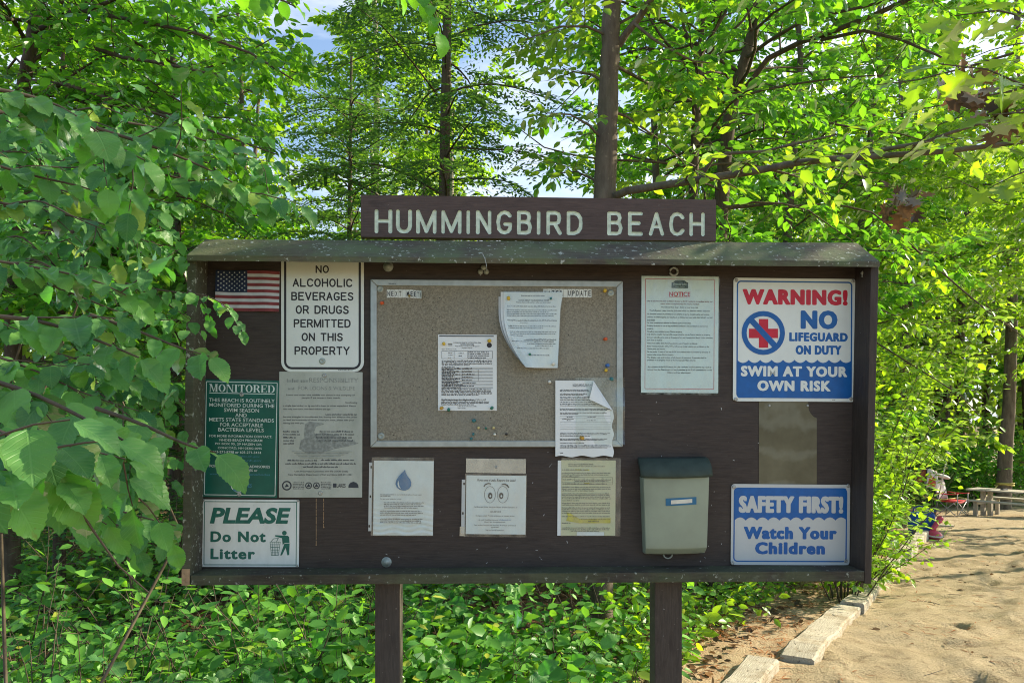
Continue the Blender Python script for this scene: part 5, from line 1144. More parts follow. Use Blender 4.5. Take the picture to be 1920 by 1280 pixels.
def decid(name, label, base, top, r0, cz0, cz1, Rr, nb, ls, nl, lmat, bark='bark', tpl='lo', seed=0, spacing=.26, L=.75, droop=.35, az=None, el=(5, 45), wob=.05, trunk=None, group=None, bexp=.8, limbs=(), second=True, jit=.35, cat='tree', fine=True, brk=1.0, bt0=.12):
    rg = np.random.default_rng(1000 + seed)
    bz = ghf(base[0], base[1]); root = thing(name, label, cat, (base[0], base[1], bz), (0, 0, 0), group); off = np.array((base[0], base[1], bz))
    if trunk is None:
        n = 9; hs = np.linspace(-.15, top - bz, n); T = np.stack((np.cumsum(rg.normal(0, wob * top / n, n)), np.cumsum(rg.normal(0, wob * top / n, n)), hs), 1); T[0, :2] = T[1, :2] = 0; rad = r0 * np.linspace(1.15, .25, n)
    else: T = np.array([t[0] for t in trunk]) - off; rad = np.array([t[1] for t in trunk])
    wood, lv = MB(), Leaves()
    if fine:                                            # knobbly, slightly swollen near trunks
        i_ = np.linspace(0, len(T) - 1, 70); Tf = np.stack([np.interp(i_, np.arange(len(T)), T[:, k]) for k in range(3)], 1); rf = np.interp(i_, np.arange(len(T)), rad)
        for _ in range(6): Tf[1:-1] = (Tf[:-2] + 2 * Tf[1:-1] + Tf[2:]) / 4
        wood.tube(Tf + rg.normal(0, .0025, Tf.shape), rf * (1 + rg.normal(0, .03, 70)), 14, cap=False)
    else: wood.tube(T, rad, 12, cap=False)
    hz = T[:, 2]
    for P, ra, kw in limbs:
        P = np.array(P) - off; wood.tube(P, np.linspace(ra[0], ra[1], len(P)), 8, cap=False)
        if kw is not None: ramify(wood, lv, P, ra[0], ra[1], **{**dict(spacing=spacing, L=L, nleaf=nl, size=ls, droop=droop, rg=rg, second=second, jit=jit), **kw})
    for k in range(nb):
        f = (k + rg.random()) / nb; z = cz0 + (cz1 - cz0) * f - bz
        i = np.interp(z, hz, np.arange(len(hz))); pos, _ = along(T, np.array([i / (len(T) - 1)])); rt = np.interp(z, hz, rad)
        a = (k * 2.39996 + rg.normal(0, .4)) if az is None else R(rg.uniform(*az)); e = R(rg.uniform(*el)) * (0.35 + f); prof = (1 - abs(2 * f - .75) ** 2.2 * .55) if f > .35 else .75 + .6 * f
        d = np.array((math.cos(a) * math.cos(e), math.sin(a) * math.cos(e), math.sin(e))); l = max(.5, Rr * prof * rg.uniform(.6, 1.1))
        Q = path(pos[0], d, l, 7, -.35, .17, rg); br = brk * min(rt * .6, .009 * l + .004); wood.tube(Q, np.linspace(br, br * .25, 7), 6, cap=False)
        ramify(wood, lv, Q, br, br * .3, spacing, L * (0.5 + .5 * l / Rr), nl, ls, droop, rg=rg, second=second, jit=jit, t0=bt0, fine=fine)
    w = wood.build('trunk', M[bark], root, True); c = lv.build('crown', M[lmat], root, tpl, rg=rg)
    return root

def bush(name, label, x, y, h, Rr, ns, ls, nl, lmat, seed, spacing=.16, L=.4, lean=(0, 0), tpl='lo', group=None, face=None, fw=0.0, uv=False, r=.012, droop=.3, cat='shrub', second=True):
    rg = np.random.default_rng(2000 + seed); z = ghf(x, y); root = thing(name, label, cat, (x, y, z), (0, 0, 0), group); wood, lv = MB(), Leaves()
    for k in range(ns):
        a = k * 2.4 + rg.normal(0, .4); q_ = math.sqrt((k + .5) / ns); d = np.array((math.cos(a) * Rr * q_ + lean[0], math.sin(a) * Rr * q_ + lean[1], h * rg.uniform(.6, 1.05) * (1 - .25 * q_)))
        Q = path((math.cos(a) * .15 * q_, math.sin(a) * .15 * q_, -.03), d, np.linalg.norm(d), 8, -.25, .09, rg); wood.tube(Q, np.linspace(r, r * .25, 8), 5, cap=False)
        ramify(wood, lv, Q, r, r * .3, spacing, L, nl, ls, droop, rg=rg, t0=.15, face=face, fw=fw, second=second)
    wood.build('stems', M['twig'], root, True); lv.build('foliage', M[lmat], root, tpl, uv=uv, rg=rg); return root
# ------------------------------------------------------------------ trees
def at(px, Y): return ((px - HX) / FPX * Y, Y)
# the tall grey trunk behind the right of the name board, with the long limb reaching to the right
Y2t = 5.6
tr = [(np.array((*at(1124, Y2t), -.2)), .10)] + [(PX(a, b, Y2t), c) for a, b, c in ((1127, 700, .092), (1134, 370, .085), (1138, 250, .079), (1143, 120, .072), (1148, 0, .066), (1154, -200, .056), (1162, -500, .04), (1165, -900, .02))]
limb1 = [PX(*p) for p in ((1146, 372, 5.6), (1175, 358, 5.4), (1240, 348, 5.15), (1330, 334, 4.9), (1410, 322, 4.7), (1490, 306, 4.5), (1560, 298, 4.35), (1660, 292, 4.2), (1780, 283, 4.0), (1900, 268, 3.9), (2050, 245, 3.8))]
limb1 = limb1[:1] + limb1[1:]
kwb = dict(spacing=.17, L=.55, nleaf=9, size=.10, droop=.3)
limbs = [(limb1, (.032, .010), dict(t0=.25, **kwb)),
         ([PX(*p) for p in ((1310, 338, 4.95), (1335, 300, 4.9), (1360, 288, 4.8), (1430, 284, 4.7), (1500, 268, 4.5), (1570, 252, 4.4))], (.014, .005), dict(t0=.35, **kwb)),
         ([PX(*p) for p in ((1575, 298, 4.35), (1660, 280, 4.2), (1730, 268, 4.0), (1780, 250, 3.9), (1860, 225, 3.8), (1960, 190, 3.7))], (.014, .006), dict(t0=.1, **kwb)),
         ([PX(*p) for p in ((1160, 85, 5.6), (1175, 62, 5.55), (1200, 32, 5.5), (1228, -12, 5.4), (1270, -90, 5.3))], (.030, .02), None),
         ([PX(*p) for p in ((1190, 45, 5.5), (1220, 70, 5.4), (1250, 90, 5.4), (1300, 115, 5.4), (1330, 118, 5.5))], (.012, .005), dict(t0=.3, spacing=.2, L=.5, nleaf=8, size=.09, droop=.3))]
limbs += [([PX(*q_) for q_ in pp], (.012, .004), dict(t0=.2, spacing=.09, L=.55, nleaf=11, size=.10, droop=.35)) for pp in (((1137, 270, 5.6), (1105, 235, 5.5), (1070, 215, 5.4), (1025, 212, 5.3)), ((1147, 70, 5.6), (1100, 50, 5.5), (1050, 50, 5.4), (985, 75, 5.3)), ((1134, 360, 5.6), (1110, 335, 5.7), (1080, 322, 5.8), (1045, 325, 5.9)), ((1142, 160, 5.6), (1110, 140, 5.7), (1075, 135, 5.9), (1035, 150, 6.1)), ((1150, 0, 5.6), (1100, -20, 5.7), (1060, -10, 5.8), (1000, 10, 5.9)))]
decid('oak_tree', 'tall grey brown trunk rising behind the word BEACH with a long limb reaching right', at(1124, Y2t), 9, .1, 3.9, 8, 2.2, 16, .11, 14, 'leaf_oak', 'bark', 'lo', 1, .16, .6, az=(-70, 70), el=(10, 50), trunk=tr, limbs=limbs, brk=.7)
# hemlock behind the name board
def hemlock(name, label, px, Y, tops, r, zr, Rr, nb, seed, gap=None):
    rg = np.random.default_rng(3000 + seed); x, y = at(px, Y); z0 = ghf(x, y); root = thing(name, label, 'tree', (x, y, z0)); off = np.array((x, y, z0)); wood, lv = MB(), Leaves()
    T = np.array([(x, y, z0 - .2)] + [PX(a, b, Y) for a, b in tops]) - off; rad = np.linspace(r * 1.15, r * .35, len(T)); wood.tube(T, rad, 10, cap=False)
    for k in range(nb):
        f = (k + rg.random()) / nb; z = zr[0] + (zr[1] - zr[0]) * f - z0; i = np.interp(z, T[:, 2], np.arange(len(T))); p, _ = along(T, np.array([i / (len(T) - 1)]))
        a = k * 2.39996 + rg.normal(0, .3); l = Rr * (1.0 - .45 * f) * rg.uniform(.65, 1.1); e = R(rg.uniform(8, 34)); d = np.array((math.cos(a) * math.cos(e), math.sin(a) * math.cos(e), math.sin(e)))
        Q = path(p[0], d, l, 9, -.75, .07, rg); wood.tube(Q, np.linspace(.013, .003, 9), 5, cap=False)
        n = int(l / .075); ts = np.linspace(.15, 1, n); pos, tan = along(Q, ts)
        for j in range(n):
            for sg in (1, -1):
                sd = nrm(np.cross(tan[j], UP)) * sg; l2 = (.12 + .34 * math.sin(math.pi * min(1, ts[j] * .8 + .12))) * rg.uniform(.6, 1.1)
                d2 = nrm(tan[j] * .75 + sd + UP * rg.normal(-.12, .12)); t2 = np.linspace(.1, 1, max(4, int(l2 / .028))); m_ = len(t2)
                P = pos[j] + d2 * (t2 * l2)[:, None] - UP * (t2 ** 2 * l2 * .22)[:, None]
                s2 = nrm(np.cross(d2, UP)) * np.where(np.arange(m_) % 2 == 0, 1, -1)[:, None]
                lv.add(P, nrm(d2 * .8 + s2 * .8 + rg.normal(0, .25, (m_, 3))), nrm(UP + rg.normal(0, .3, (m_, 3))), .078 * rg.uniform(.7, 1.25, m_))
    wood.build('trunk', M['barkdark'], root, True); lv.build('crown', M['needles'], root, 'needle', rg=rg, width=1.9); return root
hemlock('hemlock_tree', 'dark slender hemlock with feathery boughs rising straight behind HUMMINGBIRD', 833, 8.0, ((832, 600), (833, 370), (835, 200), (838, 60), (840, -100), (842, -300), (844, -600)), .066, (2.6, 9.6), 1.9, 60, 1)
hemlock('hemlock_tree', 'smaller feathery hemlock low at the left of the name board', 655, 10.5, ((655, 600), (656, 400), (657, 280), (659, 90)), .045, (2.0, 6.3), 1.6, 62, 2)
# slim stems right of the grey trunk
Y3t = 7.4
tr = [(np.array((*at(1340, Y3t), -.3)), .085)] + [(PX(a, b, Y3t), c) for a, b, c in ((1344, 600, .08), (1349, 430, .074), (1356, 330, .068), (1366, 230, .062), (1380, 160, .058), (1398, 110, .055), (1414, 50, .052), (1430, -10, .048), (1450, -120, .04), (1480, -400, .03))]
lb = [([PX(*p) for p in ((1372, 200, 7.4), (1410, 150, 7.4), (1440, 110, 7.3), (1500, 80, 7.0), (1560, 60, 6.7), (1640, 28, 6.4), (1720, -8, 6.1))], (.03, .02), dict(t0=.4, spacing=.2, L=.7, nleaf=9, size=.10, droop=.3)),
      ([PX(*p) for p in ((1540, 75, 6.8), (1620, 58, 6.5), (1690, 75, 6.3), (1760, 105, 6.1), (1800, 128, 6.0))], (.018, .006), dict(t0=.2, spacing=.18, L=.6, nleaf=9, size=.10, droop=.3))]
decid('beech_tree', 'dark leaning trunk that bends to the right above the end of the name board', at(1340, Y3t), 9, .08, 3.0, 8.0, 2.6, 42, .115, 15, 'leaf_mid', 'barkdark', 'lo', 2, .18, .7, brk=.7, bt0=.34, trunk=tr, limbs=lb, droop=.4)
Y4t = 6.9
tr = [(np.array((*at(1296, Y4t), -.3)), .05)] + [(PX(a, b, Y4t), c) for a, b, c in ((1297, 600, .045), (1299, 380, .042), (1302, 300, .040), (1306, 200, .038), (1310, 120, .034), (1316, 60, .02), (1325, -40, .016), (1335, -200, .010))]
lb = [([PX(*p) for p in ((1308, 118, 6.9), (1300, 95, 6.9), (1282, 50, 6.9), (1276, 10, 6.9), (1274, -60, 6.9))], (.02, .01), None), ([PX(*p) for p in ((1310, 115, 6.9), (1325, 80, 6.95), (1345, 50, 7.0), (1368, 10, 7.0), (1385, -50, 7.0))], (.022, .01), None),
      ([PX(*p) for p in ((1312, 120, 6.9), (1335, 95, 6.8), (1362, 70, 6.7), (1392, 40, 6.7), (1420, 0, 6.6))], (.018, .009), None), ([PX(*p) for p in ((1306, 118, 6.9), (1285, 112, 6.8), (1262, 95, 6.8), (1240, 70, 6.7), (1215, 30, 6.7))], (.018, .009), dict(t0=.5, spacing=.25, L=.5, nleaf=8, size=.09, droop=.3))]
decid('maple_tree', 'slim dark stem forking into many upright shoots between two thicker trunks', at(1296, Y4t), 8, .05, 2.9, 6.5, 1.9, 32, .11, 15, 'leaf_mid', 'barkdark', 'lo', 3, .18, .6, brk=.7, bt0=.34, trunk=tr, limbs=lb, droop=.4)
# tree at the upper left
Y5t = 6.0
tr = [(np.array((*at(20, Y5t), -.2)), .07)] + [(PX(a, b, Y5t), c) for a, b, c in ((26, 500, .06), (40, 180, .050), (52, 120, .047), (64, 55, .045), (78, -10, .04), (90, -150, .03), (100, -500, .015))]
lb = [([PX(*p) for p in ((62, 62, 6.0), (90, 48, 5.9), (130, 26, 5.7), (180, 14, 5.5), (222, -4, 5.3), (300, -30, 5.0))], (.022, .010), dict(t0=.2, spacing=.18, L=.7, nleaf=10, size=.095, droop=.5)),
      ([PX(*p) for p in ((58, 72, 6.0), (110, 70, 5.7), (170, 88, 5.4), (230, 108, 5.2), (300, 118, 5.0), (400, 140, 4.8), (480, 175, 4.7))], (.020, .005), dict(t0=.15, spacing=.14, L=.7, nleaf=10, size=.09, droop=.5)),
      ([PX(*p) for p in ((66, 40, 6.0), (150, 20, 5.6), (260, 40, 5.2), (360, 60, 5.0), (470, 100, 4.9), (550, 150, 4.9))], (.018, .005), dict(t0=.2, spacing=.14, L=.7, nleaf=10, size=.09, droop=.5)),
      ([PX(*p) for p in ((50, 130, 6.0), (30, 110, 6.0), (14, 130, 6.0), (16, 165, 6.0), (30, 185, 6.0))], (.012, .006), None),
      ([PX(*p) for p in ((46, 150, 6.0), (130, 160, 5.4), (250, 200, 5.0), (380, 240, 4.8), (520, 290, 4.7))], (.016, .004), dict(t0=.2, spacing=.14, L=.65, nleaf=10, size=.09, droop=.5))]
decid('elm_tree', 'leaning tree at the far upper left spreading long thin boughs to the right', at(20, Y5t), 8, .07, 2.0, 7.5, 2.8, 54, .105, 16, 'leaf_mid', 'barkdark', 'lo', 4, .16, .7, brk=.7, trunk=tr, limbs=lb, droop=.5, az=(-70, 60))
# big trunk by the picnic table
xt, yt = at(1880, 23.5); zt = ghf(xt, yt)
tr = [(np.array((xt - .05, yt, zt - .3)), .25)] + [(PX(a, b, 23.5), c) for a, b, c in ((1880, 965, .235), (1885, 850, .20), (1892, 760, .18), (1897, 600, .16), (1903, 300, .13), (1908, 0, .09))]
decid('oak_tree', 'thick grey trunk behind the picnic table with a yellow rope tied round it', (xt, yt), 12, .22, 3.4, 11.5, 3.8, 40, .18, 15, 'leaf_lit', 'bark', 'lo', 5, .28, 1.1, trunk=tr, fine=False)
# woodland behind
back = [  # px, Y, top, r, crown z0, z1, radius, branches, leaf, mat, bark, label
 (-120, 10, 8.5, .10, 1.6, 8.3, 2.6, 40, .12, 'leaf_lit', 'barkdark', 'pale green tree filling the far left edge behind the leaning tree'),
 (150, 11.5, 8.8, .10, 1.4, 8.6, 2.5, 42, .12, 'leaf_lit', 'bark', 'sunlit yellow green tree glimpsed through the upper left boughs'),
 (330, 10.0, 8.0, .08, 1.2, 7.8, 2.0, 38, .11, 'leaf_mid', 'barkdark', 'green tree directly behind the top left corner of the roof'),
 (455, 12.5, 8.6, .09, 2.0, 8.4, 2.0, 36, .125, 'leaf_lit', 'bark', 'light green tree between the left shrub and the hemlock'),
 (680, 15, 12.5, .11, 3.0, 12.3, 2.2, 42, .13, 'leaf_lit', 'barkpale', 'pale barked tree left of the hemlock trunk'),
 (860, 17, 13.5, .10, 6.5, 13.4, 1.6, 24, .13, 'leaf_lit', 'barkpale', 'tall tree topping out right of the hemlock against the sky'),
 (1225, 10.5, 9.0, .08, 1.5, 8.8, 2.0, 40, .11, 'leaf_mid', 'bark', 'leafy tree just right of the tall grey trunk'),
 (1480, 10.0, 8.8, .08, 1.0, 8.6, 2.3, 44, .11, 'leaf_mid', 'bark', 'leafy green tree above the right end of the roof'),
 (1610, 12.0, 9.6, .09, .6, 9.4, 2.6, 46, .12, 'leaf_lit', 'bark', 'sunlit tree behind the WARNING sign end of the board'),
 (1690, 15.8, 11.5, .10, 2.5, 10.3, 2.8, 46, .125, 'leaf_lit', 'bark', 'sunlit tree overhanging the toys at the edge of the sand'),
 (2040, 17.0, 12.5, .12, 2.8, 12.3, 3.4, 46, .14, 'leaf_lit', 'barkdark', 'bright tree at the far right edge above the picnic table'),
 (1940, 11.5, 10.0, .08, 4.0, 9.8, 2.4, 44, .115, 'leaf_lit', 'bark', 'leafy tree whose crown fills the top right corner'),
 (1700, 25.0, 14, .14, .2, 13.5, 3.6, 44, .19, 'leaf_mid', 'barkdark', 'darker tree at the back of the beach left of the thick trunk'),
 (2010, 29.0, 15, .16, .0, 14.5, 4.2, 46, .21, 'leaf_mid', 'barkdark', 'darker tree at the back of the beach right of the thick trunk'),
]
for k, (px, Y, top, r, z0, z1, Rr, nb, ls, lm, bk, lb) in enumerate(back):
    decid('woodland_tree', lb, at(px, Y), top, r, z0, z1, Rr, nb, ls * 1.12, 18, lm, bk, 'lo', 20 + k, .165, .85, droop=.4, el=(0, 45), fine=False, brk=.7)
# trees standing right of the picture: they throw the dappled shade
for k, (x, y, h, Rr) in enumerate(((15.5, 13.0, 8.5, 2.4), (19.0, 17.0, 10, 2.6))):
    decid('shade_tree', ('broad leafy tree beside the sand beyond the right edge of the view', 'tall tree at the water side of the sand beyond the right edge', '')[k], (x, y), h, .12, 2.6, h - .2, Rr, 16, .16, 7, 'leaf_lit', 'bark', 'dia', 60 + k, .36, .9, second=False)
hemlock('hemlock_tree', 'dark hemlock deep in shade behind the broad leaved shrub', 110, 6.6, ((112, 900), (114, 600), (116, 300), (118, 100)), .05, (.5, 4.6), 1.5, 46, 3)
hemlock('hemlock_tree', 'shaded hemlock between the broad leaved shrub and the board', 330, 7.6, ((331, 900), (333, 600), (334, 400), (335, 250)), .05, (.5, 4.4), 1.4, 44, 4)
decid('oak_tree', 'oak standing right of the view that shades the notice board', (6.4, 4.4), 8.4, .13, 3.5, 8.2, 2.5, 34, .13, 11, 'leaf_oak', 'bark', 'lo', 70, .24, .9, second=True, fine=False)
# far wood
rg = np.random.default_rng(77); lv = Leaves(); wood = MB()
for k in range(210):
    Y = rg.uniform(27, 44); px = rg.uniform(-350, 2350); x = (px - HX) / FPX * Y; z0 = float(gh0(np.array([x]), np.array([Y]))[0])
    low = 540 < px < 660 or 860 < px < 1130
    if low and rg.random() < .6: continue
    h = (rg.uniform(4.5, 7.5) if low else rg.uniform(8, 17))
    wood.tube([(x, Y, z0 - .2), (x + rg.normal(0, .2), Y, z0 + h * .5), (x + rg.normal(0, .4), Y, z0 + h * .95)], [.16, .12, .04], 5, cap=False)
    nn = int(330 * h / 10); cz = rg.beta(1.6, 1.4, nn); q_ = rg.normal(0, 1, (nn, 3)); q_ = nrm(q_) * rg.random((nn, 1)) ** .4; cl = rg.normal(0, .5, (nn // 12 + 1, 3)).repeat(12, 0)[:nn]
    P = np.stack((x + q_[:, 0] * 2.0 * (1.1 - .6 * cz) + cl[:, 0], Y + q_[:, 1] * 2.0 + cl[:, 1], z0 + .5 + cz * h + cl[:, 2] * .6), 1)
    lv.add(P, nrm(rg.normal(0, 1, (nn, 3)) - UP * .4), nrm(UP * .7 + rg.normal(0, .6, (nn, 3))), .36 * rg.uniform(.6, 1.2, nn))
root = thing('far_wood', 'mass of woodland closing the view far behind the notice board', None, (0, 35, 0)); root['kind'] = 'stuff'
w = wood.build('trunks', M['barkdark'], None, True); c = lv.build('foliage', M['leaf_far'], None, 'lo', rg=rg)
for o in (w, c): o.parent = root; o.location = (0, -35, 0); o['kind'] = 'stuff'

# ------------------------------------------------------------------ shrubs
# big leaved shrub in the left foreground, boughs drawn one by one
rg = np.random.default_rng(99); wood, lv = MB(), None
sx, sy = at(-60, 2.0); sz = ghf(sx, sy); root = thing('broad_leaved_shrub', 'large broad leaved shrub crowding the left edge and overlapping the board', 'shrub', (sx, sy, sz)); off = np.array((sx, sy, sz))
FACE = nrm(np.array((.10, -.80, .60)))
class Pruned(Leaves):                                   # the shrub has been clipped back from the front of the board
    keep = False
    def add(s, P, D, N, S):
        if not s.keep:
            W_ = P + off + D * np.broadcast_to(S, (len(P),))[:, None] * .7; px = HX + FPX * W_[:, 0] / W_[:, 1]; py = HY - FPX * (W_[:, 2] - CAMZ) / W_[:, 1]
            k = ~((px > 345) & (py > 425)) & (py < 1075); P, D, N, S = P[k], D[k], N[k], np.broadcast_to(S, (len(k),))[k]
        if len(P): Leaves.add(s, P, D, N, S)
def bough(pts, size, n, r=.005, sub=True, fw=.62, lvx=None):
    P = np.array([PX(*p) for p in pts]) - off; t = np.linspace(0, 1, 9); i = np.interp(t, np.linspace(0, 1, len(P)), np.arange(len(P)))
    Q = np.stack([np.interp(i, np.arange(len(P)), P[:, k]) for k in range(3)], 1); Q[1:-1] = (Q[:-2] + 2 * Q[1:-1] + Q[2:]) / 4
    Wq = Q + off; vis = ~((HX + FPX * Wq[:, 0] / Wq[:, 1] > 338) & (HY - FPX * (Wq[:, 2] - CAMZ) / Wq[:, 1] > 425)) | getattr(lv, 'keep', True); ne = 9 if vis.all() else max(2, int(np.argmin(vis)))
    wood.tube(Q[:ne], np.linspace(r, r * .35, 9)[:ne], 6, cap=False); leaf_row(lvx or lv, Q, n, size, .75, FACE, fw, .26, rg, t0=.08, fwd=.35)
    if sub:
        L_ = np.linalg.norm(np.diff(Q, axis=0), axis=1).sum()
        for h in np.linspace(.2, .9, max(2, int(L_ / .13))):
            q_, tq = along(Q, np.array([h])); d = nrm(tq[0] * .7 + np.array((rg.normal(0, .5), rg.normal(-.1, .3), rg.normal(-.05, .5)))); Q2 = path(q_[0], d, rg.uniform(.10, .24), 5, -.4, .15, rg)
            W2 = Q2 + off; o2 = ((HX + FPX * W2[:, 0] / W2[:, 1] > 338) & (HY - FPX * (W2[:, 2] - CAMZ) / W2[:, 1] > 425)).any() and not getattr(lv, 'keep', True)
            wood.tube(Q2, np.linspace(r * .45, r * .2, 5), 4, cap=False) if not o2 else None; leaf_row(lvx or lv, Q2, rg.integers(4, 7), size * .95, .75, FACE, fw, .28, rg, fwd=.35)
lv = Pruned()
# stems rising from the ground
for px0, px1, pt, Yt in ((-140, 40, 640, 2.6), (-40, 150, 560, 2.9), (300, 205, 700, 3.1)):
    a = np.array((sx, sy, sz)) + np.array((rg.normal(0, .25), rg.normal(.2, .25), -.05)); b = PX(px1, pt, Yt); c = PX(px0 + 40, (pt + 1300) / 2, Yt); wood.tube(np.array([a, (a + c) / 2 + rg.normal(0, .03, 3), c, (b + c) / 2 + rg.normal(0, .03, 3), b]) - off, np.linspace(.0075, .004, 5), 7, cap=False)
for pts, size, n in (
 (((-60, 700, 1.40), (60, 735, 1.38), (170, 790, 1.36), (240, 830, 1.36)), .105, 9),
 (((-120, 790, 1.05), (-20, 800, 1.05), (60, 835, 1.06), (110, 880, 1.08)), .110, 7),
 (((-140, 880, .95), (-50, 870, .95), (0, 900, .96)), .100, 4),
 (((180, 765, 1.75), (270, 795, 1.72), (350, 835, 1.70), (405, 848, 1.70)), .125, 7),
 (((-40, 590, 1.45), (80, 600, 1.48), (190, 640, 1.50), (260, 670, 1.52)), .100, 9),
 (((170, 590, 2.0), (260, 620, 2.0), (330, 650, 2.0), (392, 668, 2.0)), .105, 8),
 (((-60, 480, 1.7), (60, 500, 1.75), (170, 520, 1.8), (250, 560, 1.85)), .085, 9),
 (((230, 530, 2.45), (320, 548, 2.42), (390, 552, 2.40), (432, 580, 2.38)), .060, 12),
 (((-80, 205, 1.75), (60, 215, 1.85), (180, 255, 1.95), (270, 300, 2.0)), .098, 10),
 (((-60, 160, 1.7), (40, 175, 1.75), (120, 200, 1.8), (200, 260, 1.85)), .100, 9),
 (((180, 240, 2.2), (290, 275, 2.3), (400, 320, 2.4), (500, 380, 2.5)), .095, 11),
 (((200, 300, 2.3), (320, 330, 2.4), (430, 360, 2.5), (545, 415, 2.6)), .090, 11),
 (((240, 230, 2.5), (350, 250, 2.6), (450, 290, 2.7), (530, 340, 2.8)), .088, 11),
 (((-40, 300, 1.9), (60, 330, 1.95), (160, 350, 2.0), (230, 380, 2.05)), .090, 9),
 (((0, 380, 2.2), (110, 400, 2.25), (200, 420, 2.3), (280, 455, 2.35)), .080, 10),
 (((120, 440, 2.5), (200, 430, 2.55), (270, 450, 2.6), (330, 470, 2.65)), .075, 10),
 (((-40, 780, 1.7), (70, 800, 1.7), (160, 860, 1.7), (230, 910, 1.7)), .095, 9),
 (((60, 900, 1.9), (150, 930, 1.9), (230, 960, 1.9), (330, 985, 1.9)), .092, 10),
 (((170, 980, 2.1), (240, 985, 2.1), (300, 1000, 2.1), (345, 1035, 2.1)), .085, 7),
 (((-60, 650, 2.0), (60, 690, 2.0), (160, 740, 2.0), (260, 770, 2.0)), .085, 10),
 (((60, 520, 2.3), (160, 560, 2.3), (260, 600, 2.3), (330, 600, 2.3)), .070, 12),
 (((100, 660, 2.5), (200, 690, 2.5), (290, 720, 2.5), (340, 760, 2.5)), .080, 10),
 (((-60, 860, 1.5), (40, 880, 1.5), (120, 920, 1.5)), .095, 6),
 (((0, 620, 2.6), (120, 640, 2.7), (230, 700, 2.7), (320, 720, 2.7)), .085, 11),
 (((0, 450, 2.8), (120, 480, 2.8), (240, 540, 2.8), (320, 560, 2.8)), .080, 12),
 (((0, 760, 2.6), (120, 800, 2.6), (230, 850, 2.6), (320, 900, 2.6)), .085, 11)):
    lv.keep = pts[-1][0] in (405, 392, 432)
    size *= .86; n = int(n * 1.35)
    bough(pts, size, n, .0055 if size > .08 else .004, not lv.keep or pts[-1][0] == 432)
lv.keep = False
for k in range(46):
    Y = rg.uniform(2.1, 3.3); a = rg.uniform(-120, 190); b = rg.uniform(170, 960); dx = rg.uniform(110, 200); dy = rg.uniform(-30, 60)
    bough(((a, b, Y), (a + dx * .35, b - 15, Y), (a + dx * .7, b + dy * .5, Y - .05), (a + dx, b + dy, Y - .08)), rg.uniform(.06, .09), 9, .004)
wood.build('stems', M['twig'], root, True); lv.build('foliage', M['leaf_big'], root, ('hi', 'hi2', 'hi3'), uv=True, rg=rg)
# leafy tips hanging into the top of the picture from a bough overhead
for lb, bs, sz_ in (('leafy tip hanging from above over the hemlock trunk', [((740, -60, 2.6), (790, -10, 2.6), (812, 20, 2.62), (825, 60, 2.62)), ((660, -50, 2.7), (720, -20, 2.7), (760, -8, 2.7))], .075),
                   ('leafy tip drooping from the top edge left of the sky gap', [((380, -70, 2.5), (430, -30, 2.5), (480, -12, 2.5), (548, 6, 2.5))], .075)):
    c = PX(*bs[0][0]); root = thing('overhanging_bough', lb, 'bough', tuple(c)); off = c; wood, lv = MB(), Leaves()
    for b in bs: bough(b, sz_, 9, .004, False, .5)
    wood.build('stems', M['twig'], root, True); lv.build('foliage', M['leaf_mid'], root, ('hi', 'hi2'), rg=rg)
# red oak boughs close to the camera at the upper right, some leaves dead
off = PX(2080, 150, 2.9); root = thing('oak_bough', 'near oak bough with lobed leaves and brown dead clumps at the right edge', 'bough', tuple(off)); wood, lv, dl = MB(), Leaves(), Leaves()
for pts, n in ((((2080, 150, 2.9), (1990, 175, 2.85), (1920, 160, 2.8), (1850, 130, 2.8), (1760, 120, 2.8)), 9), (((2080, 150, 2.9), (2000, 220, 2.8), (1930, 210, 2.75), (1860, 215, 2.75)), 9), (((2060, 80, 2.9), (1960, 40, 2.9), (1870, 20, 2.9), (1790, 30, 2.9)), 10), (((2080, 300, 3.2), (1980, 300, 3.2), (1900, 330, 3.2), (1860, 350, 3.2)), 7), (((2000, 140, 3.3), (1900, 170, 3.4), (1800, 190, 3.5), (1680, 215, 3.6)), 10), (((1900, 100, 3.3), (1800, 130, 3.5), (1720, 150, 3.6), (1640, 160, 3.6)), 9)):
    P = np.array([PX(*p) for p in pts]) - off; wood.tube(P, np.linspace(.006, .002, len(P)), 6, cap=False); leaf_row(lv, P, n, .15, .35, nrm(np.array((0, -.8, .6))), .45, .4, rg, t0=.3)
lvs = []
for cx, cy_, Y, n, nm in ((1822, 150, 3.0, 12, 'brown'), (1885, 220, 2.9, 14, 'brown'), (1690, 380, 4.1, 22, 'brown')):
    d_ = Leaves(); c = PX(cx, cy_, Y) - off; q_ = rg.normal(0, .045, (n, 3)) * np.array((1.3, 1, .8)); d_.add(c + q_, nrm(rg.normal(0, .8, (n, 3)) - UP * .6), nrm(rg.normal(0, 1, (n, 3))), .11 * rg.uniform(.6, 1.1, n))
    lvs.append(d_)
wood.build('stems', M['twig'], root, True); lv.build('foliage', M['leaf_oak'], root, 'oak', rg=rg)
for d_ in lvs: o = d_.build('dead_leaf_clump', M['deadleaf'], root, 'oak', rg=rg); o['label'] = 'clump of withered brown leaves'

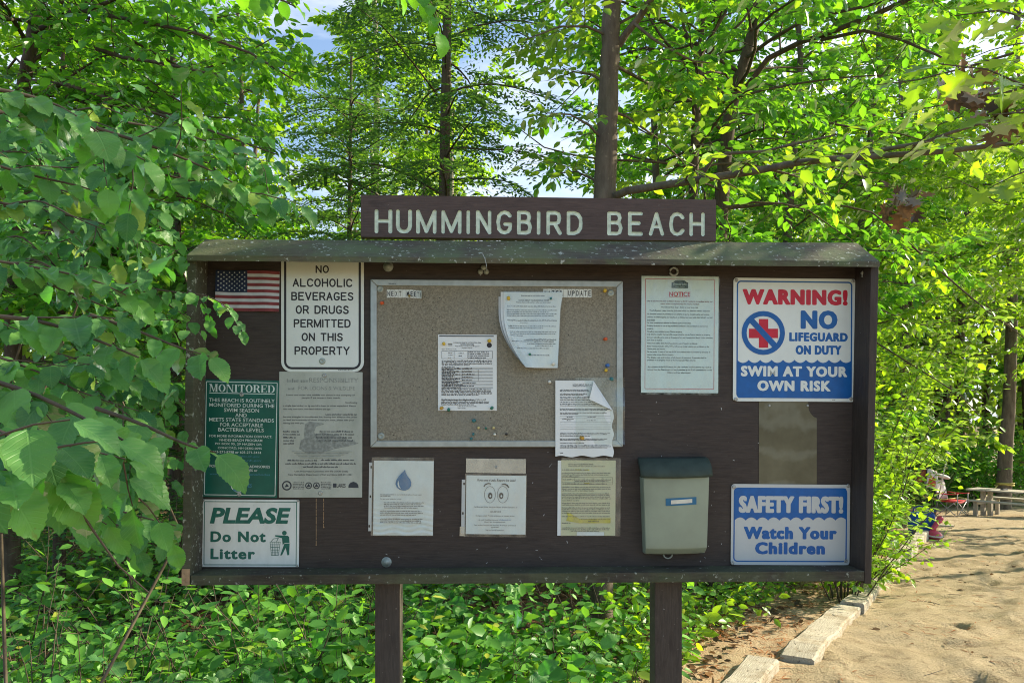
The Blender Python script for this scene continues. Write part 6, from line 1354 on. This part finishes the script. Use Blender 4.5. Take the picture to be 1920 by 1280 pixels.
# sunlit shrubs on the right
for k, (px, Y, h, Rr, ns, ls, lb) in enumerate(((1585, 7.3, 2.9, .75, 20, .085, 'bright yellow green shrub hugging the right end of the board'), (1570, 9.0, 2.3, .5, 20, .085, 'sunlit shrub spilling over the timber edging near the blue bag'), (1560, 9.0, 3.8, 1.1, 20, .095, 'taller sunlit shrub mostly hidden behind the right end of the board'), (1640, 15.0, 2.6, .8, 20, .11, 'sunlit shrub behind the blue bag and toy handles'), (1630, 12.0, 4.6, 1.1, 22, .105, 'tall bright shrub between the board and the beach trees'), (1600, 7.9, 1.2, .55, 22, .075, 'low sunlit shrub at the foot of the board end beside the timbers'), (1588, 11.0, 1.3, .38, 22, .085, 'low sunlit shrub leaning over the far edging timbers'))):
    x, y = at(px, Y); bush('shrub', lb, x, y, h, Rr, ns, ls, 9, 'leaf_lit', k, .10, .40, lean=(.05, -.1), r=.007)
for k, (px, Y, h, Rr, ls, lb) in enumerate(((1740, 24.5, 3.0, 1.6, .16, 'dark green bush at the back of the beach behind the camp chair'), (1830, 25.5, 3.2, 1.7, .16, 'dark green bush at the back of the beach behind the picnic table'), (1960, 26.0, 3.4, 1.8, .16, 'dark green bush at the back of the beach at the far right edge'))):
    x, y = at(px, Y); bush('shrub', lb, x, y, h, Rr, 22, ls, 9, 'leaf_mid', 20 + k, .22, .8, r=.012)
# overhanging sprays beside the board at mid right
off = PX(1640, 470, 8.5); root = thing('leafy_bough', 'long thin dark bough slanting down to the right past the board end', 'bough', tuple(off)); wood, lv = MB(), Leaves()
for pts, r_ in ((((1640, 405, 7.6), (1720, 470, 7.5), (1800, 540, 7.4), (1860, 590, 7.3), (1930, 640, 7.2)), .012), (((1650, 580, 7.8), (1720, 610, 7.8), (1800, 600, 7.8), (1900, 570, 7.8)), .008), (((1640, 640, 8.4), (1720, 690, 8.3), (1800, 740, 8.2), (1865, 810, 8.1)), .010)):
    P = np.array([PX(*p) for p in pts]) - off; wood.tube(P, np.linspace(r_, r_ * .4, len(P)), 6, cap=False); ramify(wood, lv, P, r_, r_ * .4, .17, .5, 9, .095, .4, rg=rg, t0=.05)
wood.build('stems', M['barkdark'], root, True); lv.build('foliage', M['leaf_lit'], root, 'lo', rg=rg)
# undergrowth at the lower left and behind the posts
ug = [(-40, 3.2, .95, .5, 9, .075), (90, 3.4, .95, .55, 10, .07), (220, 3.6, 1.0, .55, 10, .07), (330, 3.8, .95, .55, 10, .08), (450, 3.9, .95, .5, 10, .10), (570, 4.1, .95, .5, 10, .10), (660, 4.5, 1.05, .55, 10, .10), (20, 4.4, 1.4, .6, 9, .075), (260, 4.8, 1.5, .6, 10, .08), (780, 5.6, 1.0, .5, 8, .10), (500, 5.6, 1.3, .6, 8, .10)]
ul = ['small leaved shrub at the very bottom left corner', 'small leaved shrub with pale yellowing leaves at the lower left', 'small leaved shrub below the drooping broad leaves', 'leafy shrub below the bottom left corner of the board', 'pointed leaf shrub under the PLEASE Do Not Litter sign', 'shrub filling the gap left of the left post', 'shrub directly behind the left post', 'taller thin shrub deep in shade at the lower left', 'tall shaded shrub between the broad leaves and the board', 'thin stemmed shrub just right of the left post', 'shaded shrub seen under the middle of the PLEASE sign']
for k, ((px, Y, h, Rr, ns, ls), lb) in enumerate(zip(ug, ul)):
    x, y = at(px, Y); bush('undergrowth_shrub', lb, x, y, h, Rr, ns, ls, 7, 'leaf_small', 40 + k, .12, .32, r=.006, droop=.3, second=k > 4, face=FACE, fw=.25)
# weeds and seedlings of several kinds, each its own plant
wl = [(-90, 2.9, .75, .085, 'leaf_small'), (60, 2.75, .62, .075, 'leaf_small'), (150, 3.0, .70, .08, 'leaf_big'), (270, 3.1, .62, .085, 'leaf_small'), (395, 3.35, .72, .11, 'leaf_big'), (520, 3.5, .70, .12, 'leaf_big'), (610, 3.7, .80, .10, 'leaf_small'), (800, 3.9, .55, .085, 'leaf_small'), (880, 4.2, .70, .10, 'leaf_small'), (980, 3.9, .45, .12, 'leaf_big'), (1070, 4.6, .55, .11, 'leaf_small'), (1150, 4.1, .50, .09, 'leaf_small'), (1210, 4.9, .60, .10, 'leaf_lit'), (1320, 6.2, .55, .09, 'leaf_lit'), (1390, 7.2, .60, .09, 'leaf_lit'), (700, 5.2, .95, .10, 'leaf_lit'), (920, 6.9, 1.0, .10, 'leaf_lit'), (1090, 7.4, .95, .10, 'leaf_lit'), (1185, 6.6, .80, .10, 'leaf_lit'), (560, 6.9, 1.2, .11, 'leaf_lit'), (1105, 5.1, 1.0, .10, 'leaf_small'), (1150, 5.3, .9, .10, 'leaf_lit'), (850, 5.0, .75, .12, 'leaf_big'), (1010, 5.3, .7, .09, 'leaf_small')]
wt = ['at the extreme lower left edge', 'with small leaves in the bottom left corner', 'with broad leaves near the bottom left', 'with small pale leaves left of the board', 'with broad leaves under the bare foot of the side board', 'with the largest leaves left of the left post', 'just left of the left post', 'just right of the left post', 'with upright stems between the posts nearer the left one', 'with broad low leaves midway between the posts', 'beside the brown litter patch between the posts', 'low at the left foot of the right post', 'tall and sunlit left of the right post', 'sunlit just right of the right post', 'sunlit at the edge of the dirt right of the right post', 'bright and set back behind the left post', 'bright beyond the brown litter patch', 'bright and far back left of the right post', 'bright right behind the shelf left of the right post', 'bright and far back under the grimy sign', 'hiding the foot of the tall grey trunk', 'with paler leaves at the right of the tall grey trunk foot', 'with broad leaves right of the left post and set back', 'small and upright at the front of the brown litter patch']
for k, ((px, Y, h, ls, lm), lb) in enumerate(zip(wl, wt)):
    x, y = at(px, Y); bush('weed', 'leafy weed ' + lb, x, y, h, .32 + .05 * (k % 3), 8 + k % 4, ls, 6, lm, 100 + k, .13, .26, r=.004, second=k % 2 == 0, tpl='hi' if lm == 'leaf_big' else 'lo', uv=lm == 'leaf_big', face=FACE, fw=.35, cat='plant')
# leafy ground cover
rg = np.random.default_rng(123); lvs = [Leaves(), Leaves()]; wood = MB()
for k in range(5200):
    Y = 3.5 + 8.0 * rg.random() ** 1.5; px = rg.uniform(-150, 1560); x = (px - HX) / FPX * Y; s = float(side(x, Y))
    if s > -.62 - .35 * float(vnoise(np.array([x]), np.array([Y]), .6, 9)): continue
    if ((x - .35) / .95) ** 2 + ((Y - 6.2) / .75) ** 2 < 1 and rg.random() < .88: continue
    pt = float(vnoise(np.array([x]), np.array([Y]), .7, 12) + .5)
    if pt < .3 and rg.random() < .75: continue
    z = ghf(x, Y); h = rg.uniform(.06, .40) * (.35 + 1.1 * pt); P = path((x, Y, z), (rg.normal(0, .4), rg.normal(0, .4), 1), h, 4, -.2, .1, rg); big = pt > .62 and rg.random() < .5
    wood.tube(P, [.002, .0018, .0015, .001], 3, cap=False); m_ = rg.integers(4, 10); ts = np.linspace(.4, 1, m_); pos, tan = along(P, ts); a = rg.uniform(0, 6.28) + np.arange(m_) * 2.4
    D = np.stack((np.cos(a), np.sin(a), rg.normal(-.15, .3, m_)), 1); lvs[int(rg.random() < (.18 + .5 * (px > 1150)))].add(pos, D, nrm(UP + rg.normal(0, .4, (m_, 3)) + np.array((0, -.45, 0))), (.125 if big else .075) * rg.uniform(.5, 1.2, m_))  # more of the lit-coloured leaves towards the sunny right side
root = thing('ground_cover', 'low bright leafy plants carpeting the ground under the board', None, (0, 6, 0)); root['kind'] = 'stuff'
for o in (wood.build('stems', M['twig'], None), lvs[0].build('foliage', M['leaf_small'], None, 'lo', rg=rg), lvs[1].build('foliage', M['leaf_lit'], None, 'lo', rg=rg)): o.parent = root; o.location = (0, -6, 0); o['kind'] = 'stuff'
# dead leaves and needles
lv = Leaves(); n = 9000; Y = 3.6 + 9 * rg.random(n) ** 1.3; px = rg.uniform(-200, 1700, n); x = (px - HX) / FPX * Y; s = side(x, Y); kp = (s < -.4) | ((s < .0) & (rg.random(n) < .12)); x, Y = x[kp], Y[kp]; n = len(x)
lv.add(np.stack((x, Y, gh(x, Y) + .012), 1), nrm(np.stack((rg.normal(0, 1, n), rg.normal(0, 1, n), rg.normal(0, .2, n)), 1)), nrm(UP + rg.normal(0, .35, (n, 3))), .075 * rg.uniform(.6, 1.2, n))
tag(lv.build('leaf_litter', M['deadleaf'], None, 'lo', rg=rg), 'scattered dead brown leaves on the ground behind the board', None, None, 'stuff')
M['needlebrown'] = m_leaf('pine_needle_brown', (0.26, 0.11, 0.045), (0.02, 0.01, 0.0), hue=.35, gloss=.03)
lv = Leaves(); n = 26000; t = rg.uniform(-1.8, 20, n) ; s = np.where(rg.random(n) < .62, -rg.random(n) ** .8 * 1.3, rg.random(n) ** 1.1 * 7); x = LX0 + LD[0] * t + LN[0] * s; Y = LY0 + LD[1] * t + LN[1] * s
cl = vnoise(x, Y, .5, 31) + .6 * vnoise(x, Y, .2, 32); kp = (cl > .05) & (Y > 3.2); x, Y = x[kp], Y[kp]; n = len(x)
lv.add(np.stack((x, Y, gh(x, Y) + .006), 1), nrm(np.stack((rg.normal(0, 1, n), rg.normal(0, 1, n), rg.normal(0, .06, n)), 1)), nrm(UP + rg.normal(0, .1, (n, 3))), .11 * rg.uniform(.5, 1.2, n))
tag(lv.build('pine_needles', M['needlebrown'], None, 'needle', rg=rg, width=.35), 'rusty pine needles strewn over the dirt and sand', None, None, 'stuff')
lv = Leaves(); n = 4200; t = rg.uniform(-2.5, 16, n); s = .2 + rg.random(n) ** .9 * 7.5; x = LX0 + LD[0] * t + LN[0] * s; Y = LY0 + LD[1] * t + LN[1] * s; kp = (vnoise(x, Y, .9, 41) + .5 * vnoise(x, Y, .3, 42) > .0) & (Y > 3.0); x, Y = x[kp], Y[kp]; n = len(x)
lv.add(np.stack((x, Y, gh(x, Y) + .008), 1), nrm(np.stack((rg.normal(0, 1, n), rg.normal(0, 1, n), rg.normal(0, .12, n)), 1)), nrm(UP + rg.normal(0, .4, (n, 3))), np.where(rg.random(n) < .85, .03, .065) * rg.uniform(.5, 1.3, n))
tag(lv.build('bark_debris', M['deadleaf'], None, 'lo', rg=rg), 'dark crumbs of bark and dead leaves scattered over the sand', None, None, 'stuff')
m = MB()
for k in range(60):
    t = rg.uniform(-1.5, 12); s = -1.0 + rg.random() * 6; x = LX0 + LD[0] * t + LN[0] * s; y = LY0 + LD[1] * t + LN[1] * s; l = rg.uniform(.02, .13); a = rg.uniform(0, 6.28); z = ghf(x, y)
    m.tube([(x - l * math.cos(a), y - l * math.sin(a), z + .012), (x + rg.normal(0, .01), y + rg.normal(0, .01), z + .018), (x + l * math.cos(a), y + l * math.sin(a), z + .012)], rg.uniform(.0015, .004), 5)
tag(m.build('fallen_twigs', M['twig'], None), 'fallen twigs lying on the sand and dirt', None, None, 'stuff')
# ------------------------------------------------------------------ beach edging and things on the sand
M['timber'] = m_timber()
def timber(name, label, t0, t1, off, h, w, yaw=0.0, drop=0.0):
    c = np.array((LX0, LY0)) + LD * (t0 + t1) / 2 + LN * off; Ln = t1 - t0; za, zb = (float(gh0(np.array([p[0]]), np.array([p[1]]))[0]) for p in (c - LD * Ln / 2, c + LD * Ln / 2))
    m = MB(); n = int(Ln / .09); V = []; r_ = random.Random(int(t0 * 10) + 5)
    for i in range(n + 1):
        x = -Ln / 2 + Ln * i / n; ws = w / 2 * (1 + .05 * math.sin(i * .8) + r_.uniform(-.015, .015)); hs = h * (1 + .05 * math.sin(i * .5 + 1)) + r_.uniform(-.003, .003); hs *= min(1, .35 + .22 * i) if t0 > -1 and t0 < 1 else 1
        V += [(x, -ws, -.18), (x, ws, -.18), (x, ws, hs - .012), (x, ws - .014, hs), (x, -ws + .014, hs + r_.uniform(-.004, .004)), (x, -ws, hs - .012)]
    k = 6; m.add(V, [(i * k + j, i * k + (j + 1) % k, (i + 1) * k + (j + 1) % k, (i + 1) * k + j) for i in range(n) for j in range(k)] + [tuple(range(k - 1, -1, -1)), tuple(n * k + j for j in range(k))])
    o = m.build(name, M['timber']); o.location = (c[0], c[1], (za + zb) / 2 - drop); o.rotation_euler = (0, -math.atan2(zb - za, Ln), math.atan2(LD[1], LD[0]) + yaw); tag(o, label, 'timber', 'timbers edging the sand'); return o
timber('edging_timber', 'nearest edging timber with only its far end in view at the bottom', -2.6, -0.30, -.13, .06, .20, .02)
timber('edging_timber', 'bright sunlit edging timber right of the right post', -0.05, 2.0, .02, .06, .22, -.01)
timber('edging_timber', 'edging timber under the lower right corner of the board', 2.01, 4.3, .05, .075, .20, .008)
timber('edging_timber', 'edging timber whose end shows just past the board corner', 4.31, 6.5, .05, .11, .19, .006)
timber('edging_timber', 'farthest edging timber leading to the blue bag', 6.51, 10.6, .08, .14, .18, 0.0)

def gpt(px, Y): x = (px - HX) / FPX * Y; return x, Y, ghf(x, Y)
M['tablewood'] = m_brownwood('grey_table_wood', (0.36, 0.33, 0.27), (2, 30, 30), .1, .8)
# picnic table
x, y, z = gpt(1812, 20.5); ax = R(-53); c = np.array((x, y)) + np.array((math.cos(ax), math.sin(ax))) * 1.0 + np.array((-math.sin(ax), math.cos(ax))) * .33
t = thing('picnic_table', 'weathered grey picnic table with attached benches at the right edge', 'picnic table', (c[0], c[1], ghf(*c) + .0), (0, 0, ax))
m = MB()
for k in range(5): m.box(-1.0, 1.0, -.375 + .152 * k, -.375 + .152 * k + .144, .645, .685)
bevel(m.build('table_top', M['tablewood'], t), .004)
for sy in (-1, 1):
    m = MB()
    for k in range(2): m.box(-1.0, 1.0, sy * .72 - .13 + .135 * k, sy * .72 - .13 + .135 * k + .125, .385, .425)
    bevel(m.build('bench', M['tablewood'], t), .004)
    for sx in (-.62, .62):
        m = MB(); m.box(sx - .045, sx + .045, sy * .72 - .045, sy * .72 + .045, -.1, .384); m.build('bench_leg', M['tablewood'], t)
for sx in (-.62, .62):
    for dx in (-.085, .085):
        m = MB(); m.box(sx + dx - .05, sx + dx + .05, -.06, .06, -.1, .644); m.build('leg', M['tablewood'], t)
    m = MB(); m.box(sx - .03, sx + .03, -.66, .66, .30, .36); m.build('cross_rail', M['tablewood'], t)
o = MB(); o.hexa([(-.10, -.05, 0), (.10, -.05, 0), (.10, .05, 0), (-.10, .05, 0), (-.09, -.04, .03), (.07, -.04, .045), (.07, .04, .045), (-.09, .04, .03)]); o = bevel(o.build('dark_case', M['blackpin']), .008, 3)
d = np.array((math.cos(ax), math.sin(ax))); o.location = (c[0] - d[0] * .2, c[1] - d[1] * .2, ghf(*c) + .686); o.rotation_euler = (0, 0, .4); tag(o, 'small dark case lying on the picnic table', 'case')

M['chairred'] = m_plain('red_canvas', c4(0.48, 0.02, 0.03), .75, .15, 20); M['canvaswhite'] = m_plain('white_canvas', c4(0.62, 0.60, 0.56), .8, .15, 20); M['tubegrey'] = m_plain('grey_tube', c4(0.30, 0.30, 0.30), .4, .1, 20, metal=.5)
x, y, z = gpt(1786, 19.8); t = thing('camp_chair', 'red folding camp chair with white back standing on the sand by the shrubs', 'chair', (x, y, z), (0, 0, R(35)))
m = MB(); n = 8; gp = [(-.25 + .5 * i / n, -.23 + .46 * j / 4, .42 - .05 * math.sin(math.pi * i / n)) for j in range(5) for i in range(n + 1)]
def cloth(pts, nx, ny, name, mt, par, th=.012):
    P = np.array(pts).reshape(ny + 1, nx + 1, 3); N = nrm(np.cross(P[0, -1] - P[0, 0], P[-1, 0] - P[0, 0])); m = MB(); k = (ny + 1) * (nx + 1); V = np.concatenate((P.reshape(-1, 3), P.reshape(-1, 3) - N * th)); F = [(j * (nx + 1) + i, j * (nx + 1) + i + 1, (j + 1) * (nx + 1) + i + 1, (j + 1) * (nx + 1) + i) for j in range(ny) for i in range(nx)]
    F += [tuple(k + v for v in f[::-1]) for f in F]; bd = [i for i in range(nx)] + [(nx) + (nx + 1) * j for j in range(ny)] + [ny * (nx + 1) + nx - i for i in range(nx)] + [(ny - j) * (nx + 1) for j in range(ny)]
    F += [(bd[i], k + bd[i], k + bd[(i + 1) % len(bd)], bd[(i + 1) % len(bd)]) for i in range(len(bd))]; m.add(V, F); return m.build(name, mt, par, True)
cloth(gp, n, 4, 'seat', M['chairred'], t)
cloth([(-.25 + .5 * i / n, .23 + .12 * j / 4 + .04 * math.sin(math.pi * i / n), .44 + .50 * j / 4) for j in range(5) for i in range(n + 1)], n, 4, 'backrest', M['canvaswhite'], t)
for sx in (-1, 1):
    cloth([(sx * .30 + .04 * (i - .5), -.26 + .52 * j / 4, .62 - .02 * math.sin(math.pi * j / 4)) for j in range(5) for i in (0, 1, 2)], 2, 4, 'armrest', M['chairred'], t, .02)
    m = MB(); m.tube([(sx * .28, .30, -.01), (sx * .27, .25, .42), (sx * .26, .36, .98)], .012, 6); m.build('back_post', M['tubegrey'], t, True)
    m = MB(); m.tube([(sx * .28, -.26, -.01), (sx * .29, -.25, .62)], .011, 6); m.build('front_post', M['tubegrey'], t, True)
    m = MB(); m.tube([(sx * .28, -.26, .0), (sx * .28, .24, .42)], .010, 6); m.tube([(sx * .28, .30, .0), (sx * .28, -.23, .42)], .010, 6); m.build('side_brace', M['tubegrey'], t, True)
m = MB(); m.tube([(-.28, -.26, .02), (.26, -.24, .41)], .010, 6); m.tube([(.28, -.26, .02), (-.26, -.24, .41)], .010, 6); m.build('front_brace', M['tubegrey'], t, True)
# white padded sunshade folded over the chair back
m = MB(); prof = [(.001, .07), (.12, .065), (.20, .045), (.235, .01), (.20, -.03), (.10, -.05), (.001, -.055)]; m.lathe(prof, 'z', (0, 0, 0), 18); o = m.build('sunshade', M['canvaswhite'], t, True); o.location = (.10, .30, 1.02); o.rotation_euler = (R(10), R(12), 0); o.scale = (1.0, .75, .9)

M['bagblue'] = m_plain('blue_bag_fabric', c4(0.012, 0.085, 0.34), .6, .15, 14); M['pink'] = m_plain('pink_vinyl', c4(0.60, 0.07, 0.13), .3, .1, 10); M['black_metal'] = m_plain('black_pole', c4(0.03, 0.03, 0.032), .5)
x, y, z = gpt(1727, 14.0); t = thing('beach_bag', 'blue beach bag standing at the far end of the edging timbers', 'bag', (x, y, z), (0, 0, R(-20)))
m = MB(); V = []; L_ = 20
for f, w, d in ((0, .19, .13), (.03, .2, .14), (.25, .215, .15), (.42, .225, .13), (.45, .22, .12)):
    for k in range(L_):
        a = 2 * math.pi * k / L_; ca, sa = math.cos(a), math.sin(a); V.append((w * math.copysign(abs(ca) ** .35, ca), d * math.copysign(abs(sa) ** .35, sa), f + .02 * math.sin(3 * a) * (f > .4)))
m.add(V, [(j * L_ + k, j * L_ + (k + 1) % L_, (j + 1) * L_ + (k + 1) % L_, (j + 1) * L_ + k) for j in range(4) for k in range(L_)] + [tuple(range(L_ - 1, -1, -1)), tuple(4 * L_ + k for k in range(L_))]); m.build('body', M['bagblue'], t, True)
for sy in (-1, 1):
    m = MB(); m.tube([(-.12, sy * .11, .43), (-.10, sy * .12, .53), (0, sy * .13, .57), (.10, sy * .12, .53), (.12, sy * .11, .43)], .012, 6); m.build('handle', M['bagblue'], t, True)
cloth([(.02 + .20 * i / 4, -.12 + .24 * j / 3, .46 + .07 * (i / 4) + .02 * math.sin(i + j)) for j in range(4) for i in range(5)], 4, 3, 'open_flap', M['bagblue'], t)
# flag on a thin black pole
x, y, z = gpt(1732, 15.2); t = thing('flag_pole', 'thin black pole with a hanging rusty orange flag behind the blue bag', 'flag pole', (x, y, z), (0, 0, 0))
m = MB(); m.tube([(0, 0, -.1), (.02, 0, .6), (.075, 0, 1.38)], .012, 8); m.lathe([(.018, 0), (.02, .02), (.001, .04)], 'z', (.076, 0, 1.37), 8); m.build('pole', M['black_metal'], t, True)
M['flagrust'] = m_plain('rusty_orange_cloth', c4(0.28, 0.09, 0.04), .8, .3, 9)
cloth([(.07 - .26 * i / 6, .03 * math.sin(i * 1.3), 1.30 - .02 * i - .30 * j / 4 + .10 * (i / 6) * (j / 4)) for j in range(5) for i in range(7)], 6, 4, 'cloth', M['flagrust'], t, .004)
x, y, z = gpt(1752, 16.5); t = thing('umbrella_pole', 'leaning beach umbrella pole with white upper half and white cap', 'pole', (x, y, z), (0, 0, 0))
m = MB(); m.tube([(-.08, 0, -.1), (.12, 0, .78)], .016, 8); m.build('lower_pole', M['black_metal'], t, True)
m = MB(); m.tube([(.12, 0, .78), (.29, 0, 1.58)], .013, 8); m.build('upper_pole', M['canvaswhite'], t, True)
m = MB(); m.lathe([(.012, 0), (.05, .01), (.055, .04), (.03, .06), (.001, .065)], 'z', (.292, 0, 1.57), 10); m.build('cap', M['canvaswhite'], t, True)
x, y, z = gpt(1746, 16.9); t = thing('towel', 'orange and white patterned towel hung between the poles', 'towel', (x, y, z))
cloth([(-.14 + .28 * i / 5, .03 * math.sin(i * 1.7 + j), 1.25 - .42 * j / 4 + .03 * math.sin(i)) for j in range(5) for i in range(6)], 5, 4, 'cloth', M['canvaswhite'], t, .006)
cloth([(-.10 + .17 * i / 5, -.02 + .03 * math.sin(i * 1.7 + j), 1.10 - .20 * j / 4 + .02 * math.sin(i)) for j in range(5) for i in range(6)], 5, 4, 'orange_patch', M['orange'], t, .008)
# pink inflatable toy
x, y, z = gpt(1751, 13.7); t = thing('inflatable_toy', 'pink and white inflatable toy lying beside the blue bag', 'toy', (x, y, z), (0, 0, R(10)))
m = MB(); m.lathe([(.001, 0), (.09, .01), (.13, .05), (.14, .09), (.11, .14), (.05, .17), (.001, .175)], 'z', (0, 0, 0), 18); m.build('body', M['pink'], t, True)
m = MB(); m.tube([(-.03, 0, .12), (0, 0, .22), (.07, 0, .31), (.12, 0, .36), (.15, 0, .37)], [.05, .045, .045, .06, .02], 10); m.build('neck', M['pink'], t, True)
m = MB(); m.lathe([(.001, .36), (.045, .37), (.06, .41), (.045, .45), (.001, .46)], 'z', (.13, 0, -.03), 12); m.build('head', M['pink'], t, True)
m = MB(); m.tube([(.145 * math.cos(a), .145 * math.sin(a), .085 + .02 * math.sin(a)) for a in np.linspace(0, 2 * math.pi, 20)], .018, 6, cap=False); m.build('white_band', M['canvaswhite'], t, True)
x, y, z = gpt(1766, 16.0); m = MB(); m.box(-.22, .22, -.07, .07, 0, .035); o = bevel(m.build('loose_plank', M['tablewood']), .005); o.location = (x, y, z + .02); o.rotation_euler = (0, 0, R(-30)); tag(o, 'short loose plank lying on the sand behind the pink toy', 'plank')
# yellow rope round the thick trunk and across to the chair
M['rope'] = m_plain('yellow_rope', c4(0.50, 0.42, 0.12), .8, .2, 60); rp = thing('yellow_rope', 'yellow rope wrapped round the thick trunk and slung towards the camp chair', 'rope', (0, 0, 0))
tc_ = PX(1884, 908, 23.5); m = MB(); m.tube([(tc_[0] + .245 * math.cos(a), tc_[1] + .245 * math.sin(a), tc_[2] + .02 * math.sin(2 * a)) for a in np.linspace(0, 2 * math.pi, 24)], .022, 6, cap=False); m.tube([(tc_[0] + .25 * math.cos(a), tc_[1] + .25 * math.sin(a), tc_[2] + .05) for a in np.linspace(0, 2 * math.pi, 24)], .018, 6, cap=False); m.build('knot_loop', M['rope'], rp, True)
m = MB(); A, Bp = tc_ + np.array((-.24, -.05, 0)), PX(1800, 932, 20.4); m.tube([A + (Bp - A) * s_ - UP * .25 * math.sin(math.pi * s_) for s_ in np.linspace(0, 1, 10)], .02, 6); Cp = PX(1712, 922, 19.5); m.tube([Bp + (Cp - Bp) * s_ - UP * .12 * math.sin(math.pi * s_) for s_ in np.linspace(0, 1, 8)], .02, 6); m.build('line', M['rope'], rp, True)
